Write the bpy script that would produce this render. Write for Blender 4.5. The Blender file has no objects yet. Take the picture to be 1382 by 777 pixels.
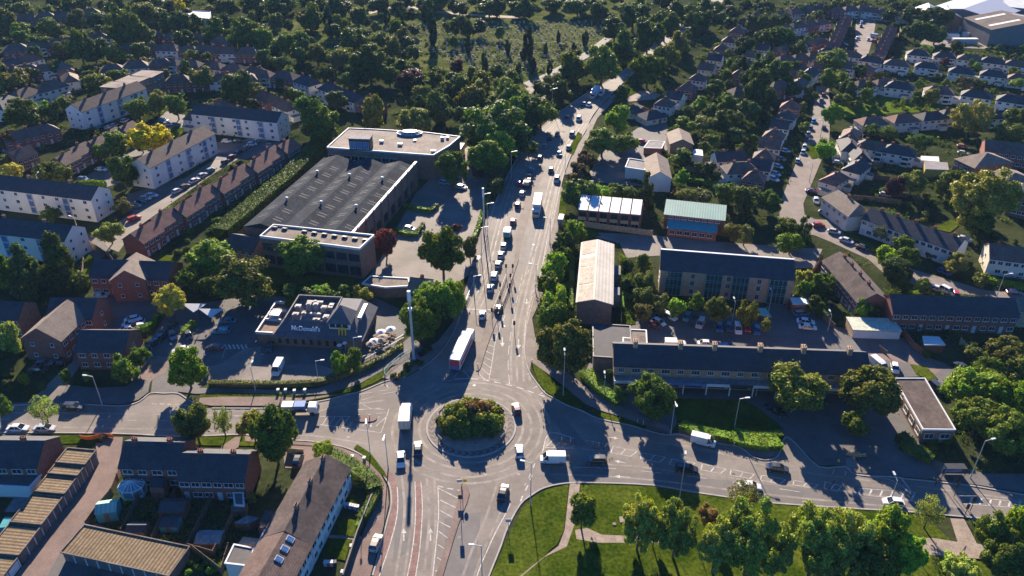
import bpy, bmesh, math, random
import numpy as np
from mathutils import Vector
from mathutils.geometry import tessellate_polygon
R = math.radians
random.seed(7); rng = np.random.default_rng(7)
SC = bpy.context.scene; COL = SC.collection
# ---------------- camera, sky, sun, exposure
CH = 115.0; PITCH = R(31.2); F = 1075.0
cd = bpy.data.cameras.new('camera'); cam = bpy.data.objects.new('camera', cd); COL.objects.link(cam)
cd.sensor_width = 36; cd.lens = 36*F/1382; cd.clip_end = 6000; cd.clip_start = 1
cam.location = (0, 0, CH); cam.rotation_euler = (R(90)-PITCH, 0, 0); SC.camera = cam
SUN_AZ = R(-4.8); SUN_EL = R(21.5)            # azimuth from +Y towards +X
w = bpy.data.worlds.new('World'); SC.world = w; w.use_nodes = True
nt = w.node_tree; bg = nt.nodes['Background']; sk = nt.nodes.new('ShaderNodeTexSky')
sk.sky_type = 'NISHITA'; sk.sun_disc = False; sk.sun_elevation = SUN_EL; sk.sun_rotation = SUN_AZ
sk.air_density = 0.8; sk.dust_density = 0.0; sk.ozone_density = 10.0
tint = nt.nodes.new('ShaderNodeMix'); tint.data_type = 'RGBA'; tint.blend_type = 'MULTIPLY'; tint.inputs[0].default_value = 1; tint.inputs[7].default_value = (.60, 1.0, 1.2, 1)
nt.links.new(sk.outputs[0], tint.inputs[6]); nt.links.new(tint.outputs[2], bg.inputs[0]); bg.inputs[1].default_value = 0.06
sl = bpy.data.lights.new('sun', 'SUN'); so = bpy.data.objects.new('sun', sl); COL.objects.link(so)
sl.energy = 5.0; sl.angle = R(0.5); sl.color = (1.0, 0.85, 0.68)
sd = Vector((math.sin(SUN_AZ)*math.cos(SUN_EL), math.cos(SUN_AZ)*math.cos(SUN_EL), math.sin(SUN_EL)))
so.rotation_euler = sd.to_track_quat('Z', 'Y').to_euler()
vs = SC.view_settings; vs.view_transform = 'Standard'; vs.look = 'None'; vs.gamma = 1.0
HAZE = 0.00005
vs.exposure = 1.75; vs.use_curve_mapping = False

# ---------------- survey helpers: photo pixel -> point on a horizontal plane
def G(px, py, z=0.0):
    x = (px-691)/F; y = (388.5-py)/F
    d = (x, math.cos(PITCH)+y*math.sin(PITCH), -math.sin(PITCH)+y*math.cos(PITCH))
    t = (z-CH)/d[2]
    return Vector((d[0]*t, d[1]*t, z))
def PIX(X, Y, Z):
    dz = Z-CH; dep = Y*math.cos(PITCH)-dz*math.sin(PITCH); up = Y*math.sin(PITCH)+dz*math.cos(PITCH)
    return 691+F*X/dep, 388.5-F*up/dep
def DEP(X, Y, Z=0): return Y*math.cos(PITCH)-(Z-CH)*math.sin(PITCH)

# ---------------- materials
MATS = {}
def mat(name, base, rough=0.9, var=0.25, scale=0.6, second=None, bump=0.0, metal=0.0, spec=0.3, objcol=False, fine=None, wave=None, coat=0, fa=.26):
    if name in MATS: return MATS[name]
    m = bpy.data.materials.new(name); m.use_nodes = True; n = m.node_tree.nodes; l = m.node_tree.links
    b = n['Principled BSDF']; b.inputs['Roughness'].default_value = rough; b.inputs['Metallic'].default_value = metal
    b.inputs['Specular IOR Level'].default_value = spec
    if coat: b.inputs['Coat Weight'].default_value = coat
    geo = n.new('ShaderNodeNewGeometry')
    nz = n.new('ShaderNodeTexNoise'); nz.inputs['Scale'].default_value = scale; nz.inputs['Detail'].default_value = 6
    nz.inputs['Roughness'].default_value = 0.65
    l.new(geo.outputs['Position'], nz.inputs['Vector'])
    mix = n.new('ShaderNodeMix'); mix.data_type = 'RGBA'
    ramp = n.new('ShaderNodeMapRange'); ramp.inputs[1].default_value = 0.35; ramp.inputs[2].default_value = 0.65
    l.new(nz.outputs[0], ramp.inputs[0]); l.new(ramp.outputs[0], mix.inputs[0])
    c1 = [c*(1-var) for c in base]; c2 = second or [min(1, c*(1+var)) for c in base]
    mix.inputs[6].default_value = (*c1, 1); mix.inputs[7].default_value = (*c2, 1)
    out = mix.outputs[2]
    if fine:
        n2 = n.new('ShaderNodeTexNoise'); n2.inputs['Scale'].default_value = fine; n2.inputs['Detail'].default_value = 3
        l.new(geo.outputs['Position'], n2.inputs['Vector'])
        mr = n.new('ShaderNodeMapRange'); mr.inputs[1].default_value = 0.3; mr.inputs[2].default_value = 0.7
        mr.inputs[3].default_value = 1-fa; mr.inputs[4].default_value = 1+fa
        l.new(n2.outputs[0], mr.inputs[0])
        mm = n.new('ShaderNodeMix'); mm.data_type = 'RGBA'; mm.blend_type = 'MULTIPLY'; mm.inputs[0].default_value = 1
        l.new(out, mm.inputs[6]); l.new(mr.outputs[0], mm.inputs[7]); out = mm.outputs[2]
    if wave:     # ribs or courses across an object axis
        tc = n.new('ShaderNodeTexCoord'); wv = n.new('ShaderNodeTexWave'); wv.inputs['Scale'].default_value = wave[1]
        wv.bands_direction = wave[0]; l.new(tc.outputs['Object'], wv.inputs['Vector'])
        mr = n.new('ShaderNodeMapRange'); mr.inputs[3].default_value = wave[2]; mr.inputs[4].default_value = 1.1
        l.new(wv.outputs[1], mr.inputs[0])
        mm = n.new('ShaderNodeMix'); mm.data_type = 'RGBA'; mm.blend_type = 'MULTIPLY'; mm.inputs[0].default_value = 1
        l.new(out, mm.inputs[6]); l.new(mr.outputs[0], mm.inputs[7]); out = mm.outputs[2]
    if objcol:
        oi = n.new('ShaderNodeObjectInfo')
        mm = n.new('ShaderNodeMix'); mm.data_type = 'RGBA'; mm.blend_type = 'MULTIPLY'; mm.inputs[0].default_value = 1
        l.new(out, mm.inputs[6]); l.new(oi.outputs['Color'], mm.inputs[7]); out = mm.outputs[2]
    l.new(out, b.inputs['Base Color'])
    if bump:
        bp = n.new('ShaderNodeBump'); bp.inputs['Strength'].default_value = bump; bp.inputs['Distance'].default_value = 0.1
        nb = n.new('ShaderNodeTexNoise'); nb.inputs['Scale'].default_value = (fine or scale*5)
        l.new(geo.outputs['Position'], nb.inputs['Vector']); l.new(nb.outputs[0], bp.inputs['Height']); l.new(bp.outputs[0], b.inputs['Normal'])
    MATS[name] = m; return m

def leafmat(name, trans=0.45, sheen=.5):
    m = bpy.data.materials.new(name); m.use_nodes = True; n = m.node_tree.nodes; l = m.node_tree.links
    n.remove(n['Principled BSDF']); o = n['Material Output']
    oi = n.new('ShaderNodeObjectInfo'); g = n.new('ShaderNodeNewGeometry')
    mr = n.new('ShaderNodeMapRange'); mr.inputs[3].default_value = 0.4; mr.inputs[4].default_value = 1.6
    l.new(g.outputs['Random Per Island'], mr.inputs[0])
    mm = n.new('ShaderNodeMix'); mm.data_type = 'RGBA'; mm.blend_type = 'MULTIPLY'; mm.inputs[0].default_value = 1
    l.new(oi.outputs['Color'], mm.inputs[6]); l.new(mr.outputs[0], mm.inputs[7])
    nz = n.new('ShaderNodeTexNoise'); nz.inputs['Scale'].default_value = 0.45; nz.inputs['Detail'].default_value = 3
    l.new(g.outputs['Position'], nz.inputs['Vector'])
    hs = n.new('ShaderNodeHueSaturation'); l.new(mm.outputs[2], hs.inputs['Color'])
    m2 = n.new('ShaderNodeMapRange'); m2.inputs[1].default_value = 0.3; m2.inputs[2].default_value = 0.7; m2.inputs[3].default_value = 0.47; m2.inputs[4].default_value = 0.525
    l.new(nz.outputs[0], m2.inputs[0]); l.new(m2.outputs[0], hs.inputs['Hue'])
    d = n.new('ShaderNodeBsdfPrincipled'); d.inputs['Roughness'].default_value = .5; d.inputs['Specular IOR Level'].default_value = sheen; t = n.new('ShaderNodeBsdfTranslucent'); mx = n.new('ShaderNodeMixShader')
    mx.inputs[0].default_value = trans
    l.new(hs.outputs[0], d.inputs[0])
    tb = n.new('ShaderNodeMix'); tb.data_type = 'RGBA'; tb.blend_type = 'MULTIPLY'; tb.inputs[0].default_value = 1
    l.new(hs.outputs[0], tb.inputs[6]); tb.inputs[7].default_value = (1.1, 1.2, 0.35, 1); l.new(tb.outputs[2], t.inputs[0])
    l.new(d.outputs[0], mx.inputs[1]); l.new(t.outputs[0], mx.inputs[2]); l.new(mx.outputs[0], o.inputs[0])
    MATS[name] = m; return m

M = dict(
 asphalt=mat('asphalt', (.165,.143,.122), .84, .24, .09, fine=1.2, fa=.08, spec=.26),
 asphalt_dark=mat('asphalt_dark', (.10,.093,.088), .85, .25, .12, fine=1.5, fa=.08),
 paving=mat('paving', (.17,.14,.12), .9, .2, .2, fine=2, fa=.1),
 redpave=mat('red_paving', (.17,.12,.10), .9, .2, .2, fine=2, fa=.12),
 redlane=mat('red_lane_surface', (.19,.112,.095), .9, .22, .5, fine=4),
 kerb=mat('kerb_stone', (.30,.28,.26), .9, .15, .5),
 grass=mat('grass', (.032,.066,.003), .95, .35, .10, second=(.078,.098,.012), fine=1.6, fa=.34, bump=.5, spec=0),
 drygrass=mat('dry_grass', (.055,.085,.015), .95, .4, .10, second=(.12,.125,.045), fine=1.0, bump=.6, spec=0),
 soil=mat('garden_soil', (.05,.055,.028), .95, .4, .35, second=(.10,.09,.06), fine=1.2, bump=.6),
 paint=mat('road_paint', (.40,.38,.35), .8, .35, 1.1, fine=5),
 brick=mat('red_brick', (.23,.085,.055), .9, .2, 1.2, fine=6),
 tanbrick=mat('tan_brick', (.36,.24,.15), .9, .15, 1.0, fine=6),
 brownbrick=mat('brown_brick', (.19,.12,.085), .9, .2, 1.0, fine=6),
 white=mat('white_render', (.68,.63,.53), .85, .07, .15),
 cream=mat('cream_render', (.55,.49,.38), .85, .08, .15),
 slate=mat('slate_tiles', (.05,.05,.056), .8, .2, .5, fine=3, wave=('Y', .9, .8)),
 brownt=mat('brown_tiles', (.13,.085,.066), .85, .25, .5, fine=3, wave=('Y', .9, .8)),
 redt=mat('red_tiles', (.20,.095,.07), .85, .25, .5, fine=3, wave=('Y', .9, .8)),
 tant=mat('tan_tiles', (.19,.145,.11), .85, .2, .5, fine=3, wave=('Y', .9, .8)),
 corrtan=mat('tan_corrugated_sheet', (.21,.145,.075), .8, .2, .4, fine=2, wave=('X', .45, .35)),
 corrgrey=mat('grey_corrugated_sheet', (.032,.038,.048), .95, .25, .15, spec=.05, fine=1.2, wave=('Y', .55, .75)),
 felt=mat('pale_roof_felt', (.165,.132,.108), .9, .4, .16, fine=1.5),
 feltgrey=mat('grey_roof_felt', (.19,.18,.175), .9, .2, .2, fine=1.5),
 feltbrown=mat('brown_roof_felt', (.078,.058,.05), .95, .35, .25, fine=1.5),
 whiteroof=mat('white_sheet_roof', (.60,.60,.54), .6, .08, .2, wave=('Y', .35, .85)),
 creamroof=mat('cream_sheet_roof', (.46,.42,.34), .75, .14, .2, wave=('Y', .35, .85)),
 greenroof=mat('pale_green_sheet_roof', (.24,.40,.31), .6, .1, .2, wave=('X', .4, .82)),
 teal=mat('teal_panel', (.05,.28,.28), .6, .15, 1), blue=mat('blue_panel', (.06,.16,.38), .6, .15, 1),
 palemetal=mat('pale_metal', (.40,.41,.42), .5, .05, 1, metal=.3),
 darkmetal=mat('dark_metal', (.04,.042,.045), .5, .1, 1),
 fascia=mat('white_fascia', (.58,.58,.56), .6, .06, 1), door=mat('painted_door', (.5,.5,.5), .5, .1, 1), gdoor=mat('garage_door_paint', (.13,.11,.10), .6, .3, .7),
 glass=mat('window_glass', (.02,.03,.04), .12, .2, 1, spec=.8), roofglass=mat('rooflight_glass', (.08,.16,.30), .15, .2, 1, spec=.8),
 wood=mat('fence_timber', (.16,.11,.07), .9, .3, 1.5, fine=6), palewood=mat('new_timber', (.42,.30,.16), .9, .2, 1.5, fine=6),
 bark=mat('bark', (.10,.075,.055), .95, .3, 2, fine=6), stone=mat('grave_stone', (.45,.37,.28), .9, .25, 2),
 carpaint=mat('car_paint', (1,1,1), .35, .0, 1, objcol=True, spec=.5, coat=.6), carglass=mat('car_glass', (.012,.016,.02), .08, .1, 1, spec=.8),
 tyre=mat('tyre_rubber', (.02,.02,.02), .8, .1, 1), rim=mat('alloy_rim', (.4,.4,.42), .4, .1, 1, metal=.6),
 lampred=mat('red_lens', (.35,.01,.01), .3, .1, 1), lampwhite=mat('clear_lens', (.7,.7,.68), .2, .1, 1),
 gravel=mat('pale_gravel', (.25,.20,.16), .95, .2, .6, fine=5), terracotta=mat('terracotta_pot', (.4,.16,.08), .8, .2, 2),
 cloth=mat('object_cloth', (1,1,1), .9, .0, 1, objcol=True), skin=mat('skin', (.5,.3,.22), .6, .05, 3),
 ochre=mat('ochre_wall', (.34,.25,.05), .8, .15, 1), brightgrass=mat('bright_green_grass', (.075,.125,.008), .95, .3, .15, second=(.12,.16,.02), fine=1.2, spec=0), yellowp=mat('yellow_sign', (.8,.5,.02), .5, .05, 2), bluesign=mat('blue_sign', (.03,.12,.5), .5, .05, 2),  # brightgrass: brighter, yellower grass colour for the crescent green
 boxred=mat('red_box_side', (.42,.05,.06), .5, .1, .8), greypanel=mat('grey_cladding', (.13,.125,.12), .7, .1, .2), orange=mat('orange_netting', (.85,.22,.03), .7, .2, 3),
)
LEAF = leafmat('foliage', .4, 0); LEAFD = leafmat('dense_foliage', .30, .03); LEAFP = leafmat('pale_foliage', .28, .08)

# ---------------- object bookkeeping
THINGS = []            # (object, look, kind words, px, py)
def link(name, me, parent=None, m=None):
    o = bpy.data.objects.new(name, me); COL.objects.link(o)
    if parent: o.parent = parent
    if m and me and not me.materials: me.materials.append(m)
    return o
def empty(name, loc, rz=0):
    o = bpy.data.objects.new(name, None); COL.objects.link(o); o.location = loc; o.rotation_euler = (0, 0, rz); o.empty_display_size = .2
    return o
def reg(o, look, cat, group=None, fixed=None):
    o['category'] = cat
    if group: o['group'] = group
    if fixed: o['label'] = fixed
    else:
        p = PIX(o.location.x, o.location.y, o.location.z+1)
        THINGS.append((o, look, p[0], p[1]))
    return o
def struct(o): o['kind'] = 'structure'; return o
def stuff(o, label, cat): o['kind'] = 'stuff'; o['label'] = label; o['category'] = cat; return o
class MB:
    """collects faces, builds one mesh"""
    def __init__(s): s.v = []; s.f = []; s.mi = []; s.cur = 0
    def quad(s, *p):
        i = len(s.v); s.v += [tuple(q) for q in p]; s.f.append(tuple(range(i, i+len(p)))); s.mi.append(s.cur)
    def box(s, x0, x1, y0, y1, z0, z1):
        i = len(s.v)
        s.v += [(x0,y0,z0),(x1,y0,z0),(x1,y1,z0),(x0,y1,z0),(x0,y0,z1),(x1,y0,z1),(x1,y1,z1),(x0,y1,z1)]
        for q in ((0,3,2,1),(4,5,6,7),(0,1,5,4),(1,2,6,5),(2,3,7,6),(3,0,4,7)): s.f.append(tuple(i+k for k in q)); s.mi.append(s.cur)
    def bar(s, a, b, w, h=None, up=(0,0,1)):
        a = Vector(a); b = Vector(b); d = (b-a); 
        if d.length < 1e-6: return
        d.normalize(); u = Vector(up)
        if abs(d.dot(u)) > .95: u = Vector((1,0,0))
        sx = d.cross(u).normalized()*w/2; sz = sx.cross(d).normalized()*(h or w)/2
        i = len(s.v)
        for p in (a, b): s.v += [tuple(p-sx-sz), tuple(p+sx-sz), tuple(p+sx+sz), tuple(p-sx+sz)]
        for q in ((0,3,2,1),(4,5,6,7),(0,1,5,4),(1,2,6,5),(2,3,7,6),(3,0,4,7)): s.f.append(tuple(i+k for k in q)); s.mi.append(s.cur)
    def cyl(s, a, b, r0, r1=None, n=8, cap=True):
        r1 = r0 if r1 is None else r1; a = Vector(a); b = Vector(b); d = (b-a).normalized()
        u = Vector((0,0,1)) if abs(d.z) < .95 else Vector((1,0,0)); x = d.cross(u).normalized(); y = d.cross(x)
        i = len(s.v)
        for p, r in ((a, r0), (b, r1)):
            for k in range(n): t = 2*math.pi*k/n; s.v.append(tuple(p+(x*math.cos(t)+y*math.sin(t))*r))
        for k in range(n):
            j = (k+1) % n; s.f.append((i+k, i+k+n, i+j+n, i+j)); s.mi.append(s.cur)
        if cap: s.f.append(tuple(i+k for k in range(n))); s.mi.append(s.cur); s.f.append(tuple(i+n+k for k in reversed(range(n)))); s.mi.append(s.cur)
    def prism(s, pts, z0, z1):
        """closed polygon of (x,y), walls and top, concave allowed"""
        n = len(pts); i = len(s.v); s.v += [(p[0], p[1], z0) for p in pts]+[(p[0], p[1], z1) for p in pts]
        area = sum(pts[k][0]*pts[(k+1)%n][1]-pts[(k+1)%n][0]*pts[k][1] for k in range(n))
        for k in range(n):
            j = (k+1) % n; q = (i+k, i+j, i+j+n, i+k+n); s.f.append(q if area > 0 else q[::-1]); s.mi.append(s.cur)
        for t in tessellate_polygon([[Vector((p[0], p[1], 0)) for p in pts]]):
            a, b, c = (Vector((pts[k][0], pts[k][1], 0)) for k in t)
            t = t if (b-a).cross(c-a).z > 0 else t[::-1]
            s.f.append(tuple(i+n+k for k in t)); s.mi.append(s.cur)
    def sheet(s, pts, z):
        i = len(s.v); s.v += [(p[0], p[1], z) for p in pts]
        for t in tessellate_polygon([[Vector((p[0], p[1], 0)) for p in pts]]):
            a, b, c = (Vector((pts[k][0], pts[k][1], 0)) for k in t)
            t = t if (b-a).cross(c-a).z > 0 else t[::-1]
            s.f.append(tuple(i+k for k in t)); s.mi.append(s.cur)
    def mesh(s, name, *mats):
        me = bpy.data.meshes.new(name); me.from_pydata(s.v, [], s.f); me.update()
        for m in mats: me.materials.append(m)
        if len(mats) > 1: me.polygons.foreach_set('material_index', s.mi)
        return me
    def build(s, name, m, parent=None):
        ms = m if isinstance(m, (list, tuple)) else [m]
        return link(name, s.mesh(name, *ms), parent)
def npmesh(name, V, Fq, m):
    me = bpy.data.meshes.new(name); n = len(Fq); k = Fq.shape[1]
    me.vertices.add(len(V)); me.vertices.foreach_set('co', V.astype(np.float32).ravel())
    me.loops.add(n*k); me.loops.foreach_set('vertex_index', Fq.astype(np.int32).ravel())
    me.polygons.add(n); me.polygons.foreach_set('loop_start', np.arange(0, n*k, k, dtype=np.int32))
    me.polygons.foreach_set('loop_total', np.full(n, k, dtype=np.int32)); me.update(calc_edges=True); me.materials.append(m)
    return me
def gp(pts, z=0): return [G(p[0], p[1], z) for p in pts]
def smooth(pts, n=4, closed=False):
    out = []; N = len(pts)
    rngk = range(N if closed else N-1)
    for k in rngk:
        p0 = pts[(k-1) % N] if (closed or k > 0) else pts[k]; p1 = pts[k]; p2 = pts[(k+1) % N]
        p3 = pts[(k+2) % N] if (closed or k+2 < N) else p2
        for i in range(n):
            t = i/n
            out.append(tuple(.5*((2*p1[a])+(-p0[a]+p2[a])*t+(2*p0[a]-5*p1[a]+4*p2[a]-p3[a])*t*t+(-p0[a]+3*p1[a]-3*p2[a]+p3[a])*t**3) for a in (0, 1)))
    if not closed: out.append(tuple(pts[-1][:2]))
    return out
def ribbon(mb, pts, w, z, dash=None, h=None):
    """strip of width w along world points; dash=(on, off)"""
    P = [Vector((p[0], p[1], 0)) for p in pts]
    if dash:
        segs = []; acc = 0; cur = []; on = True; lim = dash[0]
        for a, b in zip(P, P[1:]):
            L = (b-a).length; t = 0; d = (b-a)/max(L, 1e-6)
            while t < L:
                st = min(lim-acc, L-t)
                if on: segs.append((a+d*t, a+d*(t+st)))
                t += st; acc += st
                if acc >= lim-1e-6: acc = 0; on = not on; lim = dash[0] if on else dash[1]
    else: segs = None
    if segs is not None:
        for a, b in segs:
            d = (b-a); 
            if d.length < .01: continue
            n = Vector((-d.y, d.x, 0)).normalized()*w/2
            mb.quad((*(a-n).xy, z), (*(b-n).xy, z), (*(b+n).xy, z), (*(a+n).xy, z))
        return
    Ls = []; 
    for k, p in enumerate(P):
        d = (P[min(k+1, len(P)-1)]-P[max(k-1, 0)]); n = Vector((-d.y, d.x, 0)).normalized()*w/2; Ls.append((p-n, p+n))
    for (a, b), (c, d) in zip(Ls, Ls[1:]):
        if h is None: mb.quad((*a.xy, z), (*c.xy, z), (*d.xy, z), (*b.xy, z))
        else:
            mb.quad((*a.xy, z+h), (*c.xy, z+h), (*d.xy, z+h), (*b.xy, z+h))
            mb.quad((*a.xy, z), (*c.xy, z), (*c.xy, z+h), (*a.xy, z+h)); mb.quad((*d.xy, z), (*b.xy, z), (*b.xy, z+h), (*d.xy, z+h))
# ---------------- ground, roads, paving
gm = mat('rough_ground', (.032,.046,.014), .95, .4, .06, second=(.055,.062,.028), fine=.9, bump=.8, spec=0)
mb = MB(); mb.quad((-2500,-300,0),(2500,-300,0),(2500,4500,0),(-2500,4500,0)); struct(mb.build('ground', gm))
ZL = [.012]; ROADS = []
def flat(name, pts, m, z=None, sm=0):
    if z is None: ZL[0] += .004; z = ZL[0]
    P = smooth(pts, sm, True) if sm else pts
    if m.name.startswith(('asphalt','paving','red_','pale_gravel')): ROADS.append(P)
    mb = MB(); mb.sheet([(q.x, q.y) for q in gp(P)], z); return struct(mb.build(name, m))
ZK = [.130]; RC0 = (-8.8, 132.0)
def slab(name, pts, m, sm=0, h=None):
    ZK[0] += .003
    P = smooth(pts, sm, True) if sm else pts
    if m.name.startswith(('asphalt','paving','red_')): ROADS.append(P)
    mb = MB(); mb.prism([(q.x, q.y) for q in gp(P)], 0, h or ZK[0]); return struct(mb.build(name, m))
# main junction: one outline, clockwise from the far end of the dual carriageway's west kerb
W_N = [(968,-6),(945,10),(925,26),(900,47),(880,64),(860,81),(840,97),(815,112),(790,127),(768,142),(745,159),(722,181),(705,204),(690,227),(677,254),(668,275),(661,300),(655,325),(648,350),(641,375),(634,395),(626,416),(617,438),(608,456),(596,474),(580,489),(566,499)]
W_A = [(548,509),(523,514),(505,521),(488,528),(464,534),(440,540),(400,547),(378,551),(286,551),(270,549),(252,538),(240,531),(222,531),(203,531),(188,542),(165,548),(120,546),(77,545),(40,546),(0,548),(-60,548)]
S_W = [(-60,585),(0,584),(150,585),(237,589),(286,588),(331,587),(394,594),(422,596),(462,603),(486,613),(503,625),(517,641),(526,657),(528,680),(523,702),(514,737),(503,777),(494,810)]
S_E = [(648,810),(660,777),(668,757),(676,737),(685,712),(702,681),(718,668),(736,658),(767,652),(813,652),(880,655),(934,664),(981,671),(1032,678),(1083,682),(1160,687),(1228,691),(1305,698),(1382,705),(1460,711)]
E_N = [(1460,678),(1382,668),(1320,657),(1289,653),(1220,646),(1208,644),(1157,641),(1140,630),(1105,630),(1075,600),(1060,590),(1054,606),(1048,617),(1033,621),(1017,617),(1004,607),(992,602),(965,598),(938,592),(916,586),(898,587),(873,581),(850,574),(808,565),(786,555),(765,547),(748,538),(736,531),(726,519),(715,503),(710,487),(708,470),(711,440),(722,400),(730,380),(737,350),(742,325),(747,300),(752,275),(757,250),(761,236),(768,215),(779,194),(789,178),(796,162),(806,147),(823,129),(842,110),(862,93),(888,73),(910,56),(935,36),(965,14),(990,-6)]
def dens(p): return smooth(p, 3)
junction = dens(W_N)+dens(W_A)+dens(S_W)+dens(S_E)+dens(E_N)
flat('carriageway', junction, M['asphalt'], .030)
def kerbline(pts, name='kerb'):
    mb = MB(); ribbon(mb, [(q.x, q.y) for q in gp(dens(pts))], .3, 0, h=.155); struct(mb.build(name, M['kerb']))
for k in (W_N, W_A[:6]+W_A[6:9], W_A[9:], S_W[:-1], S_E, E_N): kerbline(k)
# side roads and yards
flat('estate_street', [(140,332),(152,305),(214,262),(290,215),(330,188),(372,165),(400,150),(408,158),(345,202),(322,214),(290,233),(240,268),(192,302),(170,326),(160,340)], M['asphalt'])
flat('flats_car_park', [(165,288),(172,262),(205,252),(248,240),(235,258),(200,280)], M['asphalt_dark'])
flat('flats_service_road', [(-60,322),(40,338),(130,352),(150,340),(135,318),(60,306),(-60,296)], M['asphalt_dark'])
flat('flats_service_yard', [(100,250),(120,235),(145,222),(225,150),(250,155),(245,175),(180,240),(145,252)], M['asphalt_dark'])
flat('flats_forecourt', [(250,205),(300,190),(390,192),(402,204),(330,214),(290,216)], M['asphalt_dark'])
flat('brick_flats_lane', [(20,600),(-20,590),(20,560),(54,529),(75,508),(98,488),(102,455),(150,440),(180,455),(120,478),(96,510),(86,528),(77,547),(60,570)], M['asphalt'])
flat('brick_flats_yard', [(110,447),(135,396),(238,400),(215,420),(196,447)], M['asphalt_dark'])
flat('restaurant_car_park', [(262,410),(350,398),(500,398),(545,420),(550,445),(528,472),(470,500),(430,512),(350,517),(275,518),(262,529),(222,533),(203,533),(206,512),(182,520),(172,512),(196,470),(232,412)], M['asphalt_dark'])
flat('parking_bays_paving', [(352,468),(352,492),(430,492),(455,500),(430,512),(350,517),(278,517),(280,496),(300,490),(330,470)], M['asphalt'])
flat('parking_strip', [(172,512),(196,486),(232,480),(224,502),(206,512),(200,520)], M['redpave'])
flat('showroom_yard', [(486,392),(512,352),(560,262),(600,222),(668,238),(662,270),(646,320),(632,372),(600,392),(560,394)], M['asphalt'])
flat('showroom_rear_road', [(560,222),(622,205),(650,182),(700,160),(690,176),(665,205),(640,240),(600,240)], M['gravel'])
flat('business_car_park', [(786,316),(810,314),(884,318),(990,328),(1110,336),(1098,362),(1076,362),(890,345),(846,348),(836,328)], M['asphalt'])
flat('cottage_yard', [(796,232),(812,205),(850,180),(880,160),(900,165),(905,200),(880,212),(850,246),(880,252),(800,246)], M['asphalt_dark'])
flat('shops_rear_yard', [(838,440),(870,424),(900,418),(1010,424),(1075,396),(1120,400),(1122,440),(1220,456),(1238,478),(1275,490),(1308,512),(1290,540),(1268,535),(1245,508),(1200,510),(1150,478),(1050,470),(850,462)], M['asphalt_dark'])
flat('garage_forecourt', [(1150,456),(1215,457),(1240,476),(1280,494),(1262,505),(1236,492),(1180,484)], M['redpave'])
flat('shops_forecourt', [(800,478),(828,490),(850,500),(1175,505),(1215,540),(1240,590),(1262,620),(1240,645),(1215,644),(1157,640),(1135,628),(1105,628),(1076,599),(1058,588),(1050,572),(1008,542),(905,540),(915,568),(905,586),(873,580),(850,570),(810,540),(785,515)], M['asphalt_dark'])
flat('crescent_road', [(1118,116),(1121,150),(1119,190),(1103,230),(1084,275),(1086,290),(1100,296),(1138,298),(1152,318),(1182,334),(1206,356),(1262,372),(1330,392),(1400,400),(1400,408),(1290,396),(1240,388),(1196,372),(1172,350),(1150,340),(1120,326),(1100,318),(1075,312),(1052,294),(1052,275),(1068,235),(1083,200),(1093,172),(1098,145),(1102,116)], M['paving'])
flat('upper_street', [(1156,18),(1184,18),(1179,48),(1170,80),(1168,100),(1124,118),(1104,118),(1148,92),(1152,75),(1154,50)], M['paving'])
flat('access_drive', [(850,137),(822,131),(842,120),(880,124),(893,128),(884,134)], M['gravel'])
flat('garage_lane', [(129,600),(134,590),(166,590),(160,640),(118,708),(84,742),(60,800),(10,800),(22,777),(60,720),(132,620)], M['redpave'])
flat('garage_court', [(84,742),(118,700),(240,760),(230,800),(50,800)], M['asphalt_dark'])
flat('terrace_parking', [(380,600),(395,596),(430,602),(432,612),(410,632),(385,632)], M['redpave'])
flat('private_drive', [(1380,420),(1330,400),(1320,392),(1400,396)], M['paving'])
flat('industrial_yard', [(1240,62),(1262,30),(1300,25),(1460,20),(1460,70),(1330,66)], M['palemetal'] if 0 else M['felt'])
# lawns
flat('junction_lawn', [(700,800),(690,770),(735,748),(764,738),(774,712),(784,655),(813,654),(880,657),(934,666),(981,673),(1032,680),(1083,684),(1160,689),(1228,693),(1262,710),(1284,731),(1240,735),(1400,800)], M['grass'], .14)
slab('junction_lawn_edge', [(652,800),(664,774),(678,742),(690,716),(705,687),(720,671),(737,661),(767,654),(767,662),(761,716),(752,735),(716,764),(690,785),(688,800)], M['grass'])
slab('corner_lawn', [(1318,704),(1382,709),(1460,714),(1460,800),(1300,800),(1280,757),(1382,760),(1382,745),(1330,738)], M['grass'])
slab('verge', [(-60,588),(0,587),(143,588),(138,598),(60,600),(-60,600)], M['grass'])
slab('verge', [(270,533),(300,531),(378,533),(400,534),(398,538),(300,536),(270,536)], M['grass'])
slab('verge', [(400,540),(440,533),(484,520),(515,502),(526,496),(523,507),(505,517),(488,524),(464,531),(440,537),(412,542)], M['grass'])
slab('verge', [(486,611),(478,605),(482,600),(500,612),(519,637),(524,648),(515,641)], M['grass'], h=.17)
slab('verge', [(205,591),(286,590),(330,589),(345,590),(345,602),(300,602),(236,600),(205,598)], M['grass'])
slab('verge', [(717,489),(722,490),(737,505),(760,524),(786,547),(784,553),(765,545),(748,536),(737,529),(727,517)], M['grass'])
slab('verge', [(806,556),(828,561),(850,568),(872,576),(871,579),(850,573),(808,564)], M['grass'])
slab('verge', [(1286,640),(1296,638),(1318,648),(1316,655),(1290,651)], M['grass'])
slab('shops_green', [(906,538),(1004,540),(1022,550),(1056,578),(1054,598),(1046,604),(985,594),(935,580),(914,570)], M['grass'])
flat('crescent_green', [(1134,150),(1140,138),(1156,124),(1192,130),(1254,138),(1290,146),(1262,152),(1208,152),(1142,160)], M['brightgrass'])
flat('cemetery_grass', [(350,40),(420,18),(500,6),(560,-10),(880,-10),(860,30),(830,70),(800,95),(760,125),(700,150),(640,120),(560,110),(480,90),(420,60)], M['drygrass'])
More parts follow.
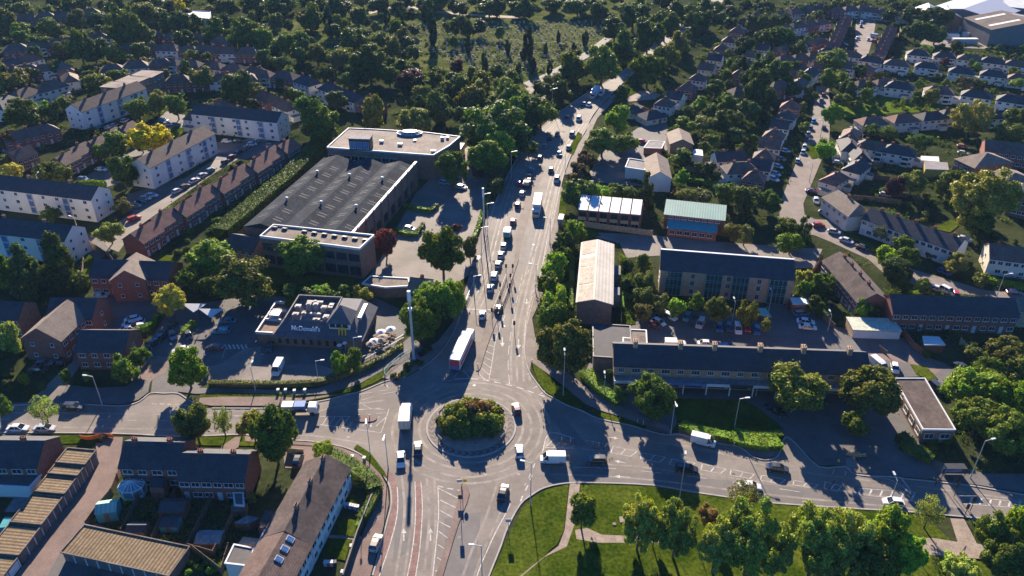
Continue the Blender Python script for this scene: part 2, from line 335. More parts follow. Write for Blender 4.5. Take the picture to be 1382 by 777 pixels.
flat('cemetery_path', [(706,112),(735,100),(790,70),(835,36),(842,38),(800,74),(745,104),(715,118)], M['asphalt_dark'])
flat('cemetery_path', [(495,16),(520,8),(545,2),(552,4),(524,12),(500,19)], M['gravel'])
flat('cemetery_path', [(540,6),(590,14),(640,19),(700,22),(700,25),(640,22),(588,17),(540,9)], M['gravel'])
flat('cemetery_drive', [(708,118),(730,118),(740,126),(734,135),(716,128)], M['gravel'])
for pts in ([(112,368),(108,345),(115,335),(128,350),(120,372)],[(212,352),(214,344),(240,345),(236,353)],[(226,180),(236,170),(250,174),(256,182),(238,184)],[(410,372),(340,352),(345,400),(470,402),(480,372)],
            [(462,672),(480,668),(484,684),(462,680)],[(458,700),(483,702),(479,725),(456,722)],[(445,727),(474,728),(466,757),(440,752)],[(1240,400),(1290,404),(1290,396),(1250,394)],
            [(1228,492),(1250,495),(1266,512),(1255,514),(1236,505)],[(1195,502),(1202,492),(1208,505),(1204,512)],[(1136,305),(1150,316),(1182,332),(1184,342),(1170,338),(1140,322)],[(1186,345),(1205,372),(1240,388),(1230,400),(1196,382)],[(1262,306),(1284,296),(1300,300),(1282,314),(1264,310)],
            [(835,340),(838,420),(828,440),(858,438),(852,400),(850,350)],[(760,320),(776,300),(812,318),(780,326)],[(752,400),(775,340),(776,430),(757,440)],[(825,136),(850,112),(870,120),(850,130)],[(766,205),(780,178),(786,182),(774,210)],[(757,262),(762,250),(764,290),(752,300)],[(640,330),(655,300),(668,240),(660,240),(648,290),(634,330)],[(1080,196),(1096,215),(1110,212),(1120,196)]):
    flat('lawn', pts, M['grass'])
def patch(name, pts, m): slab(name, pts, m)
# pavements
slab('pavement', [(286,548),(378,548),(402,543),(440,536),(464,532),(440,534),(405,538),(378,536),(300,536),(270,537),(268,545)], M['redpave'])
slab('pavement', [(240,529),(262,524),(300,524),(400,528),(430,524),(470,510),(520,485),(556,452),(572,470),(560,482),(545,490),(528,494),(484,519),(440,532),(400,534),(378,532),(300,530),(265,532)], M['asphalt_dark'])
slab('pavement', [(528,497),(546,488),(560,480),(590,462),(612,434),(622,411),(631,380),(641,340),(652,300),(662,270),(667,276),(660,300),(654,325),(647,350),(640,375),(633,395),(625,416),(616,437),(607,455),(595,473),(579,488),(565,498),(548,508),(523,512),(516,510)], M['paving'])
slab('pavement', [(711,440),(708,470),(710,487),(715,503),(717,489),(737,503),(760,520),(790,545),(815,556),(850,566),(875,574),(905,583),(902,575),(860,560),(800,530),(760,498),(735,475),(722,455),(718,430),(730,405),(737,380),(747,350),(755,300),(762,262),(757,250),(747,300),(741,325),(736,350),(729,380),(721,402)], M['paving'])
slab('pavement', [(762,236),(770,215),(781,194),(791,178),(798,162),(808,147),(825,130),(830,134),(806,160),(797,180),(784,205),(772,236)], M['paving'])
slab('pavement', [(1054,604),(1048,615),(1033,619),(1017,615),(1004,605),(992,600),(965,596),(938,590),(916,584),(915,571),(935,582),(985,597),(1045,607)], M['redpave'])
slab('pavement', [(1157,639),(1208,642),(1290,651),(1320,655),(1382,665),(1460,675),(1460,640),(1382,640),(1330,640),(1262,622),(1240,628),(1200,626),(1160,622)], M['asphalt_dark'])
slab('pavement', [(1141,629),(1157,639),(1164,636),(1152,618),(1150,608),(1142,610)], M['paving'])
slab('pavement', [(-60,545),(0,545),(40,543),(77,542),(92,520),(130,524),(170,522),(183,512),(203,514),(200,530),(187,540),(165,546),(120,544),(60,546)], M['asphalt_dark'])
slab('pavement', [(331,589),(394,596),(422,598),(440,600),(462,605),(484,614),(500,626),(514,641),(523,658),(525,680),(520,702),(511,737),(500,777),(492,810),(448,810),(465,777),(484,735),(502,690),(515,672),(508,650),(492,634),(470,618),(440,607),(420,602),(331,596)], M['redpave'])
flat('footpath', [(769,653),(783,653),(776,706),(765,738),(735,752),(706,777),(694,800),(676,800),(716,766),(754,737),(762,716)], M['gravel'], .148)
flat('footpath', [(792,713),(812,722),(852,724),(930,726),(930,733),(850,733),(806,733),(778,728),(776,716)], M['gravel'], .152)
flat('footpath', [(1282,700),(1301,701),(1318,734),(1382,748),(1460,752),(1460,760),(1382,758),(1310,754),(1238,748),(1228,736),(1234,726),(1262,727),(1292,732)], M['gravel'], .156)
flat('footpath', [(300,602),(318,590),(325,590),(322,604),(312,610),(296,610)], M['redpave'], .16)
flat('footpath', [(439,722),(446,727),(476,728),(467,760),(482,756),(492,726),(484,722)], M['gravel'], .022)
# splitter islands
slab('traffic_island', smooth([(623,654),(634,666),(618,710),(598,777),(590,810),(576,810),(588,777),(597,752),(609,708),(619,672)], 3, True), M['redpave'])
slab('traffic_island', smooth([(642,499),(648,498),(655,475),(664,450),(674,425),(686,395),(693,372),(700,350),(695,350),(686,372),(675,395),(662,425),(652,450),(646,475)], 3, True), M['paving'])
slab('traffic_island', [(700,350),(703,330),(712,300),(722,262),(731,240),(736,225),(730,222),(720,240),(708,270),(700,300),(696,330),(694,350)], M['paving'], h=.05)
slab('traffic_island', smooth([(477,561),(507,561),(504,569),(476,569)], 3, True), M['redpave'])
slab('traffic_island', smooth([(756,592),(775,596),(772,600),(754,597)], 3, True), M['redpave'])
slab('traffic_island', smooth([(796,598),(815,601),(812,606),(796,604)], 3, True), M['redpave'])
# red cycle lanes
def lane(pts_a, pts_b, z=.040): 
    a = smooth(pts_a, 4); b = smooth(pts_b, 4); mb = MB()
    A = gp(a); B = gp(b)
    for k in range(len(A)-1): mb.quad((*A[k].xy, z), (*B[k].xy, z), (*B[k+1].xy, z), (*A[k+1].xy, z))
    struct(mb.build('cycle_lane', M['redlane']))
lane([(519,637),(528,655),(530,680),(524,706),(513,745),(503,777),(494,808)], [(529,637),(536,657),(537,680),(534,706),(523,745),(512,777),(503,808)])
lane([(560,650),(561,680),(560,710),(556,745),(550,777),(545,808)], [(568,650),(570,680),(569,710),(566,745),(561,777),(556,808)])
for nm, pts in (('road_patch',[(770,636),(900,640),(1020,652),(1120,664),(1200,676),(1300,688),(1300,697),(1180,686),(1083,681),(981,669),(880,653),(770,650)]),('road_patch',[(610,500),(640,503),(636,517),(600,517)]),('road_patch',[(742,560),(760,562),(792,600),(772,604)]),
    ('road_patch',[(300,556),(372,556),(372,566),(300,565)]),('road_patch',[(690,420),(697,420),(690,470),(682,470)]),('road_patch',[(538,660),(556,660),(556,740),(530,760)]),('road_patch',[(600,700),(650,690),(640,777),(600,777)]),('road_patch',[(900,600),(960,612),(958,622),(898,610)]),('road_patch',[(716,300),(726,302),(716,360),(706,358)]),('road_patch',[(1150,655),(1220,661),(1214,676),(1150,668)])):
    flat(nm, pts, mat('asphalt_patch', (.118,.108,.102), .8, .12, .3, fine=1.5, fa=.06), ZP[0] if 0 else .034)
for k, (x, y) in enumerate(((560,600),(735,570),(700,640),(470,590),(655,640),(850,618),(990,640),(1120,660),(640,520),(700,480),(680,440),(300,562),(620,725),(560,735),(720,330),(500,575))):
    c = G(x, y); mb = MB(); mb.cyl((c.x, c.y, .036), (c.x, c.y, .0405), .38, n=12); struct(mb.build('drain_cover', M['darkmetal']))
tt = MB(); td = MB()
def shift(pts, dx): return [(x+dx*(y+262)/870, y) for x, y in pts]
nb = [(700,515),(699,480),(702,440),(708,410),(716,375),(726,335),(735,298),(743,265),(750,238),(760,212),(775,186),(788,166)]
for dx in (-11,-2,8,17): ribbon(tt, [(q.x,q.y) for q in gp(smooth(shift(nb, dx),3))], .55, .0365)
sb = [(627,425),(644,390),(655,355),(664,320),(672,290),(680,262),(692,232),(710,207),(733,180),(758,157)]
for dx in (3,11,21): ribbon(tt, [(q.x,q.y) for q in gp(smooth(shift(sb, dx),3))], .5, .0365)
for rr in (11.2,13.0,15.2,17.0): ribbon(tt, [(RC0[0]+rr*math.cos(a*.0873), RC0[1]+rr*math.sin(a*.0873)) for a in range(73)], .6, .0372)
for pts in ([(542,640),(546,690),(540,740),(530,800)],[(552,640),(556,690),(551,740),(541,800)],[(576,645),(579,700),(575,750),(569,800)],[(586,645),(588,700),(585,750),(580,800)],[(690,660),(672,700),(650,750),(632,800)],[(672,650),(655,700),(634,750),(618,800)],
            [(740,640),(820,643),(900,650),(1000,663),(1100,674),(1250,688)],[(760,624),(840,628),(930,638),(1040,652),(1150,664),(1300,686)],[(800,566),(870,594),(950,606),(1050,632),(1200,652),(1382,675)],[(500,600),(420,588),(300,582),(150,578),(0,576)],[(520,540),(460,548),(400,560),(300,561),(150,558),(0,557)]):
    ribbon(tt, [(q.x,q.y) for q in gp(smooth(pts,4))], .5, .0380)
struct(tt.build('worn_wheel_tracks', mat('polished_asphalt', (.20,.172,.147), .8, .3, .35, fine=2, fa=.1)))
# ---------------- painted markings (one sheet per family)
mk = MB(); ZM = .046
def line(pts, w=.14, dash=None, sm=3): ribbon(mk, [(q.x, q.y) for q in gp(smooth(pts, sm))], w, ZM, dash)
line([(536,657),(537,680),(534,706),(523,745),(512,777),(503,808)], .2)
line([(560,650),(561,680),(560,710),(556,745),(550,777),(545,808)], .16); line([(568,650),(570,680),(569,710),(566,745),(561,777),(556,808)], .16)
line([(591,656),(592,690),(590,720),(587,750),(584,777),(580,808)], .18); line([(591,656),(604,659),(616,661),(622,662)], .25, (1.2,.8))
for a, b in (((592,659),(617,672)),((594,675),(615,685)),((594,689),(612,699)),((593,704),(608,712)),((592,717),(604,726)),((591,735),(599,740)),((590,752),(595,756)),((588,770),(592,772))): line([a, b], .18)
line([(689,680),(680,698),(668,720),(658,742),(648,765),(640,790)], .2)
line([(718,641),(712,656),(706,668),(702,678)], .3, (1.5,1.5))
for (x, y, s) in ((545,722,1),(581,722,1)):   # straight-ahead arrows pointing up the road
    a, b = G(x, y+8), G(x, y-9); d = (b-a).normalized(); n = Vector((-d.y, d.x, 0)); c = a.lerp(b, .62)
    mk.quad(*[(*p.xy, ZM) for p in (a-n*.12, c-n*.12, c+n*.12, a+n*.12)][::1]); mk.quad(*[(*p.xy, ZM) for p in (c-n*.5, b, c+n*.5)])
def arrow(p, q, w=.16):
    a, b = G(*p), G(*q); d = (b-a).normalized(); n = Vector((-d.y, d.x, 0)); c = a.lerp(b, .6)
    mk.quad(*[(*k.xy, ZM+.003) for k in (a+n*w*.6, a-n*w*.6, c-n*w*.6, c+n*w*.6)]); mk.quad(*[(*k.xy, ZM+.003) for k in (c-n*w*3, b, c+n*w*3)])
arrow((678,455),(678,468), .2); arrow((700,458),(700,471), .2); arrow((693,403),(693,411), .2); arrow((711,403),(711,411), .2); arrow((845,625),(829,622)); arrow((850,644),(828,643)); arrow((820,590),(835,592))
# north arm: give-way dashes, hatching, lanes
line([(636,511),(655,513),(670,516),(688,520),(706,525),(722,531),(738,536)], .3, (1.6,1.2))
line([(613,511),(635,511)], .2)
for a, b in (((643,501),(654,512)),((650,497),(660,506)),((652,489),(663,497)),((652,481),(664,487)),((654,473),(665,478)),((658,465),(667,468)),((661,457),(669,460)),((665,449),(672,451)),((669,440),(675,442))): line([a, b], .16)
line([(660,511),(664,490),(667,470),(670,455),(676,440),(682,425)], .16)
line([(688,520),(686,500),(686,480),(688,460),(691,440),(694,420),(700,395),(705,370)], .14, (4,2))
line([(709,438),(708,455),(708,480),(714,500),(720,512),(726,521)], .14); line([(709,438),(713,420),(717,405),(723,380)], .14, (2,2))
for a, b in (((710,506),(716,503)),((720,524),(728,519)),((728,533),(736,527))): line([a, b], .16)
for x0, y0 in ((623,499),): line([(612,510),(623,500),(634,510)], .16)
line([(629,417),(664,418)], .3)
for off, w_ in ((0.30,.12),(0.62,.12)):
    A = smooth(W_N[5:-8], 3); B = [ (699,350),(703,330),(712,300),(722,262),(731,240),(742,222),(757,200),(775,180),(790,160),(805,145),(830,122),(855,100),(880,80)]
pw = [(645,395),(655,372),(664,345),(671,320),(678,295),(686,270),(696,245),(712,220),(732,195),(756,172),(782,152),(810,134)]
line(pw, .14, (3,4)); pe = [(712,370),(722,340),(729,315),(735,290),(741,265),(747,245),(756,220),(770,192),(785,170),(800,152)]
line(pe, .14, (3,4)); line([(727,385),(733,352),(738,325),(743,300),(748,275),(753,250)], .12)
# west arm hatch
line([(432,573),(514,584)], .14); line([(432,562),(475,562)], .12); line([(514,584),(519,571),(525,552)], .16, None); line([(507,558),(521,557)], .12)
for k in range(9):
    x = 428+k*9.2
    if 448 < x < 472 or 1: line([(x+6, 575-(k<8)*0),(x+14+k*.8, 562)], .15)
line([(486,543),(500,551),(518,553)], .1); line([(484,532),(505,529),(523,526)], .12, (3,2)); line([(488,540),(520,531),(540,528)], .12, (3,2)); line([(482,553),(514,551)], .16)
line([(514,520),(521,519),(524,524)], .14)
line([(0,566),(80,566),(170,567),(280,569),(400,573)], .12, (2,5)); line([(300,553),(400,553)], .1, (1,1))
line([(205,545),(240,546),(275,549)], .2, (1,.8))
# east arm hatch
line([(732,611),(742,584),(775,592)], .2); line([(736,604),(774,605)], .16)
for a, b in (((738,602),(747,593)),((747,604),(756,597)),((758,604),(765,598)),((768,605),(776,601))): line([a, b], .18)
line([(790,594),(815,599)], .12); line([(785,606),(815,608)], .12); line([(810,608),(817,601)], .16)
xs = [(826,602,860,609,851,616,824,611),(865,611,898,617,890,624,864,619),(905,619,938,625,930,632,903,627),(946,626,980,633,972,639,946,634),(985,633,1018,640,1012,646,985,641),(1026,641,1060,647,1053,653,1026,648),(1070,648,1104,654,1098,659,1070,654),(1112,650,1136,656,1130,663,1112,659)]
for q in xs:
    line([(q[0],q[1]),(q[2],q[3])], .13); line([(q[4],q[5]),(q[6],q[7])], .13)
    line([(q[0]+2,q[1]),(q[6]+0,q[7])], .2); line([((q[0]+q[2])/2+2,(q[1]+q[3])/2),((q[4]+q[6])/2,(q[5]+q[7])/2)], .2); line([(q[2],q[3]),(q[4],q[5])], .2)
line([(1158,659),(1232,664)], .12); line([(1158,667),(1234,676)], .12)
for k in range(6): line([(1162+k*14.5,660+k*.9),(1158+k*14.5,668+k*1.3)], .3)
line([(1296,669),(1382,678)], .13); line([(1300,680),(1382,686)], .13)
for k in range(6): line([(1312+k*13,671+k),(1309+k*13,680+k)], .35)
line([(1215,644),(1223,654),(1231,665)], .25); line([(1155,643),(1200,647),(1225,662)], .12)
line([(745,631),(820,632),(870,636),(930,643),(1000,652),(1080,664)], .12, (4,5)); line([(745,631),(810,631)], .12)
line([(722,625),(716,640),(708,655)], .25, (1.4,1.6))
line([(1300,697),(1318,702)], .15)
# bay lines
def bays(a0, a1, b0, b1, n, w=.1):
    for k in range(n+1):
        t = k/max(n,1); line([(a0[0]+(a1[0]-a0[0])*t, a0[1]+(a1[1]-a0[1])*t), (b0[0]+(b1[0]-b0[0])*t, b0[1]+(b1[1]-b0[1])*t)], w)
bays((288,499),(330,499),(280,515),(322,515), 4); bays((352,501),(432,500),(340,515),(424,512), 6); line([(335,500),(347,480)], .12); line([(348,478),(356,478)], .25)
bays((300,483),(333,483),(305,468),(338,468), 0, .1)
for k in range(6): line([(306+k*5.6,471),(303+k*5.6,465)], .45)
bays((820,322),(1000,334),(822,328),(1002,341), 16); bays((915,340),(1070,352),(915,346),(1070,358), 12)
for k in range(3): line([(188+k*0,499-k*9),(218,500-k*9)], .1)
bays((975,457),(1075,462),(974,464),(1074,469), 10)
bays((560,292),(590,262),(590,300),(610,270), 0); bays((520,330),(575,330),(540,300),(590,300), 6)
struct(mk.build('road_markings', M['paint']))
# ---------------- roundabout island
RC = Vector((-8.8, 132.0, 0)); RR = 9.75
def ring(mb, r0, r1, z0, z1, n=72):
    for k in range(n):
        a, b = 2*math.pi*k/n, 2*math.pi*(k+1)/n
        pt = lambda r, t, z: (RC.x+r*math.cos(t), RC.y+r*math.sin(t), z)
        mb.quad(pt(r0,a,z1), pt(r1,a,z1), pt(r1,b,z1), pt(r0,b,z1)); mb.quad(pt(r1,a,z0), pt(r1,b,z0), pt(r1,b,z1), pt(r1,a,z1))
        mb.quad(pt(r0,a,z0), pt(r0,a,z1), pt(r0,b,z1), pt(r0,b,z0))
mb = MB(); ring(mb, RR-.35, RR, 0, .16); struct(mb.build('kerb', M['kerb']))
mb = MB(); ring(mb, RR-1.9, RR-.352, 0, .148); struct(mb.build('island_overrun_paving', M['paving']))
mb = MB(); ring(mb, 0.01, RR-1.902, 0, .22); struct(mb.build('island_planting_bed', M['gravel']))
mb = MB()
for k in range(36):
    t = 2*math.pi*k/36; dt = .075; o_ = .10
    for s in (0, 1):
        r0, r1, r2 = RR-1.75, RR-1.15, RR-.55
        p = lambda r, q: (RC.x+r*math.cos(q), RC.y+r*math.sin(q), .154)
        if s == 0: mb.quad(p(r0,t), p(r1,t+o_), p(r1,t+o_+dt), p(r0,t+dt))
        else: mb.quad(p(r1,t+o_), p(r2,t), p(r2,t+dt), p(r1,t+o_+dt))
struct(mb.build('chevron_paving', mat('chevron_stone', (.07,.066,.064), .8, .2, 1)))
# ---------------- trees
def crown_mesh(name, seed, nlobe=26, nleaf=5000, leaf=.075, shape='round', lobe=.30, core=True, m=None, droop=0.0):
    r = np.random.default_rng(seed)
    C = []; 
    while len(C) < nlobe:
        p = r.normal(size=3); p /= np.linalg.norm(p)
        rad = (r.random()**.45)*(1-lobe*.75)
        c = p*rad
        if shape == 'cone':
            c[2] = r.uniform(-.95, .85); rr = (1-(c[2]+1)/2)**.75*.85+.06; a = r.uniform(0, 6.28); q = r.random()**.5*rr*.75; c[0] = q*math.cos(a); c[1] = q*math.sin(a)
        elif shape == 'column':
            c[2] = r.uniform(-.9, .9); rr = (1-abs(c[2])**2.5)*.5+.1; a = r.uniform(0, 6.28); c[0] = rr*.9*math.cos(a); c[1] = rr*.9*math.sin(a)
        elif c[2] < -.75 and r.random() < .6: continue
        C.append(c)
    C = np.array(C); LR = lobe*r.uniform(.65, 1.25, len(C))
    if shape == 'cone': LR = LR*(1.15-.75*(C[:,2]+1)/2)
    wgt = LR**2/np.sum(LR**2); idx = r.choice(len(C), nleaf, p=wgt)
    d = r.normal(size=(nleaf, 3)); d /= np.linalg.norm(d, axis=1)[:, None]
    out = C[idx]/np.maximum(np.linalg.norm(C[idx], axis=1)[:, None], .01)
    d = d+out*.55; d /= np.linalg.norm(d, axis=1)[:, None]
    jit = r.uniform(.72, 1.12, nleaf)
    P = C[idx]+d*(LR[idx]*jit)[:, None]
    stray = r.random(nleaf) < .05; P[stray] += d[stray]*leaf*1.8
    if droop: P[:,2] -= droop*np.maximum(0, np.hypot(P[:,0],P[:,1])-.4)
    nrm = d+r.normal(size=(nleaf,3))*.55; nrm[:,2] += .15; nrm /= np.linalg.norm(nrm, axis=1)[:, None]
    t = np.cross(nrm, r.normal(size=(nleaf,3))); t /= np.linalg.norm(t, axis=1)[:, None]; b = np.cross(nrm, t)
    s = (leaf*r.uniform(.6, 1.35, nleaf))[:, None]
    V = np.stack([P-t*s, P-b*s*.75, P+t*s, P+b*s*.75], 1).reshape(-1, 3); Fq = np.arange(nleaf*4).reshape(-1, 4)
    if core:  # unseen blobs inside the lobes, added to block light through the crown
        bm = bmesh.new(); bmesh.ops.create_icosphere(bm, subdivisions=1, radius=1); iv = np.array([v.co[:] for v in bm.verts]); fi = np.array([[v.index for v in f.verts] for f in bm.faces]); bm.free()
        vs_ = [V]; fs = [Fq]; off = len(V)
        for c, lr in zip(C, LR):
            cc = c.copy()
            if droop: cc[2] -= droop*max(0, math.hypot(c[0], c[1])-.4)
            vs_.append(iv*lr*.66*r.uniform(.8, 1.1, (len(iv), 1))+cc); fs.append(np.hstack([fi, fi[:, :1]])+off); off += len(iv)
        # triangles kept as triangles
        V = np.vstack(vs_); me = bpy.data.meshes.new(name)
        tri = np.vstack([q[:, :3] for q in fs[1:]]); nq, ntt = len(Fq), len(tri)
        me.vertices.add(len(V)); me.vertices.foreach_set('co', V.astype(np.float32).ravel())
        li = np.concatenate([Fq.ravel(), tri.ravel()]).astype(np.int32); me.loops.add(len(li)); me.loops.foreach_set('vertex_index', li)
        me.polygons.add(nq+ntt); st = np.concatenate([np.arange(nq)*4, nq*4+np.arange(ntt)*3]).astype(np.int32); me.polygons.foreach_set('loop_start', st)
        me.polygons.foreach_set('loop_total', np.concatenate([np.full(nq, 4), np.full(ntt, 3)]).astype(np.int32)); me.update(calc_edges=True)
        me.materials.append(m or LEAFD); return me
    return npmesh(name, V, Fq, m or LEAF)
CR = dict(
 hi=[crown_mesh('crown', 10+k, 60, 13000, .050, lobe=.22) for k in range(4)],
 pale=[crown_mesh('crown', 15+k, 90, 17000, .036, lobe=.17, m=LEAFP) for k in range(3)],
 mid=[crown_mesh('crown', 20+k, 30, 5200, .070, lobe=.30) for k in range(6)],
 lo=[crown_mesh('crown', 30+k, 20, 1900, .105, lobe=.33) for k in range(6)],
 conhi=[crown_mesh('crown', 40+k, 46, 9000, .045, 'cone', .26) for k in range(2)],
 con=[crown_mesh('crown', 50+k, 30, 3000, .07, 'cone', .28) for k in range(3)],
 col=[crown_mesh('crown', 60+k, 26, 2400, .09, 'column', .36) for k in range(2)],
 sparse=[crown_mesh('crown', 70+k, 40, 2600, .045, lobe=.26, core=False) for k in range(3)],
 willow=[crown_mesh('crown', 80+k, 44, 12000, .045, lobe=.26, droop=.35) for k in range(2)],
 bushhi=[crown_mesh('foliage', 90+k, 18, 2600, .10, lobe=.38) for k in range(3)],
 bush=[crown_mesh('foliage', 95+k, 12, 700, .17, lobe=.40) for k in range(4)],
)
def trunk_mesh(seed, full=True):
    r = random.Random(seed); m = MB(); m.cyl((0,0,-.02), (.01,.01,.55), .075, .05, 9); m.cyl((.01,.01,.55), (.03,-.01,1.1), .05, .03, 7)
    for k in range(6 if full else 3):
        a = k*1.05+r.random(); z = r.uniform(.4, .8); q = r.uniform(.35, .6)
        m.cyl((0,0,z), (q*math.cos(a), q*math.sin(a), z+r.uniform(.25,.5)), .03, .010, 5, False)
    return m.mesh('trunk', M['bark'])
TRK = [trunk_mesh(k) for k in range(3)]
KC = dict(g=((.085,.125,.022),'green leafy'), b=((.14,.23,.024),'bright green leafy'), d=((.058,.085,.024),'dark green leafy'), o=((.125,.138,.036),'olive green leafy'),
  p=((.23,.25,.055),'pale glinting green'), s=((.15,.18,.06),'thin sparse green'), y=((.50,.43,.012),'bright yellow'), r=((.095,.028,.035),'purple leaved'),  # kind p: glints on the leaves put into a paler leaf colour
  w=((.13,.095,.045),'brownish'), c=((.045,.07,.024),'dark conical evergreen'), k=((.020,.038,.016),'dark columnar evergreen'), l=((.125,.185,.03),'drooping bright green'))
NT = [0]
TQ, BQ = [], []      # surveyed trees and bushes; the 300 that show largest become objects, the rest one mass
def tree(px, py, w, h=None, kind='g'): TQ.append((w, px, py, h, kind, random.random()))
def bush(px, py, w, kind='g', h=None): BQ.append((w, px, py, kind, h))
def size_word(Rm): return 'tall' if Rm > 6 else ('medium' if Rm > 3.4 else 'small')
def make_tree(px, py, w, h=None, kind='g'):
    """px,py,w,h: crown centre and size as surveyed in the photograph; the tree is then placed on the ground it grows from"""
    NT[0] += 1; h = h or w*.95; kc, look = KC[kind]
    z = 5.0
    for _ in range(6):
        p = G(px, py, z); dep = DEP(p.x, p.y, z); s = F/dep; a = w/2/s
        dl = math.atan2(CH-z, p.y); q = (h/2/s)**2-(a*math.sin(dl))**2
        c = math.sqrt(max(q, (a*.62)**2))/math.cos(dl) if q > 0 else a*.7
        c = min(c, a*1.6) if kind not in 'kc' else min(c, a*4)
        t = .12*c+(.9 if kind not in 'kc' else .2); z = t+c
    hgt = t+2*c; o = empty('tree', (p.x, p.y, 0), random.uniform(0, 6.28)); a *= 1.10; c *= 1.08
    wp = w*1024/1382
    if kind == 'c': lib = CR['conhi' if wp > 34 else 'con']
    elif kind == 'k': lib = CR['col']
    elif kind == 's': lib = CR['sparse']
    elif kind == 'l': lib = CR['willow']
    else: lib = CR['hi' if wp > 34 else ('mid' if wp > 17 else 'lo')]
    if kind == 'p' and wp > 24: lib = CR['pale']
    cr = link('crown', random.choice(lib), o); cr.location = (0, 0, z); cr.scale = (a*random.uniform(.88, 1.1), a*random.uniform(.88, 1.1), c*random.uniform(.92, 1.05))
    f = random.uniform(.7, 1.3); g = random.uniform(.88, 1.25); q_ = 1.28 if wp > 22 else 1.05; cr.color = (kc[0]*f*g*q_, kc[1]*f*q_, kc[2]*f*random.uniform(.8, 1.2), 1)
    tr = link('trunk', TRK[NT[0] % 3], o); sx = max(a*.85, 1.6); tr.scale = (sx, sx, z*.98)
    reg(o, f'{size_word(a)} {look}', 'tree', 'garden, street and belt trees'); return o
def make_bush(px, py, w, kind='g', h=None):
    p = G(px, py, .6); s = F/DEP(p.x, p.y); a = w/2/s; o = bpy.data.objects.new('bush', random.choice(CR['bushhi' if w > 12 else 'bush'])); COL.objects.link(o)
    hh = (h or a*.8); o.location = (p.x, p.y, hh*.75); o.scale = (a, a, hh); o.rotation_euler = (0, 0, random.uniform(0, 6))
    kc, look = KC[kind]; f = random.uniform(.8, 1.25); o.color = (kc[0]*f, kc[1]*f, kc[2]*f, 1)
    reg(o, f'low {look.replace(" leafy","")}', 'bush', 'garden and roadside bushes'); return o
TREES_NEAR = """251 496 52 54 b|170 493 40 40 g|185 480 26 26 b|229 405 38 42 p|13 457 30 40 p|33 511 14 18 b|87 508 15 18 g|117 508 12 14 b|58 552 34 40 s|3 547 20 30 g|262 571 50 56 d|299 566 30 42 s|340 573 36 42 o|368 586 56 74 g
458 489 26 34 b|478 487 24 34 g|592 404 58 60 l|566 428 50 56 l|612 398 36 46 l|330 377 80 62 o|281 347 60 40 b|405 345 66 56 g|258 374 42 36 g|285 382 38 30 g|33 362 62 70 c|76 350 62 72 c|5 366 36 50 g|296 300 20 18 g|147 312 32 28 p|66 290 26 24 d|165 276 24 20 o|164 228 40 46 d|60 232 34 34 o|82 236 34 32 o|13 231 30 24 p|8 216 26 20 o|136 205 22 20 b|201 184 50 42 y|190 192 26 22 w|152 192 40 30 g|458 398 34 22 g|490 394 30 20 p|430 396 34 20 b|400 398 40 18 d
610 227 48 50 g|597 337 54 64 g|520 325 30 40 r|634 331 24 30 o|669 237 26 24 d|667 250 26 22 d|646 228 24 20 r|656 213 50 44 g|616 307 14 12 r|780 257 44 40 g|810 259 34 26 b|833 259 32 24 g|849 261 26 22 g|873 255 30 48 c|790 214 26 24 w|780 229 24 24 w|776 241 22 20 w|919 210 30 22 g|958 228 20 20 d|920 240 20 22 b|927 264 30 20 o|950 264 26 18 o|911 261 16 14 r|981 259 38 30 g|1009 266 42 38 d|988 311 28 24 o|1006 315 26 26 o|981 295 10 12 p|776 311 32 36 b|766 324 24 30 g|752 334 30 40 c|748 362 38 40 b|744 385 38 40 g|750 405 36 40 b|744 424 36 40 g|758 345 24 30 g|847 360 20 24 d|870 355 22 24 g|848 384 18 20 d|870 378 28 26 g|868 399 28 26 g|868 421 26 28 o|764 466 66 68 o|891 409 22 26 o|914 413 22 26 b|938 409 22 26 b|968 419 32 38 o|1010 419 32 38 o|1035 440 16 20 p|880 533 64 60 g|837 530 20 22 g|824 505 13 14 g
1040 270 32 28 g|1063 304 30 24 g|1086 306 30 36 c|1068 327 36 24 b|1233 244 34 32 o|1207 251 26 26 r|1284 246 36 40 d|1327 266 88 86 p|1318 296 50 40 g|1199 344 32 28 b|1228 347 32 30 g|1210 366 46 40 d|1220 327 26 22 b|1289 354 32 26 o|1189 313 20 20 s|1323 376 20 20 o|1248 385 26 20 g|1114 203 26 26 b|1109 380 30 30 g|1086 372 20 22 p|1085 389 22 24 b|1120 392 24 26 d|1101 411 26 24 g|1166 416 22 24 b|1180 420 18 18 d
1076 519 76 60 o|1176 528 76 60 o|1155 569 40 24 g|1302 522 56 46 b|1340 530 64 56 b|1372 540 60 60 b|1320 562 60 48 g|1358 580 70 60 g|1359 476 52 40 o|1320 474 28 20 o|1378 500 40 40 o|1335 500 40 30 g
786 689 40 46 g|864 706 54 70 p|884 715 30 60 p|914 712 58 86 p|1004 667 48 34 s|960 691 32 26 w|968 735 54 80 p|1016 722 80 104 p|1050 745 50 80 p|1105 728 74 100 p|1145 720 64 90 p|1120 760 70 60 p|1198 718 60 70 b|1225 745 50 60 b|1180 760 60 50 g|1256 688 40 46 s|1296 766 50 26 p|1345 715 46 60 g|1376 712 44 60 b|1360 755 60 60 g
435 606 26 22 b|340 671 12 22 o|700 147 40 40 g|730 150 40 38 g|669 168 84 64 g|672 196 46 40 b|640 180 24 30 g"""
for row in TREES_NEAR.replace('\n', '|').split('|'):
    q = row.split()
    if q: tree(float(q[0]), float(q[1]), float(q[2]), float(q[3]), q[4])
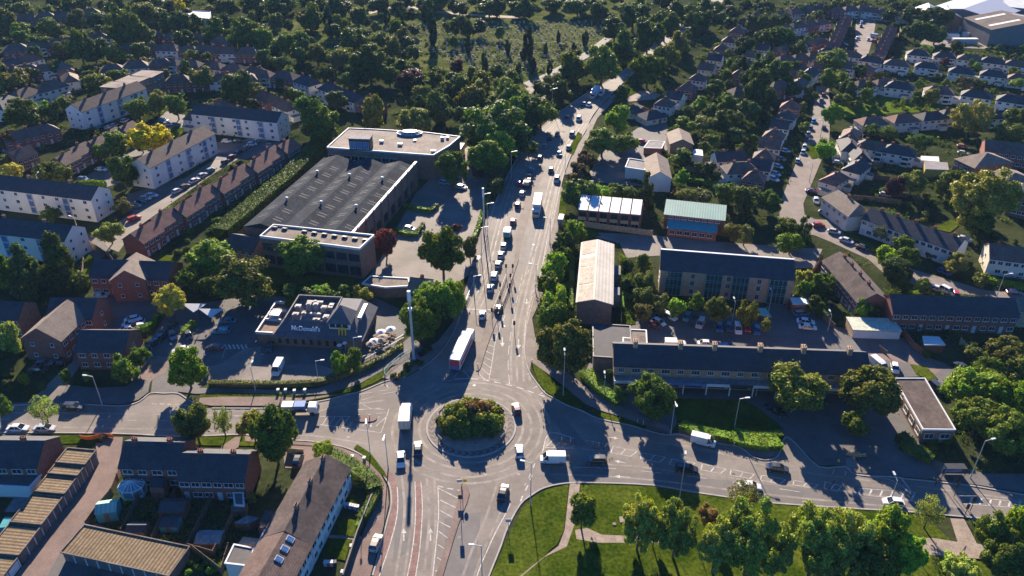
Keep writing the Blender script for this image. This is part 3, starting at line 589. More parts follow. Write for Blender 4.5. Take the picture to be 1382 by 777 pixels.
TREES_FAR = """185 145 36 30 o|211 137 32 32 o|237 140 32 34 g|131 112 38 30 o|160 101 28 18 g|247 95 24 26 d|273 104 32 30 o|322 118 52 46 d|224 86 18 14 g|21 104 36 26 o|28 152 50 36 g|57 147 30 22 b|82 140 22 20 g|5 189 24 24 w|165 34 46 60 d|196 21 50 36 o|232 29 34 34 d|257 32 28 30 g|283 40 36 34 g|319 42 44 40 g|342 48 34 34 g|242 8 16 18 y|106 60 34 46 d|126 68 28 26 g|154 73 30 26 g|70 37 36 26 g|26 38 24 18 b|188 68 26 22 o|67 16 30 16 d|129 27 34 20 d|51 58 28 20 g|82 64 26 20 o|198 83 18 14 g|177 81 18 14 g
353 52 30 30 g|384 58 32 30 g|408 60 28 32 g|427 70 26 28 o|417 21 38 34 g|443 31 14 32 k|484 23 28 26 o|476 51 40 36 d|499 86 50 44 d|458 78 28 26 o|530 62 26 30 o|548 56 22 16 d|583 41 14 36 k|556 104 38 28 r|592 106 24 24 o|566 127 30 26 o|597 140 38 44 d|638 130 36 36 o|615 90 22 18 r|654 88 10 26 k|631 59 9 20 k|685 64 8 16 k|632 33 28 28 d|610 34 22 22 d|420 153 40 54 d|435 168 50 50 g|502 152 32 54 o|453 135 26 24 o|558 163 50 30 o|677 124 40 36 o|692 132 34 34 g|347 122 26 22 o|718 148 50 38 g|759 119 32 30 d|765 101 24 22 d|780 86 42 40 o|813 86 46 48 o|847 60 38 44 d|875 45 38 44 d|855 21 52 36 d|898 31 42 40 d|922 15 40 30 d|935 28 26 26 g|950 27 22 24 d|914 58 32 32 o|898 76 34 38 o|875 92 44 44 g|839 127 22 26 d|834 160 34 34 b|813 190 46 36 g|842 192 34 30 g|712 61 16 38 k|754 50 6 14 k|790 52 10 18 k|736 66 7 12 k|1009 148 32 30 d|981 139 30 28 g|981 161 36 32 d|1022 120 36 48 d|1027 86 36 36 d|1006 60 28 26 d|940 139 24 20 b|950 165 30 18 o|925 168 30 18 g|1032 53 30 26 d
1053 50 44 32 d|1053 99 34 36 d|1127 81 44 28 o|1125 104 32 28 g|1163 96 22 16 g|1145 119 24 24 d|1172 117 18 18 o|1170 127 16 18 b|1135 135 24 20 g|1240 134 20 20 g|1260 130 20 26 o|1219 136 9 14 s|1124 153 24 28 b|1312 158 52 46 p|1374 161 36 36 g|1361 181 40 34 g|1176 175 20 16 g|1112 196 20 16 b|1230 19 30 26 d|1264 22 44 24 d|1238 40 36 26 d|1264 45 32 24 d|1276 83 12 12 r|1047 27 24 18 d|1302 111 24 16 w|1243 191 32 18 g|1153 141 12 12 o|1320 112 20 14 o|1250 66 20 14 b|1304 78 12 14 b|1372 112 18 14 b|1200 178 26 14 g|1370 96 16 12 g
525 100 30 26 g|470 108 26 24 d|440 100 24 24 d|380 85 24 22 d|400 128 22 20 g|300 10 34 20 d|340 8 40 22 d|380 6 40 20 d|460 8 36 18 d|510 6 30 16 d|580 6 30 14 g|620 10 26 14 d|660 8 34 18 d|700 10 30 14 d|745 6 30 16 d|780 8 34 16 d|815 14 34 26 d|830 38 34 30 d|20 10 36 18 d|100 6 40 18 d|150 5 34 14 d|200 2 34 14 d|650 36 22 20 d|674 44 18 16 g|540 26 14 22 k|522 22 10 18 k|575 18 12 18 k|612 55 16 14 g|720 88 8 16 k|700 92 7 14 k|742 92 9 16 k|690 100 18 16 o|650 105 26 24 o|620 112 26 26 g|705 72 7 12 k|775 66 9 12 k|745 108 24 20 o|730 120 26 24 d|960 8 30 16 d|990 14 26 18 d|1012 30 24 20 d|1075 12 26 14 d|1100 22 22 14 d|1030 8 26 12 d|1200 20 22 14 d|1215 10 26 12 d|1140 8 22 10 d|1290 60 16 12 d|1080 66 26 20 d|1075 90 22 20 d|1000 88 26 24 d|980 100 22 18 g|965 118 24 20 g|1010 105 26 24 d|960 148 20 18 g|1028 148 22 20 d|1040 130 22 22 d|990 182 30 20 d|960 190 26 18 g|930 150 18 14 g|1072 120 20 20 d|1085 105 18 18 g"""
for row in TREES_FAR.replace('\n', '|').split('|'):
    q = row.split()
    if q: tree(float(q[0]), float(q[1]), float(q[2]), float(q[3]), q[4])
placed = []
def scatter(n, box, wr, kinds, mind=.7, avoid=()):
    k = 0; tries = 0
    while k < n and tries < n*30:
        tries += 1; x = random.uniform(box[0], box[2]); y = random.uniform(box[1], box[3]); w = random.uniform(*wr)
        if any(abs(x-a)+abs(y-b)*1.6 < (w+c)*mind for a, b, c in placed): continue
        if any(q[0] < x < q[2] and q[1] < y < q[3] for q in avoid): continue
        placed.append((x, y, w)); tree(x, y, w, w*random.uniform(.75, 1.1), random.choice(kinds)); k += 1
scatter(46, (0, -4, 420, 60), (16, 32), 'ddddgogo'); scatter(24, (420, -6, 900, 12), (16, 30), 'dddgo'); scatter(26, (930, -4, 1240, 40), (12, 20), 'dddgo', avoid=((1112, 10, 1200, 70),))
scatter(8, (0, 60, 330, 90), (12, 20), 'ddgo'); scatter(14, (960, 60, 1100, 200), (12, 18), 'dgog', avoid=((1085, 110, 1125, 200),)); scatter(18, (1180, 60, 1382, 150), (8, 14), 'dgogb', mind=.5, avoid=((1128, 118, 1300, 166),)); scatter(14, (880, 40, 1110, 130), (9, 15), 'dgog', mind=.5)
scatter(9, (270, 120, 420, 148), (12, 20), 'dgo'); scatter(10, (930, 180, 1030, 260), (12, 18), 'dgog')
scatter(44, (330, 4, 570, 105), (12, 24), 'ddggo', mind=.55, avoid=((560, 0, 570, 100),)); scatter(26, (560, 96, 700, 160), (14, 26), 'dgo', mind=.6); scatter(9, (210, 60, 420, 130), (10, 18), 'dgo', mind=.55); scatter(18, (640, 140, 720, 200), (18, 34), 'ddg', mind=.5); scatter(16,(0,90,140,150),(12,22),'dgo',mind=.6)
# roundabout planting: mounded shrubs on the island
for (dx, dy, r_, hh, kk) in ((-3.6,3.2,2.2,1.7,'b'),(-1.2,4.2,2.3,1.8,'b'),(1.4,4.4,2.2,1.8,'b'),(3.8,3.4,2.0,1.7,'b'),(-4.6,.8,2.3,1.8,'g'),(-2.4,1.6,2.5,2.4,'b'),(.4,2.0,2.5,2.6,'r'),(2.6,1.4,2.4,2.3,'w'),(4.8,.8,2.0,1.7,'b'),(-4.4,-1.8,2.3,1.9,'b'),(-1.8,-1.2,2.5,2.5,'b'),(1.0,-.8,2.5,2.6,'b'),(3.6,-1.2,2.3,2.1,'b'),(5.4,-2.0,1.6,1.4,'b'),(-3.4,-3.6,2.1,1.7,'g'),(-.8,-3.6,2.3,1.9,'g'),(1.8,-3.4,2.2,1.9,'g'),(4.2,-3.4,1.6,1.5,'g'),(-6.6,.2,1.2,.9,'o'),(5.8,3.4,1.1,1.2,'o'),(-5.6,-3.4,.9,.7,'o'),(.2,.6,2.2,3.0,'w')):
    o = bpy.data.objects.new('shrub', random.choice(CR['bushhi'])); COL.objects.link(o); o.location = (RC.x+dx, RC.y+dy+.6, hh*.72+.2); r_ *= 1.1; hh *= 1.08; o.scale = (r_, r_, hh); o.rotation_euler = (0, 0, random.uniform(0, 6))
    kc = dict(b=(.20,.22,.028), g=(.08,.13,.025), r=(.18,.09,.04), w=(.17,.10,.04), o=(.11,.115,.04))[kk]; f = random.uniform(.85, 1.2); o.color = (kc[0]*f, kc[1]*f, kc[2]*f, 1)
    reg(o, dict(b='yellow green', g='deep green', r='reddish brown', w='brown flowering', o='small olive')[kk], 'shrub', 'mounded shrubs on the roundabout island')
# hedges
def hedge(pts, wid, hh, kind='g', look='clipped green', dens_=9, curve=2):
    P = [Vector((q.x, q.y, 0)) for q in gp(smooth(pts, curve))]
    c0 = P[0].copy(); mb = MB(); V = []; r = rng
    ribbon(mb, [((p-c0).x, (p-c0).y) for p in P], wid*.86, 0, h=hh*.93)
    for a, b in zip(P, P[1:]):
        L = (b-a).length; d = (b-a)/max(L, 1e-5); n = Vector((-d.y, d.x, 0)); N = int(L*(wid+2*hh)*dens_)
        sc = max(.10, .9/F*DEP(a.x, a.y)*1.1); N = min(N, int(L*(wid+2*hh)*1.6/(sc*sc)))
        for _ in range(N):
            u = r.random()*L; s = r.random()*(wid+2*hh)
            if s < hh: y, z, nn = -wid/2, s, -n
            elif s < hh+wid: y, z, nn = s-hh-wid/2, hh, Vector((0,0,1))
            else: y, z, nn = wid/2, s-hh-wid, n
            c = a-c0+d*u+n*(y+r.normal()*.06); c.z = z*(.96+.1*r.random())
            nn = (nn+Vector(r.normal(size=3)*.5)).normalized(); t = nn.cross(Vector(r.normal(size=3))).normalized()*sc; bb = nn.cross(t)
            mb.quad(c-t, c-bb, c+t, c+bb)
    o = mb.build('hedge', LEAFD); o.location = c0; kc = KC[kind][0]; o.color = (*kc, 1)
    mid = P[len(P)//2]; px = PIX(mid.x, mid.y, hh); o['category'] = 'hedge'; THINGS.append((o, look, px[0], px[1])); return o
HG = [([(282,520),(350,521),(420,520),(440,516)], 1.1, 1.3, 'o'), ([(440,516),(470,507),(500,495),(530,477),(543,469)], 1.1, 1.3, 'o'),
 ([(440,618),(460,628),(480,640),(500,655),(508,668)], 3.2, 2.4, 'g'), ([(508,668),(498,690),(488,705)], 2.0, 1.8, 'g'), ([(488,705),(484,716)],1.2,1.5,'b'),
 ([(918,576),(940,584),(965,589),(985,593)], 2.4, 1.3, 'b'), ([(985,593),(1010,599),(1035,602),(1052,600)], 3.4, 1.3, 'b'), ([(990,584),(1020,589),(1054,587)], 1.6, .9, 'b'),
 ([(790,505),(806,522),(822,535),(838,547)], 3.4, 1.5, 'b'), ([(300,325),(330,300),(365,270),(395,245),(425,212),(440,190)], 6, 4.5, 'g'),
 ([(545,280),(560,284),(582,287)], 1.2, 1.4, 'b'), ([(533,313),(550,318),(565,318)], 1.6, 1.3, 'b'), ([(582,287),(590,279)], 1.2, 1.3, 'g'), ([(562,318),(572,305)], 1.2, 1.3, 'g'),
 ([(1000,345),(0,0)], 0, 0, '')[:0] or ([(1216,602),(1235,612),(1258,624)], 3, 1.6, 'g'), ([(1140,560),(1148,566)],1.5,1,'g'), ([(1212,592),(1228,604)], 3, 1.8, 'd'),
 ([(108,250),(125,249),(143,251)], 1.4, 1.6, 'b'), ([(262,438),(248,452),(236,462)][:2], 1.5, 1.5, 'b'), ([(186,448),(200,445),(210,436),(213,430)], 1.5, 1.6, 'b'),
 ([(925,245),(950,248),(978,256)], 1.2, 1.5, 'b'), ([(1060,395),(1070,415)][:2], 1.5, 1.5, 'b'), ([(1100,398),(1112,432)], 3, 1.6, 'g'), ([(1136,430),(1170,430)], 1.6, 1.4, 'g'), ([(1180,432),(1196,431)], 1.4, 1.3, 'g'),
 ([(636,335),(648,300),(660,262)], 1.2, 1.2, 'b'), ([(1225,399),(1243,400)], 1.6, 1.4, 'b'), ([(1325,378),(1350,384),(1382,390)], 2, 1.4, 'b'), ([(720,92),(760,78)][:0] or [(450,88),(470,92)], 2, 2, 'g'),
 ([(230,284),(214,300)], 2, 1.6, 'b'), ([(242,228),(262,216),(290,200)], 2.6, 1.3, 'g'), ([(132,376),(160,381)], 1, 1, 'g'), ([(838,385),(838,420)], 1.6, 1.4, 'b'), ([(770,420),(772,350)], 1.3, 1.3, 'b'), ([(1150,325),(1190,348),(1205,380)], 1.2, 1.2, 'g')]
for q in HG:
    if q: hedge(*q)
# ---------------- buildings
WC = {}
def winmesh(w, h, style='casement', frame='fascia', glassm='glass', bars=2):
    key = (round(w,2), round(h,2), style, frame, glassm, bars)
    if key in WC: return WC[key]
    t = .07 if w > .8 else .05
    m = MB(); m.box(-w/2, w/2, -.10, -.0, -h/2, -h/2+t); m.box(-w/2, w/2, -.10, -.0, h/2-t, h/2)
    m.box(-w/2, -w/2+t, -.10, 0, -h/2+t, h/2-t); m.box(w/2-t, w/2, -.10, 0, -h/2+t, h/2-t)
    for k in range(1, bars): x = -w/2+w*k/bars; m.box(x-t*.4, x+t*.4, -.09, 0, -h/2+t, h/2-t)
    m.box(-w/2-.08, w/2+.08, -.18, 0, -h/2-.08, -h/2-.003)
    g = MB(); g.box(-w/2+t, w/2-t, -.055, -.01, -h/2+t, h/2-t)
    WC[key] = (m.mesh('window', M[frame]), g.mesh('pane', M[glassm])); return WC[key]
DOORM = None
def add_window(par, x, y, z, ang, w, h, frame='fascia', glassm='glass', bars=2, name='window'):
    a, b = winmesh(w, h, 'c', frame, glassm, bars); o = link(name, a, par); o.location = (x, y, z); o.rotation_euler = (0, 0, ang)
    p = link('pane', b, o); return o
def add_door(par, x, y, ang, m='door', w=.95, h=2.05, name='door'):
    k = ('door', m, w, h)
    if k not in WC:
        d = MB(); d.box(-w/2, w/2, -.07, 0, 0, h); WC[k] = d.mesh(name, M[m])
    o = link(name, WC[k], par); o.location = (x, y, .02); o.rotation_euler = (0, 0, ang); return o
def wallbody(m, L, W, e, r=None, hip=False):
    """walls with gables, ridge along x"""
    x, y = L/2, W/2
    if r and not hip:
        for s in (-1, 1):
            pts = [(s*x,-y,0),(s*x,y,0),(s*x,y,e),(s*x,0,r),(s*x,-y,e)]; m.quad(*(pts if s > 0 else pts[::-1]))
        m.quad((-x,-y,0),(x,-y,0),(x,-y,e),(-x,-y,e)); m.quad((x,y,0),(-x,y,0),(-x,y,e),(x,y,e))
        m.quad((-x,-y,e),(x,-y,e),(x,0,r),(-x,0,r)); m.quad((x,y,e),(-x,y,e),(-x,0,r),(x,0,r))
    else: m.box(-x, x, -y, y, 0, e)
def roofmesh(L, W, e, r, hip=0, ov=.35, ovg=.15, th=.16):
    m = MB(); x, y = L/2+(ov if hip else ovg), W/2+ov; sl = (r-e)/(W/2); z0 = e-ov*sl; T = th
    if hip:
        h = min(x-.2, y*hip) 
        A, B, C_, D = (-x,-y,z0), (x,-y,z0), (x,y,z0), (-x,y,z0); E_, Fv = (-x+h,0,r), (x-h,0,r)
        up = lambda p: (p[0], p[1], p[2]+T)
        m.quad(up(A), up(B), up(Fv), up(E_)); m.quad(up(C_), up(D), up(E_), up(Fv)); m.quad(up(B), up(C_), up(Fv)); m.quad(up(D), up(A), up(E_))
        for a, b in ((A,B),(B,C_),(C_,D),(D,A)): m.quad(a, b, up(b), up(a))
        m.quad(D, C_, B, A)
    else:
        for s in (-1, 1):
            a, b, c, d = (-x,s*y,z0), (x,s*y,z0), (x,0,r), (-x,0,r); up = lambda p: (p[0], p[1], p[2]+T)
            q = [up(a), up(b), up(c), up(d)]; m.quad(*(q if s < 0 else q[::-1])); q = [a,b,c,d]; m.quad(*(q[::-1] if s < 0 else q))
            q = [a, b, up(b), up(a)]; m.quad(*(q if s < 0 else q[::-1]))
            for k in ((b,c),(d,a)): q = [k[0], k[1], up(k[1]), up(k[0])]; m.quad(*(q if s < 0 else q[::-1]))
    return m
def chimney_mesh(h=1.6, w=.9, d=.6, m='brick', z=0):
    key = ('ch', h, w, d, m)
    if key not in WC:
        c = MB(); c.box(-w/2, w/2, -d/2, d/2, -1.0, h-.18); c.box(-w/2-.06, w/2+.06, -d/2-.06, d/2+.06, h-.178, h)
        for k in (-.25, .25): c.cyl((k*w, 0, h), (k*w, 0, h+.4), .13, .10, 8)
        WC[key] = c.mesh('chimney', M[m])
    return WC[key]
def ang2(a, b): return math.atan2(b.y-a.y, b.x-a.x)
PROTO = {}
def windows_rows(o, L, W, e, nwin, storeys, ww=1.3, wh=1.15, sides=(-1,1), skip=(), frame='fascia', bars=2, doors=0, doorm='door', ends=0):
    fh = e/storeys; ang = {-1: 0, 1: math.pi}
    for s in sides:
        for f in range(storeys):
            for k in range(nwin):
                x = (-L/2+L*(k+.5)/nwin)
                if f == 0 and doors and k % max(1, nwin//doors) == 0: add_door(o, x, s*(W/2+.003), ang[s], doorm); continue
                add_window(o, x, s*(W/2+.003), f*fh+fh*.56, ang[s], ww*(1+.15*((k+f)%2)), wh, frame, bars=bars)
    for s in ((-1, 1) if ends else ()):
        for f in range(storeys):
            for k in range(ends):
                add_window(o, s*(L/2+.003), -W/2+W*(k+.5)/ends, f*fh+fh*.56, math.pi/2*s, .9, wh*.9, frame, bars=1)
def house(name, look, X, Y, rot, L, W, e, r, wall='brick', roof='slate', hip=0, nwin=0, storeys=2, chim=(), chm='brick', cat='house', group=None, ends=0, doors=0, sides=(-1,1), ww=1.3, wh=1.15, frame='fascia', ov=.35, doorm='door', bars=2, reg_=True):
    o = empty(name, (X, Y, 0), rot)
    m = MB(); wallbody(m, L, W, e, r-.02, bool(hip)); m.build('wall', M[wall], o)
    rf = roofmesh(L, W, e, r, hip, ov).build('roof', M[roof], o)
    for cx_ in chim:
        c = link('chimney', chimney_mesh(1.0, .9, .6, chm), rf); c.location = (cx_*L/2, 0, r+.02)
    if nwin: windows_rows(o, L, W, e, nwin, storeys, ww, wh, sides, frame=frame, ends=ends, doors=doors, doorm=doorm, bars=bars)
    if reg_: reg(o, look, cat, group)
    return o
def from_eaves(a, b, W, e, ov=.35):
    """front eaves line from two surveyed points -> centre, rotation, length (front faces the camera)"""
    A, B = G(*a, e-.2), G(*b, e-.2); d = (B-A); L = d.length; d.normalize(); n = Vector((-d.y, d.x, 0))
    if n.dot(((A+B)/2).xy.to_3d()) < 0: n = -n
    c = (A+B)/2+n*(W/2+ov); return c.x, c.y, math.atan2(d.y, d.x), L
def from_ridge(a, b, r):
    A, B = G(*a, r), G(*b, r); return (A.x+B.x)/2, (A.y+B.y)/2, ang2(A, B), (B-A).length
# --- white three storey flats
def flats(look, spec, L=None, W=9.0, **k):
    X, Y, rot, L0 = spec; nb = max(4, int(L0/5.2))
    o = house('apartment_block', look, X, Y, rot, L0, W, 7.9, 10.6, 'white', 'slate' if k.get('slate', 1) else 'brownt', 0, nb, 3, [t for t in (-.6,0,.6)], 'brownbrick', 'apartment block', 'white three storey flats of the estate', ends=2, ww=1.2, wh=1.1)
    for s in (-1, 1):      # blue glazed stair bays
        for t in (-.5, .1, .62):
            b = MB(); b.box(-1.1, 1.1, -.16, 0, 0, 7.2); p = b.build('stair_bay', M['palemetal'], o); p.location = (t*L0/2, s*(W/2+.004), .3); p.rotation_euler = (0,0, 0 if s<0 else math.pi)
            g = MB()
            for f in range(3): g.box(-.85, .85, -.19, -.165, .5+f*2.35, 2.2+f*2.35)
            q = g.build('pane', M['roofglass'], p)
    return o
def eaves_ext(a, b, x0, W, e): return from_eaves(a, b, W, e)
flats('long white dark roofed', from_eaves((-62,249), (122,271), 9, 7.9)); flats('white gabled lower', from_eaves((-95,306), (86,326.5), 9, 7.9))
flats('white brown roofed diagonal', from_eaves((203,227.6), (291,181), 9, 7.9), slate=0); flats('white dark roofed', from_eaves((257,154), (373,166), 9, 7.9)); flats('long white brown roofed', from_eaves((110.6,152), (198,120), 9, 7.9), slate=0)
for k, (a, b) in enumerate((((166,121),(181,114)),((184,114),(203,106)),((206,106),(222,98)))):
    X, Y, rot, L = from_eaves(a, b, 11, 9.5); o = empty('brick_flats', (X, Y, 0), rot); m = MB(); m.box(-L/2, L/2, -5.5, 5.5, 0, 9.6); m.build('wall', M['brownbrick'], o)
    m = MB(); m.box(-L/2-.2, L/2+.2, -5.7, 5.7, 9.603, 9.9); rf = m.build('roof', M['felt'], o)
    windows_rows(o, L, 11, 9.5, 3, 3); reg(o, 'flat topped brown brick', 'apartment block', 'stepped brick flats at the end of the white block')
# --- estate terraces (brick, red-brown roofs, staggered)
def terrace(pts, z, n, W, e, r, wall, roof, look, gap=.4, stag=.9, chim=(0,), nwin=4, group=None, cat='house', name='terraced_house', **kw):
    P = [Vector(G(*p, z)) for p in pts]; A, B = P[0], P[-1]; d = (B-A).normalized(); L = (B-A).length/n; nn = Vector((-d.y, d.x, 0))
    out = []
    for k in range(n):
        c = A+d*L*(k+.5)+nn*stag*(1 if k % 2 else -1)*.5
        out.append(house(name, look, c.x, c.y, math.atan2(d.y, d.x), L-gap, W, e+(.25 if k % 2 else 0), r+(.25 if k % 2 else 0), wall, roof, 0, nwin, 2, chim, 'brick', cat, group, **kw))
    return out
terrace([(174,316),(392,186)], 7.2, 9, 7.6, 4.8, 7.4, 'brick', 'redt', 'red brick terraced pair of', group='brick terrace along the estate street', doors=2)
terrace([(72,214),(178,163)], 7, 5, 7.4, 4.8, 7.2, 'brick', 'brownt', 'brown roofed brick terraced', group='brick terrace below the long white flats', doors=2)
terrace([(10,206),(40,196)], 7, 1, 7.4, 4.8, 7.2, 'brick', 'brownt', 'brown roofed brick', doors=2)
# --- semis: proto copied
def copy_tree(o):
    c = o.copy(); COL.objects.link(c)
    for ch in list(o.children):
        d = ch.copy(); COL.objects.link(d); d.parent = c
        for g in ch.children: e_ = g.copy(); COL.objects.link(e_); e_.parent = d
    return c
def semi_proto(kind):
    if kind in PROTO: return PROTO[kind], False
    wall, roof, hip, L, W = {'wh': ('white','brownt',.9,13,7.8), 'wd': ('white','slate',.9,13,7.8), 'cr': ('cream','redt',.9,12.8,7.8), 'br': ('brick','brownt',.9,12.6,7.8), 'wg': ('white','slate',0,13.5,8), 'bg': ('brick','brownt',0,14,7.6), 'sm': ('white','brownt',.9,8.8,7.6), 'sr': ('brick','redt',.9,8.6,7.4), 'sd': ('white','slate',0,8.4,7.4), 'sg': ('cream','brownt',0,8.6,7.2), 'bu': ('cream','slate',.9,12,9), 'tr': ('brick','redt',0,6.2,9)}[kind]
    e, r = (2.9, 5.6) if kind == 'bu' else (5.2, 8.0)
    o = house('semi_detached_house', '', 0, 0, 0, L, W, e, r, wall, roof, hip, 4 if L > 8 else 2, 1 if kind == 'bu' else 2, (-.0,) if L < 13 else (-.45,.45), 'brick', 'house', None, doors=2, ends=1, reg_=False)
    if kind in ('wh','wd','cr','wg'):
        m = MB(); m.box(L/2+.003, L/2+2.6, -2, 2.8, 0, 2.5); g = m.build('garage', M[wall], o); m = MB(); m.box(L/2+.003, L/2+2.8, -2.2, 3, 2.503, 2.7); m.build('garage_roof', M['feltgrey'], g)
        m = MB(); m.box(-L/4-1.6, -L/4+1.6, W/2+.13, W/2+2.6, 0, 2.5); g = m.build('rear_extension', M[wall], o); m = MB(); m.box(-L/4-1.8, -L/4+1.8, W/2+.13, W/2+2.8, 2.503, 2.7); m.build('extension_roof', M['felt'], g)
        m = MB(); m.box(L/4-1.4, L/4+1.4, -W/2-.9, -W/2-.13, 0, 4.7); g = m.build('bay', M[wall], o); m = MB(); m.box(L/4-1.2, L/4+1.2, -W/2-.96, -W/2-.903, .9, 2.2); m.box(L/4-1.2, L/4+1.2, -W/2-.96, -W/2-.903, 3.2, 4.4); m.build('bay_window', M['glass'], g)
    PROTO[kind] = o; return o, True
LK = dict(wh='white walled brown hipped', wd='white walled dark hipped', cr='cream walled red roofed', br='red brick hipped', wg='white gabled', bg='red brick gabled', sm='small white hipped', sr='small red roofed hipped', sd='small white dark gabled', sg='small cream gabled', bu='cream dark roofed low', tr='narrow red roofed terraced')
HPX = []
def semi(px, py, kind, rot, z=6.5, sc=1.0):
    p = G(px, py, z if kind != 'bu' else 4.5); pr, new = semi_proto(kind); o = pr if new else copy_tree(pr)
    o.location = (p.x, p.y, 0); o.rotation_euler = (0, 0, rot+(math.pi if random.random() < .4 else 0)); sc *= .90 if px > 840 else .95; o.scale = (sc, sc, sc*(.9 if px > 1170 else 1)); HPX.append((px, py))
    reg(o, LK[kind], 'house', 'suburban houses' ); return o
def row(pts, kinds, z=6.5, turn=0, sc=1.0):
    P = [G(*p, z) for p in pts]
    for k, p in enumerate(pts):
        a = P[max(0, k-1)]; b = P[min(len(P)-1, k+1)]
        rot = ang2(a, b) if len(P) > 1 else 0
        semi(*p, kinds[k % len(kinds)], rot+turn+random.uniform(-.06,.06), z, sc*random.uniform(.92,1.02))
def lerp_row(a, b, n, kinds, **k): row([(a[0]+(b[0]-a[0])*t/(n-1), a[1]+(b[1]-a[1])*t/(n-1)) for t in range(n)], kinds, **k)
row([(1178,157),(1220,154),(1258,150.5)], ['cr','cr','wd']); row([(1286,147),(1300,146)][:1], ['wd'], turn=.1)
row([(1216,110.5),(1269,117),(1320,122),(1369,129)], ['wd','wh','wd','wd'], sc=1.05); row([(1353,149)], ['wd'])
row([(1178,75),(1212,80),(1253,82.5),(1300,90),(1343,94),(1380,99)], ['wd','wh','wd','wd','wd','wh'])
row([(1241,66),(1277,69),(1311,73),(1342,77),(1375,81)], ['wd','wd','wh','wd','wh'])
row([(1148,69),(1120,66)], ['wh','wd']); row([(1094,93),(1079,108)], ['wd','wh']); row([(1166,108),(1192,105)], ['wh','cr'])
row([(1068,138),(1063,150),(1054,163),(1046,176),(1040,190),(1033,204),(1027,218),(1019,232)], ['sr','sm','sd','sm','sg','sm','sd','sr'], turn=math.pi/2)
row([(1150,175),(1147,190),(1162,203),(1158,218),(1128,233)], ['wh','wd','wd','wd','cr'], turn=.0, sc=.95)
row([(1180,190),(1215,196)], ['wh','wd'])
row([(898,134),(912,125),(929,113),(943,100),(955,87),(966,74),(975,62),(985,50),(996,38),(1008,27),(1022,17)], ['sm','sd','sr','sm','sg','sd','sr','sm','sr','sd','sm'], turn=math.pi/2)
row([(855,143)], ['bu']); row([(880,150)], ['bu'], turn=.5)
row([(1000,95),(1010,82),(1018,70),(1030,60),(1040,44)], ['sr','sm','sg','sd','sr'], turn=math.pi/2); lerp_row((1035,20), (1110,6), 5, ['br','wh','cr']); lerp_row((1060,34), (1108,26), 4, ['br','wh']); lerp_row((1060,62), (1104,52), 3, ['br','wd']); lerp_row((1060,76),(1100,72),3,['wh','br'])
lerp_row((1125,60), (1142,22), 9, ['tr'], turn=math.pi/2); lerp_row((1189,66), (1204,36), 7, ['tr'], turn=math.pi/2)
lerp_row((1178,10), (1228,16), 4, ['wh','cr']); lerp_row((1130,10), (1165,8), 3, ['br','wh'])
lerp_row((1000,118), (1052,112), 2, ['br']); row([(985,205),(1000,222)], ['wg','wh'], turn=math.pi/2)
lerp_row((240,104),(330,100),4,['br','sr','wh']); lerp_row((10,94),(60,88),3,['wh','br']); lerp_row((1140,84),(1170,88),2,['wh','sr']); lerp_row((1062,90),(1100,84),3,['sr','sm']); row([(38,76),(12,82)], ['wh','wd']); row([(67,114),(31,124),(5,137)], ['wh','wh','wd'], sc=1.1); row([(93,101),(85,88)], ['wh','br']); row([(55,171),(25,178)], ['br','bg']); row([(293,140),(268,150)], ['br','wd'])
lerp_row((20,62), (130,48), 5, ['br','wh','bg']); lerp_row((175,60), (335,66), 7, ['br','bg','wh']); lerp_row((230,80), (345,92), 5, ['wh','br']); lerp_row((0,24), (120,14), 5, ['br','bg']); lerp_row((200,42),(300,52),4,['br']); lerp_row((150,88),(215,82),3,['br','wh'])
row([(414,106),(448,116),(474,126),(500,133)], ['wd','wd','wd','br']); row([(354,96),(385,99)], ['cr','br']); row([(360,128),(385,138)], ['br','wh'])
# roofs of the right-hand street corner
def rid(a, b, r, W, e, wall, roof, look, name='house', cat='house', nwin=4, hip=0, chim=(-.6,.6), storeys=2, **k):
    X, Y, rot, L = from_ridge(a, b, r); return house(name, look, X, Y, rot, L, W, e, r, wall, roof, hip, nwin, storeys, chim, 'brick', cat, **k)
def eav(a, b, W, e, r, wall, roof, look, name='house', cat='house', nwin=4, hip=0, chim=(-.6,.6), storeys=2, **k):
    X, Y, rot, L = from_eaves(a, b, W, e, .35); return house(name, look, X, Y, rot, L, W, e, r, wall, roof, hip, nwin, storeys, chim, k.pop('chm','brick'), cat, **k)
rid((1128,254),(1164,279), 8.2, 8.5, 5.4, 'cream', 'tant', 'cream pale roofed corner', nwin=5, hip=.4, chim=(0,), doors=2)
eav((1163,296),(1289,340.5), 8.5, 5.2, 7.6, 'white', 'slate', 'long white terraced row of', nwin=14, chim=(-.75,-.4,0,.4,.8), name='terraced_houses', doors=4)
eav((1336,350),(1400,358), 8.5, 5.2, 7.8, 'cream', 'brownt', 'cream gabled', nwin=6, ends=1, doors=2)
rid((1133,340),(1183,396), 7.6, 8.6, 5.0, 'brick', 'feltbrown', 'brown roofed brick terraced row of', nwin=10, chim=(-.7,-.3,.15,.6), name='terraced_houses', doors=4)
eav((1206,424),(1376,429), 8.6, 5.3, 8.0, 'brick', 'slate', 'long red brick terraced row of', nwin=14, chim=(), name='terraced_houses', doors=4)
eav((1368,420),(1400,421), 4.4, 5.2, 7.2, 'tanbrick', 'tant', 'pale gabled end', nwin=2, chim=())
rid((1318,200),(1345,212), 10, 17, 7.0, 'brick', 'tant', 'large tan roofed brick', 'institution', 'care home', 4, .5, (), reg_=True); rid((1352,224),(1376,236), 9, 14, 6.5, 'white', 'tant', 'tan roofed white walled', 'institution', 'care home', 4, .3, ()); rid((1372,246),(1400,252), 9, 14, 6.5, 'brick', 'tant', 'tan roofed brick', 'institution', 'care home', 4, .3, ())
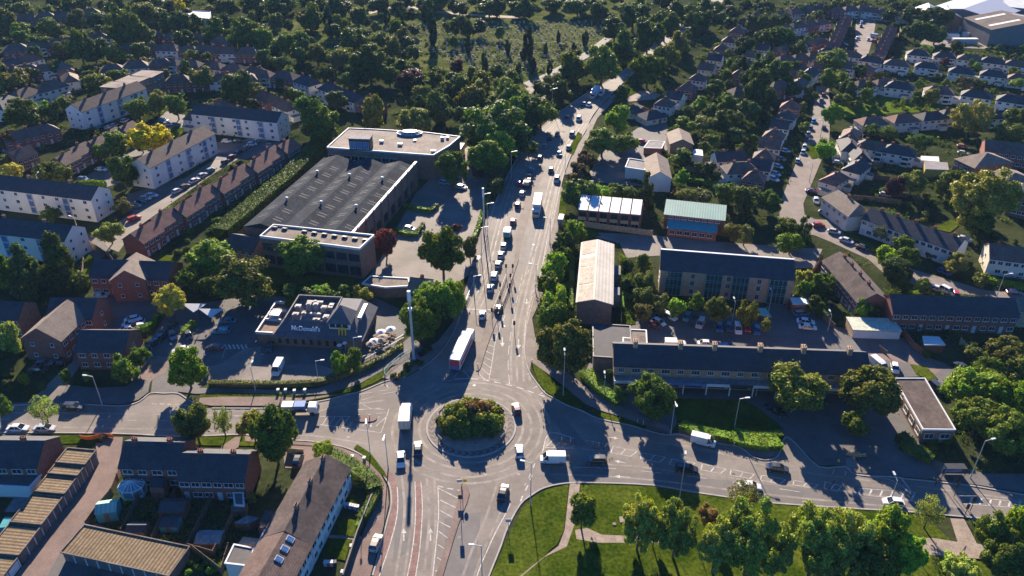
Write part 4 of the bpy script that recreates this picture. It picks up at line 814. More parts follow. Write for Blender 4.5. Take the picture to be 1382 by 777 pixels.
rid((1330,188),(1400,196), 8, 10, 5.5, 'brick', 'brownt', 'long brown roofed brick', 'institution', 'care home', 8, 0, ())
# brick flats at the left
rid((91,405),(49,443), 9.5, 10, 6.2, 'brick', 'tant', 'red brick flats with long tan', 'brick_flats', 'apartment block', 5, 0, (), 2, ends=2)
rid((69,402),(131,402.5), 9.2, 9, 6.2, 'brick', 'slate', 'red brick dark roofed rear wing of', 'brick_flats', 'apartment block', 5, 0, (), 2, ends=1)
eav((100,476),(167,476.5), 9, 5.3, 8.2, 'brick', 'slate', 'small red brick dark roofed', 'brick_flats', 'apartment block', 4, 0, (), 2, ends=1)
eav((-30,432),(24,433), 8, 5.4, 8, 'brownbrick', 'slate', 'dark roofed brick', 'brick_flats', 'apartment block', 4, 0, ())
eav((120,375),(166,376), 9, 6, 8.8, 'brick', 'slate', 'red brick left wing of', 'brick_flats', 'apartment block', 4, 0, (), ends=1); eav((181,377),(226,379), 9, 6, 8.8, 'brick', 'slate', 'red brick right wing of', 'brick_flats', 'apartment block', 4, 0, (), ends=1)
rid((184,341),(168,365), 9.6, 9, 6.6, 'brick', 'tant', 'pale roofed middle gable of', 'brick_flats', 'apartment block', 3, 0, (), ends=2)
# bottom-left terraces
eav((-30,632),(49,633), 8.6, 5.2, 8.0, 'brick', 'slate', 'left hand red brick terraced row of', 'terraced_houses', 'house', 4, 0, (.3,), doors=1, group=None, ww=1.7)
eav((159.5,633),(240,635), 8.4, 5.2, 8.0, 'brick', 'slate', 'red brick dark roofed terraced row with conservatory', 'terraced_houses', 'house', 4, 0, (-.65,.55), doors=1, ww=1.7)
eav((239,650),(329,652), 8.4, 5.2, 8.0, 'brick', 'slate', 'red brick dark roofed terraced row of', 'terraced_houses', 'house', 6, 0, (-.45,.55), doors=2, ww=1.6)
# diagonal white terrace
def diag():
    X, Y, rot, L = from_ridge((440,614), (384,716), 7.7)
    a = house('terraced_houses', 'white walled grey brown roofed diagonal row of', X, Y, rot, L, 8.9, 5.1, 7.7, 'white', 'feltbrown', 0, 9, 2, (-.85,-.2,.45), 'brownbrick', 'house', doors=3)
    X, Y, rot, L = from_ridge((383.5,717), (340,793), 7.7)
    b = house('terraced_houses', 'reddish roofed near end of the diagonal row with rooflights', X, Y, rot, L, 8.9, 5.1, 7.62, 'white', 'redt' if 0 else 'brownt', 0, 6, 2, (), 'brick', 'house', doors=2)
    rf = [c for c in b.children if c.name.startswith('roof')][0]
    for t in (-.86, -.5, -.12):
        m = MB(); m.box(-.55, .55, -.7, .7, 0, .1); w_ = m.build('rooflight', M['fascia'], rf); g = MB(); g.box(-.42,.42,-.57,.57,.102,.13); g.build('pane', M['roofglass'], w_)
        sl = math.atan2(2.52, 4.45); s = 1
        w_.location = (t*L/2, 1.4, 7.62-1.4*math.tan(sl)+.2); w_.rotation_euler = (-sl, 0, 0)
    return a, b
DG = diag()
# ---------------- particular buildings
def quadblk(name, look, cat, corners, h, wall, roof, para=.35, edge='fascia', pw=.3):
    """flat roofed block from roof corners surveyed at height h; returns root, local corner list"""
    P = gp(corners, h); c = sum(P, Vector())/len(P); o = empty(name, (c.x, c.y, 0)); L = [((p-c).x, (p-c).y) for p in P]
    ar = sum(L[k][0]*L[(k+1)%len(L)][1]-L[(k+1)%len(L)][0]*L[k][1] for k in range(len(L)))
    if ar < 0: L = L[::-1]
    m = MB(); m.prism(L, 0, h-.25); m.build('wall', M[wall], o)
    m = MB(); m.prism([(x*.995, y*.995) for x, y in L], h-.247, h); m.build('roof', M[roof], o)
    if para:
        m = MB(); 
        for k in range(len(L)):
            a, b = Vector((*L[k], 0)), Vector((*L[(k+1)%len(L)], 0)); d = (b-a).normalized(); m.bar(a+d*pw*.51+Vector((0,0,h+para/2-.12)), b-d*pw*.51+Vector((0,0,h+para/2-.12))+d*pw*.98, pw, para+.25)
        m.build('parapet', M[edge], o)
    reg(o, look, cat); return o, L
def facade(o, a, b, n, z, w, h, frame='fascia', glassm='glass', bars=2, off=.01):
    """windows along the local wall a->b, outward to the right of a->b"""
    a, b = Vector((*a, 0)), Vector((*b, 0)); d = (b-a).normalized(); nn = Vector((d.y, -d.x, 0)); ang = math.atan2(d.y, d.x)
    for k in range(n):
        p = a.lerp(b, (k+.5)/n)+nn*off; add_window(o, p.x, p.y, z, ang, w, h, frame, glassm, bars)
def near_edge(L, o):
    """index of the edge that faces the camera most"""
    best = None
    for k in range(len(L)):
        a, b = Vector((*L[k], 0)), Vector((*L[(k+1)%len(L)], 0)); m_ = (a+b)/2+o.location; v = (b-a); nn = Vector((v.y, -v.x, 0)).normalized(); s = -nn.dot(m_.normalized())*v.length
        if best is None or s > best[0]: best = (s, k)
    k = best[1]; return L[k], L[(k+1)%len(L)]
# warehouse / showroom with three parallel ridges
A = G(477.5, 313, 9); B = G(562.4, 218, 9); d = (B-A).normalized(); n = Vector((-d.y, d.x, 0)); 
Cc = G(309, 316, 8.6); WW = (Cc-A).dot(n); Lw = (B-A).length; A = A-d*1.0
o = empty('warehouse', (A.x, A.y, 0), math.atan2(d.y, d.x)); nr = 3; sw = WW/nr
m = MB(); m.box(0, Lw, .35, WW, 0, 7.2)
for k in range(nr):
    y0 = k*sw
    for x in (0, Lw):
        q = [(x, y0+.35*(k==0), 7.2), (x, y0+sw, 7.2), (x, y0+sw/2, 8.85)]; m.quad(*(q if x else q[::-1]))
m.build('wall', M['brownbrick'], o)
for k in range(nr):
    y0 = k*sw+(.4 if k == 0 else .003); y1 = (k+1)*sw; ym = k*sw+sw/2; m = MB(); x1 = Lw+.3
    m.quad((-.3,y0,7.35),(x1,y0,7.35),(x1,ym,9.05),(-.3,ym,9.05)); m.quad((x1,y1,7.35),(-.3,y1,7.35),(-.3,ym,9.05),(x1,ym,9.05))
    m.quad((-.3,y0,7.25),(-.3,y0,7.35),(-.3,ym,9.05),(-.3,y1,7.35),(-.3,y1,7.25)); m.quad((x1,y1,7.25),(x1,y1,7.35),(x1,ym,9.05),(x1,y0,7.35),(x1,y0,7.25))
    rf = m.build('roof', M['corrgrey'], o)
    for s in (0, 1):
        for j in range(9):
            if random.random() < .12: continue
            xx = 4+j*(Lw-9)/8+s*1.6; t0, t1 = .28, .72; r_ = MB()
            for dx in (0, 1.5):
                f = lambda t: ((ym-(ym-y0)*(1-t)) if s == 0 else (ym+(y1-ym)*(1-t)), 7.35+1.7*t+.05)
                a_, b_ = f(t0), f(t1); q = [(xx+dx, a_[0], a_[1]), (xx+dx+.55, a_[0], a_[1]), (xx+dx+.55, b_[0], b_[1]), (xx+dx, b_[0], b_[1])]; r_.quad(*(q if s == 0 else q[::-1]))
            r_.build('rooflight', mat('rooflight_sheet', (.062,.064,.07), .85, .3, .4), rf)
    for j in range(2):
        c = MB(); c.cyl((0,0,0),(0,0,.9),.35,.3,10); c.cyl((0,0,.9),(0,0,1.1),.55,.2,10); v = c.build('roof_vent', M['palemetal'], rf); v.location = (Lw*(.3+.4*j), ym, 9.0)
m = MB(); m.box(-.3, Lw+.3, -.25, .348, 0, 9.1); m.build('parapet_wall', M['brownbrick'], o); m = MB(); m.box(-.4, Lw+.4, -.38, .42, 9.103, 9.35); m.build('coping', M['fascia'], o)
for k in range(9):
    p = MB(); x = Lw*(k+.5)/9; p.box(x-.35, x+.35, -.75, -.253, 0, 9.0); p.box(x-.5, x+.5, -.8, -.2, 9.003, 9.5); p.build('buttress', M['brownbrick'], o)
for k in range(8): add_window(o, Lw*(k+1)/9, -.256, 2.6, 0, 3.6, 3.0, 'darkmetal', 'glass', 4)
reg(o, 'huge grey three ridged', 'warehouse')
# its white flat roofed front office
o, L = quadblk('office_block', 'white flat roofed brick', 'office', [(351.4,319.8),(485.2,336.5),(504.5,318.5),(369.5,304.4)], 9.6, 'brownbrick', 'felt', .5)
a, b = near_edge(L, o); facade(o, a, b, 8, 6.8, 3.2, 2.2, 'darkmetal', 'glass', 3); facade(o, a, b, 8, 2.6, 3.2, 2.6, 'darkmetal', 'glass', 3)
for k in range(10):
    if k == 2: continue
    q0, q1 = G(371,308,9.6), G(493,325,9.6); p = q0.lerp(q1, k/9.0)-o.location; m = MB(); m.box(-.75,.75,-.45,.45,0,.45); m.box(-.6,.6,-.3,.3,.453,.6)
    w_ = m.build('roof_vent', M['darkmetal'], o); w_.location = (p.x, p.y, 9.62); w_.rotation_euler = (0,0,ang2(q0,q1))
# rear block with tan flat roof, lift tower, blue lantern
o, L = quadblk('showroom_block', 'tan flat roofed', 'showroom', [(441.6,199),(535,206),(584.7,209.5),(606,197),(620.7,184.7),(575,179),(500,174.5),(470.4,173.4)], 9.5, 'brownbrick', 'felt', .3)
p0 = o.location.copy()
def onroof(name, px, py, w, dd, h, wall, z=9.5, roof=None, rot=-.09):
    p = G(px, py, z)-p0; m = MB(); m.box(-w/2, w/2, -dd/2, dd/2, 0, h); q = m.build(name, M[wall], o); q.location = (p.x, p.y, z+.01); q.rotation_euler = (0,0,rot)
    if roof: m = MB(); m.box(-w/2-.2, w/2+.2, -dd/2-.2, dd/2+.2, h+.003, h+.3); m.build('cap', M[roof], q)
    return q
q = onroof('lift_tower', 488, 200, 7.5, 4.5, 4.2, 'darkmetal', roof='feltgrey')
for k in range(3): add_window(q, -2.4+2.4*k, -2.26, 2.0, 0, 1.9, 2.6, 'fascia', 'roofglass', 1)
for (x, y, w_, h_) in ((515,192,1.4,.8),(540,196,1.6,.8),(597,188,1.2,1),(604,187,1,.8),(585,205,1.6,.7),(560,190,1.0,.5)): onroof('roof_plant', x, y, w_, 1.0, h_, 'palemetal')
p = G(553,181,9.5)-p0; m = MB(); N = 14
for k in range(N):
    a1, a2 = 2*math.pi*k/N, 2*math.pi*(k+1)/N; f = lambda a, r, z: (r*1.6*math.cos(a), r*math.sin(a), z)
    m.quad(f(a1,4.2,0), f(a2,4.2,0), f(a2,4.2,1.4), f(a1,4.2,1.4)); m.quad(f(a1,4.2,1.4), f(a2,4.2,1.4), f(a2,2.6,2.6), f(a1,2.6,2.6)); m.quad(f(a1,2.6,2.6), f(a2,2.6,2.6), f(a2,0,3.1), f(a1,0,3.1))
q = m.build('roof_lantern', mat('lantern_glass', (.03,.13,.22), .4, .1, 1, spec=.4), o); q.location = (p.x, p.y, 9.52); q.scale = (.7,.65,.5)
m = MB()
for k in range(N):
    a1 = 2*math.pi*k/N; f = lambda a, r, z: (r*1.6*math.cos(a), r*math.sin(a), z); m.bar(f(a1,4.25,0), f(a1,4.25,1.45), .14); m.bar(f(a1,4.25,1.45), f(a1,2.62,2.68), .14); m.bar(f(a1,4.25,1.45), f(a1+2*math.pi/N,4.25,1.45), .16)
m.build('frame', M['palemetal'], q)
a, b = near_edge(L, o); facade(o, a, b, 9, 6.2, 2.6, 1.8, 'fascia', 'glass', 2)
quadblk('entrance_canopy', 'bright white flat', 'canopy', [(608,200),(622,201),(627,193),(613,192)], 4, 'white', 'whiteroof', 0)
# teal roofed lodge and yellow wall at the left of the warehouse
eav((303,334),(341,341), 8, 4.2, 6.4, 'tanbrick', 'slate', 'dark teal roofed tan walled', 'lodge', 'building', 4, 0, ())
# flat cottage by the willow
o, L = quadblk('bungalow', 'white edged flat roofed', 'bungalow', [(489,383),(520,388),(553,386),(551,376),(500,373)], 3.4, 'brownbrick', 'felt', .25)
eav((548,396),(572,399), 8, 3.0, 5.4, 'white', 'tant', 'small chimneyed white', 'cottage', 'house', 2, 0, (.3,))
# ---- restaurant
A, B = G(347,451,3.0), G(487,459,3.0); d = (B-A); L0 = d.length; d.normalize(); n = Vector((-d.y, d.x, 0)); o = empty('restaurant', (A.x, A.y, 0), math.atan2(d.y, d.x)); Wd = 15.0
m = MB(); m.box(4.2, L0, 0, Wd, 0, 3.0); m.build('wall', M['brownbrick'], o)
m = MB()       # annex with parapet
m.box(-.2, 4.197, .3, Wd-.6, 0, 3.0); m.build('annex', M['brownbrick'], o)
m = MB(); z0, z1 = 3.003, 3.7; m.box(-.4,-.05,.1,Wd-.4,z0,z1); m.box(-.048,4.0,.1,.45,z0,z1); m.box(-.048,4.0,Wd-.75,Wd-.4,z0,z1); m.box(-.048,4.0,6,6.3,z0,z1); m.box(-.048,4.0,10.5,10.8,z0,z1); m.build('parapet', M['palemetal'], o)
m = MB(); m.box(.6,3.2,7,9.4,3.003,4.2); m.build('roof_plant', M['palemetal'], o)
sl = MB(); rt = 5.9; ins = 3.6; x0, x1, y0, y1 = 3.9, L0+.5, -.5, Wd+.4; lx = x1-8.4
zb = 2.85
def q4(*p): sl.quad(*p)
q4((x0,y0,zb),(x1,y0,zb),(x1-ins,y0+ins,rt),(x0+ins*.7,y0+ins,rt)); q4((x1,y0,zb),(x1,y1,zb),(x1-ins,y1-1.2,rt),(x1-ins,y0+ins,rt))
q4((x1,y1,zb),(x0,y1,zb),(x0+ins*.7,y1-1.2,rt),(x1-ins,y1-1.2,rt)); q4((x0,y1,zb),(x0,y0,zb),(x0+ins*.7,y0+ins,rt),(x0+ins*.7,y1-1.2,rt))
# inner faces down to the plant deck
a_, b_, c_, e_ = x0+ins*.7, lx-.6, y0+ins, y1-1.2
q4((a_,c_,rt),(b_,c_,rt),(b_,c_,4.4),(a_,c_,4.4)); q4((b_,e_,rt),(a_,e_,rt),(a_,e_,4.4),(b_,e_,4.4)); q4((a_,e_,rt),(a_,c_,rt),(a_,c_,4.4),(a_,e_,4.4)); q4((b_,c_,rt),(b_,e_,rt),(b_,e_,4.4),(b_,c_,4.4))
q4((b_,c_,rt),(x1-ins,c_,rt),(x1-ins,e_,rt),(b_,e_,rt)); q4((x0,y0,zb),(x0,y1,zb),(x1,y1,zb),(x1,y0,zb))
rf = sl.build('roof', mat('restaurant_slate', (.085,.088,.10), .75, .2, .6, fine=4), o)
m = MB(); m.quad((a_,c_,4.41),(b_,c_,4.41),(b_,e_,4.41),(a_,e_,4.41)); m.build('plant_deck', M['feltgrey'], o)
m = MB(); 
for q in ((a_-.2,a_+.1,c_,e_),(b_-.1,b_+.2,c_,e_),(a_-.2,b_+.2,e_-.1,e_+.2)): m.box(q[0],q[1],q[2],q[3],rt+.003,rt+.25)
m.build('coping', M['feltgrey'], o)
random.seed(3)
for (u, v, ww, dd, hh) in ((.16,.25,1.6,1.2,1.5),(.12,.55,1.5,1.4,1.7),(.34,.65,1.3,1.2,1.8),(.5,.65,1.3,1.2,1.8),(.42,.85,4.2,1.0,1.2),(.55,.4,3.2,.7,.8),(.7,.6,1.4,1.4,1.4),(.82,.75,1.2,2.6,1.0),(.3,.38,1.2,.8,.9),(.64,.2,1.8,.8,.6),(.83,.3,1.4,1.6,.8)):
    x, y = a_+(b_-a_)*u, c_+(e_-c_)*v; m = MB(); m.box(x-ww/2,x+ww/2,y-dd/2,y+dd/2,4.42,4.42+hh); m.cyl((x,y,4.42+hh),(x,y,4.55+hh),min(ww,dd)*.38,n=12); m.build('roof_plant', mat('plant_metal', (.26,.24,.23), .6, .4, .6), o)
# pyramid lantern over the entrance
lx0, lx1, ly0, ly1 = x1-9.2, x1-2.9, 1.2, 7.5; lm = MB(); cxm, cym = (lx0+lx1)/2, (ly0+ly1)/2
lm.box(lx0+.5, lx1-.5, ly0+.5, ly1-.5, 4.0, 6.7); lm.build('lantern_wall', M['white'], o)
lm = MB(); zt = 10.2; c4 = [(lx0,ly0,6.5),(lx1,ly0,6.5),(lx1,ly1,6.5),(lx0,ly1,6.5)]
for k in range(4): lm.quad(c4[k], c4[(k+1)%4], (cxm, cym, zt))
lm.quad(*c4[::-1]); lm.build('lantern_roof', MATS['restaurant_slate'], o)
for k in range(3): add_window(o, lx0+1.4+1.6*k, ly0+.49, 5.9, 0, 1.3, 1.1, 'darkmetal', 'glass', 1)
m = MB(); m.box(x1-2.5, x1-1.6, 5.5, 12, 5.2, 6.0); m.build('extract_duct', M['palemetal'], o)
for k in range(9): add_window(o, 5.6+2.0*k, -.003, 1.6, 0, .8, 1.4, 'darkmetal', 'glass', 1)
def text(body, size, mt, parent, loc, rot, name, ext=.04):
    cu = bpy.data.curves.new(name, 'FONT'); cu.body = body; cu.size = size; cu.extrude = ext; cu.offset = .015; cu.align_x = 'CENTER'; cu.align_y = 'CENTER'
    t = bpy.data.objects.new('tmp', cu); COL.objects.link(t); bpy.context.view_layer.update(); me = bpy.data.meshes.new_from_object(t.evaluated_get(bpy.context.evaluated_depsgraph_get())); bpy.data.objects.remove(t)
    me.materials.clear(); me.materials.append(mt); q = link(name, me, parent); q.location = loc; q.rotation_euler = rot; return q
slope = math.atan2(rt-zb, ins)
signw = mat('sign_letters_white', (.8,.8,.8), .5, .02, 1)
xs_ = (A-A).x; pc = G(412,447,4.3)-A; tx = pc.dot(d); text("McDonald's", 1.55, signw, o, (tx, y0+ins*.5-.25, zb+(rt-zb)*.5+.35), (R(62),0,0), 'sign_letters', .06)
pc = G(460,455,4.0)-A; mx = pc.dot(d); mg = MB(); goldm = mat('sign_letter_gold', (.75,.45,.02), .5, .02, 1)
def arch(cx_, w_, h_):
    P = [(cx_+w_*math.cos(math.pi*t/12), h_*math.sin(math.pi*t/12)**.75) for t in range(13)]
    for (a1, b1), (a2, b2) in zip(P, P[1:]): mg.bar((a1,0,b1), (a2,0,b2), .26, .2, (0,1,0))
arch(-.42,.42,1.9); arch(.42,.42,1.9); q = mg.build('arched_sign', goldm, o); q.location = (mx, y0+1.0, zb+.95); q.rotation_euler = (R(-20),0,0)
reg(o, 'slate roofed', 'restaurant')
# ---- right side commercial buildings
def gable_px(look, rl, rr, W, e, r, wall, roof, name, cat, **k):
    return rid(rl, rr, r, W, e, wall, roof, look, name, cat, **k)
o = gable_px('cream sheet roofed windowless', (802.6,404), (807,323.7), 8.9, 6.4, 7.6, 'brownbrick', 'creamroof', 'hall', 'hall', nwin=0, chim=())
rf = [c for c in o.children if c.name.startswith('roof')][0]
for xa, xb in ((-16.5,-8.5),(-7.9,1.0),(1.6,6.5),(8.6,16.5)):
    f = lambda t: (4.6*(1-t), 6.4+1.2*t+.19); a_, b_ = f(.06), f(.9); q = MB(); q.quad((xa,a_[0],a_[1]),(xa,b_[0],b_[1]),(xb,b_[0],b_[1]),(xb,a_[0],a_[1])); q.build('roof_panel', mat('worn_tan_panel', (.36,.31,.24), .85, .2, .4, fine=2), rf)
m = MB(); m.box(-7.5,-3.5,-6.6,-4.452,0,4); m.box(4,9,-6.8,-4.452,0,3.6); m.build('side_annex', M['feltgrey'], o)
# row of little shops with white lean-to roofs
X, Y, rot, L0 = from_eaves((780,282.5), (866,290), 8.5, 5.6, .2); o = empty('shop_row', (X, Y, 0), rot)
m = MB(); m.box(-L0/2, L0/2, -4.2, 4.2, 0, 5.3); m.build('wall', M['brick'], o)
for k in range(6):
    xa = -L0/2+L0*k/6; xb = xa+L0/6-.35; m = MB(); m.quad((xa,-4.6,5.5),(xb,-4.6,5.5),(xb,4.4,6.6),(xa,4.4,6.6)); m.quad((xa,-4.6,5.3),(xb,-4.6,5.3),(xb,-4.6,5.5),(xa,-4.6,5.5)); m.quad((xa,4.4,5.32),(xa,4.4,6.6),(xb,4.4,6.6),(xb,4.4,5.32)); m.quad((xb,-4.6,5.3),(xb,4.4,5.32),(xb,4.4,6.6),(xb,-4.6,5.5)); m.quad((xa,-4.6,5.3),(xa,-4.6,5.5),(xa,4.4,6.6),(xa,4.4,5.32)); m.build('roof', M['fascia'], o)
    m = MB(); m.box(xa+.3, xb-.3, -5.6, -4.203, 2.4, 2.6); m.box(xa+.3, xb-.3, -5.6, -5.5, 2.603, 3.5); m.build('balcony', M['palewood'], o)
    add_window(o, xa+L0/12-.2, -4.203, 3.9, 0, 2.2, 1.6, 'darkmetal'); add_window(o, xa+L0/12-.2, -4.203, 1.4, 0, 2.4, 2.0, 'fascia')
reg(o, 'red brick white roofed', 'building')
# green roofed building
X, Y, rot, L0 = from_eaves((897,289), (978,297.5), 7.6, 5.6, .3); o = empty('green_roofed_hall', (X, Y, 0), rot)
m = MB(); m.box(-L0/2, L0/2, -3.8, 3.8, 0, 5.3); m.build('wall', M['brick'], o)
m = MB(); m.quad((-L0/2-.3,-4.1,5.35),(L0/2+.3,-4.1,5.35),(L0/2+.3,4.1,6.9),(-L0/2-.3,4.1,6.9)); m.box(-L0/2-.3, L0/2+.3, -4.1, 4.1, 5.31, 5.345); m.quad((-L0/2-.3,4.1,5.35),(-L0/2-.3,4.1,6.9),(L0/2+.3,4.1,6.9),(L0/2+.3,4.1,5.35)); m.quad((L0/2+.3,-4.1,5.35),(L0/2+.3,4.1,5.35),(L0/2+.3,4.1,6.9)); m.quad((-L0/2-.3,-4.1,5.35),(-L0/2-.3,4.1,6.9),(-L0/2-.3,4.1,5.35)); m.build('roof', M['greenroof'], o)
m = MB(); m.box(-L0/2+1.5, L0/2-2, -8.2, -3.803, 0, 2.9); m.build('front_wing', M['brick'], o); m = MB(); m.quad((-L0/2+1.3,-8.5,2.95),(L0/2-1.8,-8.5,2.95),(L0/2-1.8,-3.81,3.7),(-L0/2+1.3,-3.81,3.7)); m.quad((-L0/2+1.3,-8.5,2.905),(L0/2-1.8,-8.5,2.905),(L0/2-1.8,-8.5,2.95),(-L0/2+1.3,-8.5,2.95)); m.build('wing_roof', M['teal'], o)
for k in range(8): add_window(o, -L0/2+2+(L0-4)*k/7, -3.803, 4.5, 0, 1.3, .8)
for k in range(6): add_window(o, -L0/2+3+(L0-7)*k/5, -8.203, 1.6, 0, 1.7, 1.4)
reg(o, 'pale green roofed brick', 'building')
# long office flats with tan brick and blue glass bays
X, Y, rot, L0 = from_eaves((892,364), (1072,378.5), 9.5, 8.0, .4); o = empty('office_block', (X, Y, 0), rot)
m = MB(); m.box(-L0/2, L0/2, -4.75, 4.75, 0, 7.7); m.build('wall', M['tanbrick'], o)
m = MB(); x = L0/2+.3; m.quad((-x,-5.2,7.75),(x,-5.2,7.75),(x,1.2,10.6),(-x,1.2,10.6)); m.quad((-x,1.2,10.6),(x,1.2,10.6),(x,5.1,8.9),(-x,5.1,8.9)); m.quad((x,5.1,7.75),(-x,5.1,7.75),(-x,5.1,8.9),(x,5.1,8.9)); m.box(-x,x,-5.2,5.1,7.705,7.74)
for s in (-x, x):
    q = [(s,-5.2,7.75),(s,5.1,7.75),(s,5.1,8.9),(s,1.2,10.6)]; m.quad(*(q if s > 0 else q[::-1]))
m.build('roof', M['slate'], o); m = MB(); m.box(-x, x, 1.0, 1.6, 10.62, 10.8); m.build('ridge_capping', M['fascia'], o)
for t in (.1,.26,.44,.6,.78,.92): pass
for t, ww in ((.105,4.2),(.41,4.2),(.61,4.2),(.89,4.4)):
    m = MB(); xx = -L0/2+L0*t; m.box(xx-ww/2, xx+ww/2, -5.25, -4.753, .2, 7.6); by = m.build('glazed_bay', M['glass'], o); f = MB()
    for j in range(5): q = xx-ww/2+ww*j/4; f.box(q-.06, q+.06, -5.33, -5.253, .2, 7.6)
    for z in (.3, 2.7, 3.3, 5.2, 5.8, 7.5): f.box(xx-ww/2, xx+ww/2, -5.36, -5.335, z-.06, z+.06)
    f.build('bay_frame', M['teal'], by)
for t in (.25,.52,.75):
    for z in (1.6, 4.2, 6.4): add_window(o, -L0/2+L0*t, -4.753, z, 0, 1.1, 1.5, 'palemetal')
for z in (2,5): add_window(o, -L0/2-.003, 0, z, -math.pi/2, 1.4, 1.2)
reg(o, 'long dark roofed tan brick', 'office')
# shops with flats above
X, Y, rot, L0 = from_eaves((829,494.5), (1175,507), 9.0, 5.9, .3); rot += 0; o = empty('shopping_parade', (X, Y, 0), rot)
m = MB(); wallbody(m, L0, 9, 5.9, 8.6); m.build('wall', M['tanbrick'], o); rf = roofmesh(L0, 9, 5.9, 8.62, 0, .4, .2).build('roof', M['slate'], o)
for t in (-.83,-.47,-.2,.16,.5,.86):
    c = link('chimney', chimney_mesh(1.3, 1.0, 1.4, 'tanbrick'), rf); c.location = (t*L0/2, -.2, 8.7)
nw = 17
for k in range(nw):
    xx = -L0/2+L0*(k+.5)/nw; add_window(o, xx, -4.503, 4.6, 0, 1.9 if k % 2 else 1.4, 1.2, bars=3); add_window(o, xx, 4.503, 4.4, math.pi, 1.5, 1.1); 
    if k % 2: add_door(o, xx, 4.503, math.pi, 'blue')
m = MB(); m.box(-L0/2, L0/2, -7.0, -4.51, 2.95, 3.15); m.build('canopy', M['feltgrey'], o)
fc = ['fascia','fascia','blue','blue','fascia','darkmetal','fascia','palemetal','blue','fascia','boxred','fascia']; ns = 11
for k in range(ns):
    xa, xb = -L0/2+L0*k/ns, -L0/2+L0*(k+1)/ns; m = MB(); m.box(xa+.06, xb-.06, -7.15, -7.003, 2.75, 3.45); m.build('fascia_board', M[fc[k]], o)
    m = MB(); m.box(xa+.4, xb-.4, -4.58, -4.513, .4, 2.7); m.build('shop_window', M['glass'], o)
    m = MB(); m.box(xa-.12+.2, xa+.12+.2, -6.9, -6.6, 0, 2.945); m.build('post', M['fascia'], o)
reg(o, 'long dark roofed parade of shops with flats above', 'shops')
THINGS[-1] = (o, 'dark roofed tan brick parade of', PIX(o.location.x, o.location.y, 3)[0], PIX(o.location.x, o.location.y, 3)[1])
quadblk('flat_roofed_store', 'dark flat roofed', 'store building', [(801,481),(830,483),(829,466),(838,462),(852,462),(850,440),(800,437)], 4.2, 'brownbrick', 'slate', .2, 'darkmetal')  # hall's shadow put into the roof colour by using dark slate
quadblk('flat_roofed_store', 'pale flat roofed', 'store building', [(841,463),(873,464),(872,446),(851,445),(851,457),(841,456)], 4.0, 'tanbrick', 'felt', .2)
# flat roofed surgery at right
o, L = quadblk('surgery', 'long brown flat roofed', 'clinic', [(1245.6,579.5),(1289,580),(1248,511),(1207,511)], 3.6, 'brownbrick', 'feltbrown', .2, 'fascia', .25)
for k in range(len(L)): facade(o, L[k], L[(k+1)%len(L)], 5 if (Vector(L[k])-Vector(L[(k+1)%len(L)])).length > 10 else 2, 1.9, 2.0, 1.3)
# garage block with white doors
X, Y, rot, L0 = from_eaves((1152,446.5), (1216,448.5), 5.6, 2.4, .1); o = empty('garage_block', (X, Y, 0), rot)
m = MB(); m.box(-L0/2, L0/2, -2.8, 2.8, 0, 2.4); m.build('wall', M['tanbrick'], o); m = MB(); m.box(-L0/2-.2, L0/2+.2, -3, 3, 2.403, 2.6); m.build('roof', mat('pale_green_felt', (.45,.47,.36), .9, .12, .6, fine=2), o)
for k in range(5):
    m = MB(); xx = -L0/2+L0*(k+.5)/5; m.box(xx-1.15, xx+1.15, -2.88, -2.803, .03, 2.15); m.build('garage_door', M['fascia'], o)
reg(o, 'pale roofed five door', 'garage')
quadblk('garage', 'single white roofed', 'garage', [(1248,465),(1275,465),(1267,455),(1246,454)], 2.5, 'brick', 'whiteroof', .1)
quadblk('carport', 'white and green roofed', 'carport', [(1070,410),(1094,411),(1088,402),(1066,401)], 2.6, 'brick', 'whiteroof', 0)
quadblk('shelter', 'small green canopied', 'shelter', [(1027,425),(1041,427),(1034,416),(1023,415)], 2.6, 'darkmetal', 'greenroof', 0)
# cottages / barns
rid((886,206),(891,232), 7.4, 8.0, 5.0, 'white', 'tant', 'tan roofed white gabled', 'house', nwin=4, chim=()); quadblk('house_extension', 'white flat roofed cottage', 'extension', [(844,226),(870,230),(874,218),(849,214)], 4.2, 'white', 'feltgrey', .3)
rid((916,173),(921,188), 6.6, 8.6, 4.6, 'brownbrick', 'tant', 'tan roofed', 'barn', 'barn', nwin=0, chim=())
quadblk('garage', 'grey flat roofed', 'garage', [(869,199),(893,200),(897,191),(876,190)], 2.8, 'brick', 'feltgrey', .1)
rid((857,139),(868,144), 4.5, 6, 3, 'brick', 'brownt', 'low dark roofed', 'bungalow', 'bungalow', nwin=3, chim=())
quadblk('marquee', 'bright white', 'marquee', [(934,208),(949,210),(948,202),(937,201)], 3, 'fascia', 'fascia', 0)
quadblk('yellow_store', 'yellow walled pale roofed', 'store building', [(1249,228),(1281,229),(1279,219),(1248,217)], 3.4, 'ochre', 'feltgrey', 0); quadblk('greenhouse', 'white glazed', 'greenhouse', [(1243,216),(1268,218),(1267,211),(1243,210)], 3, 'fascia', 'whiteroof', 0)
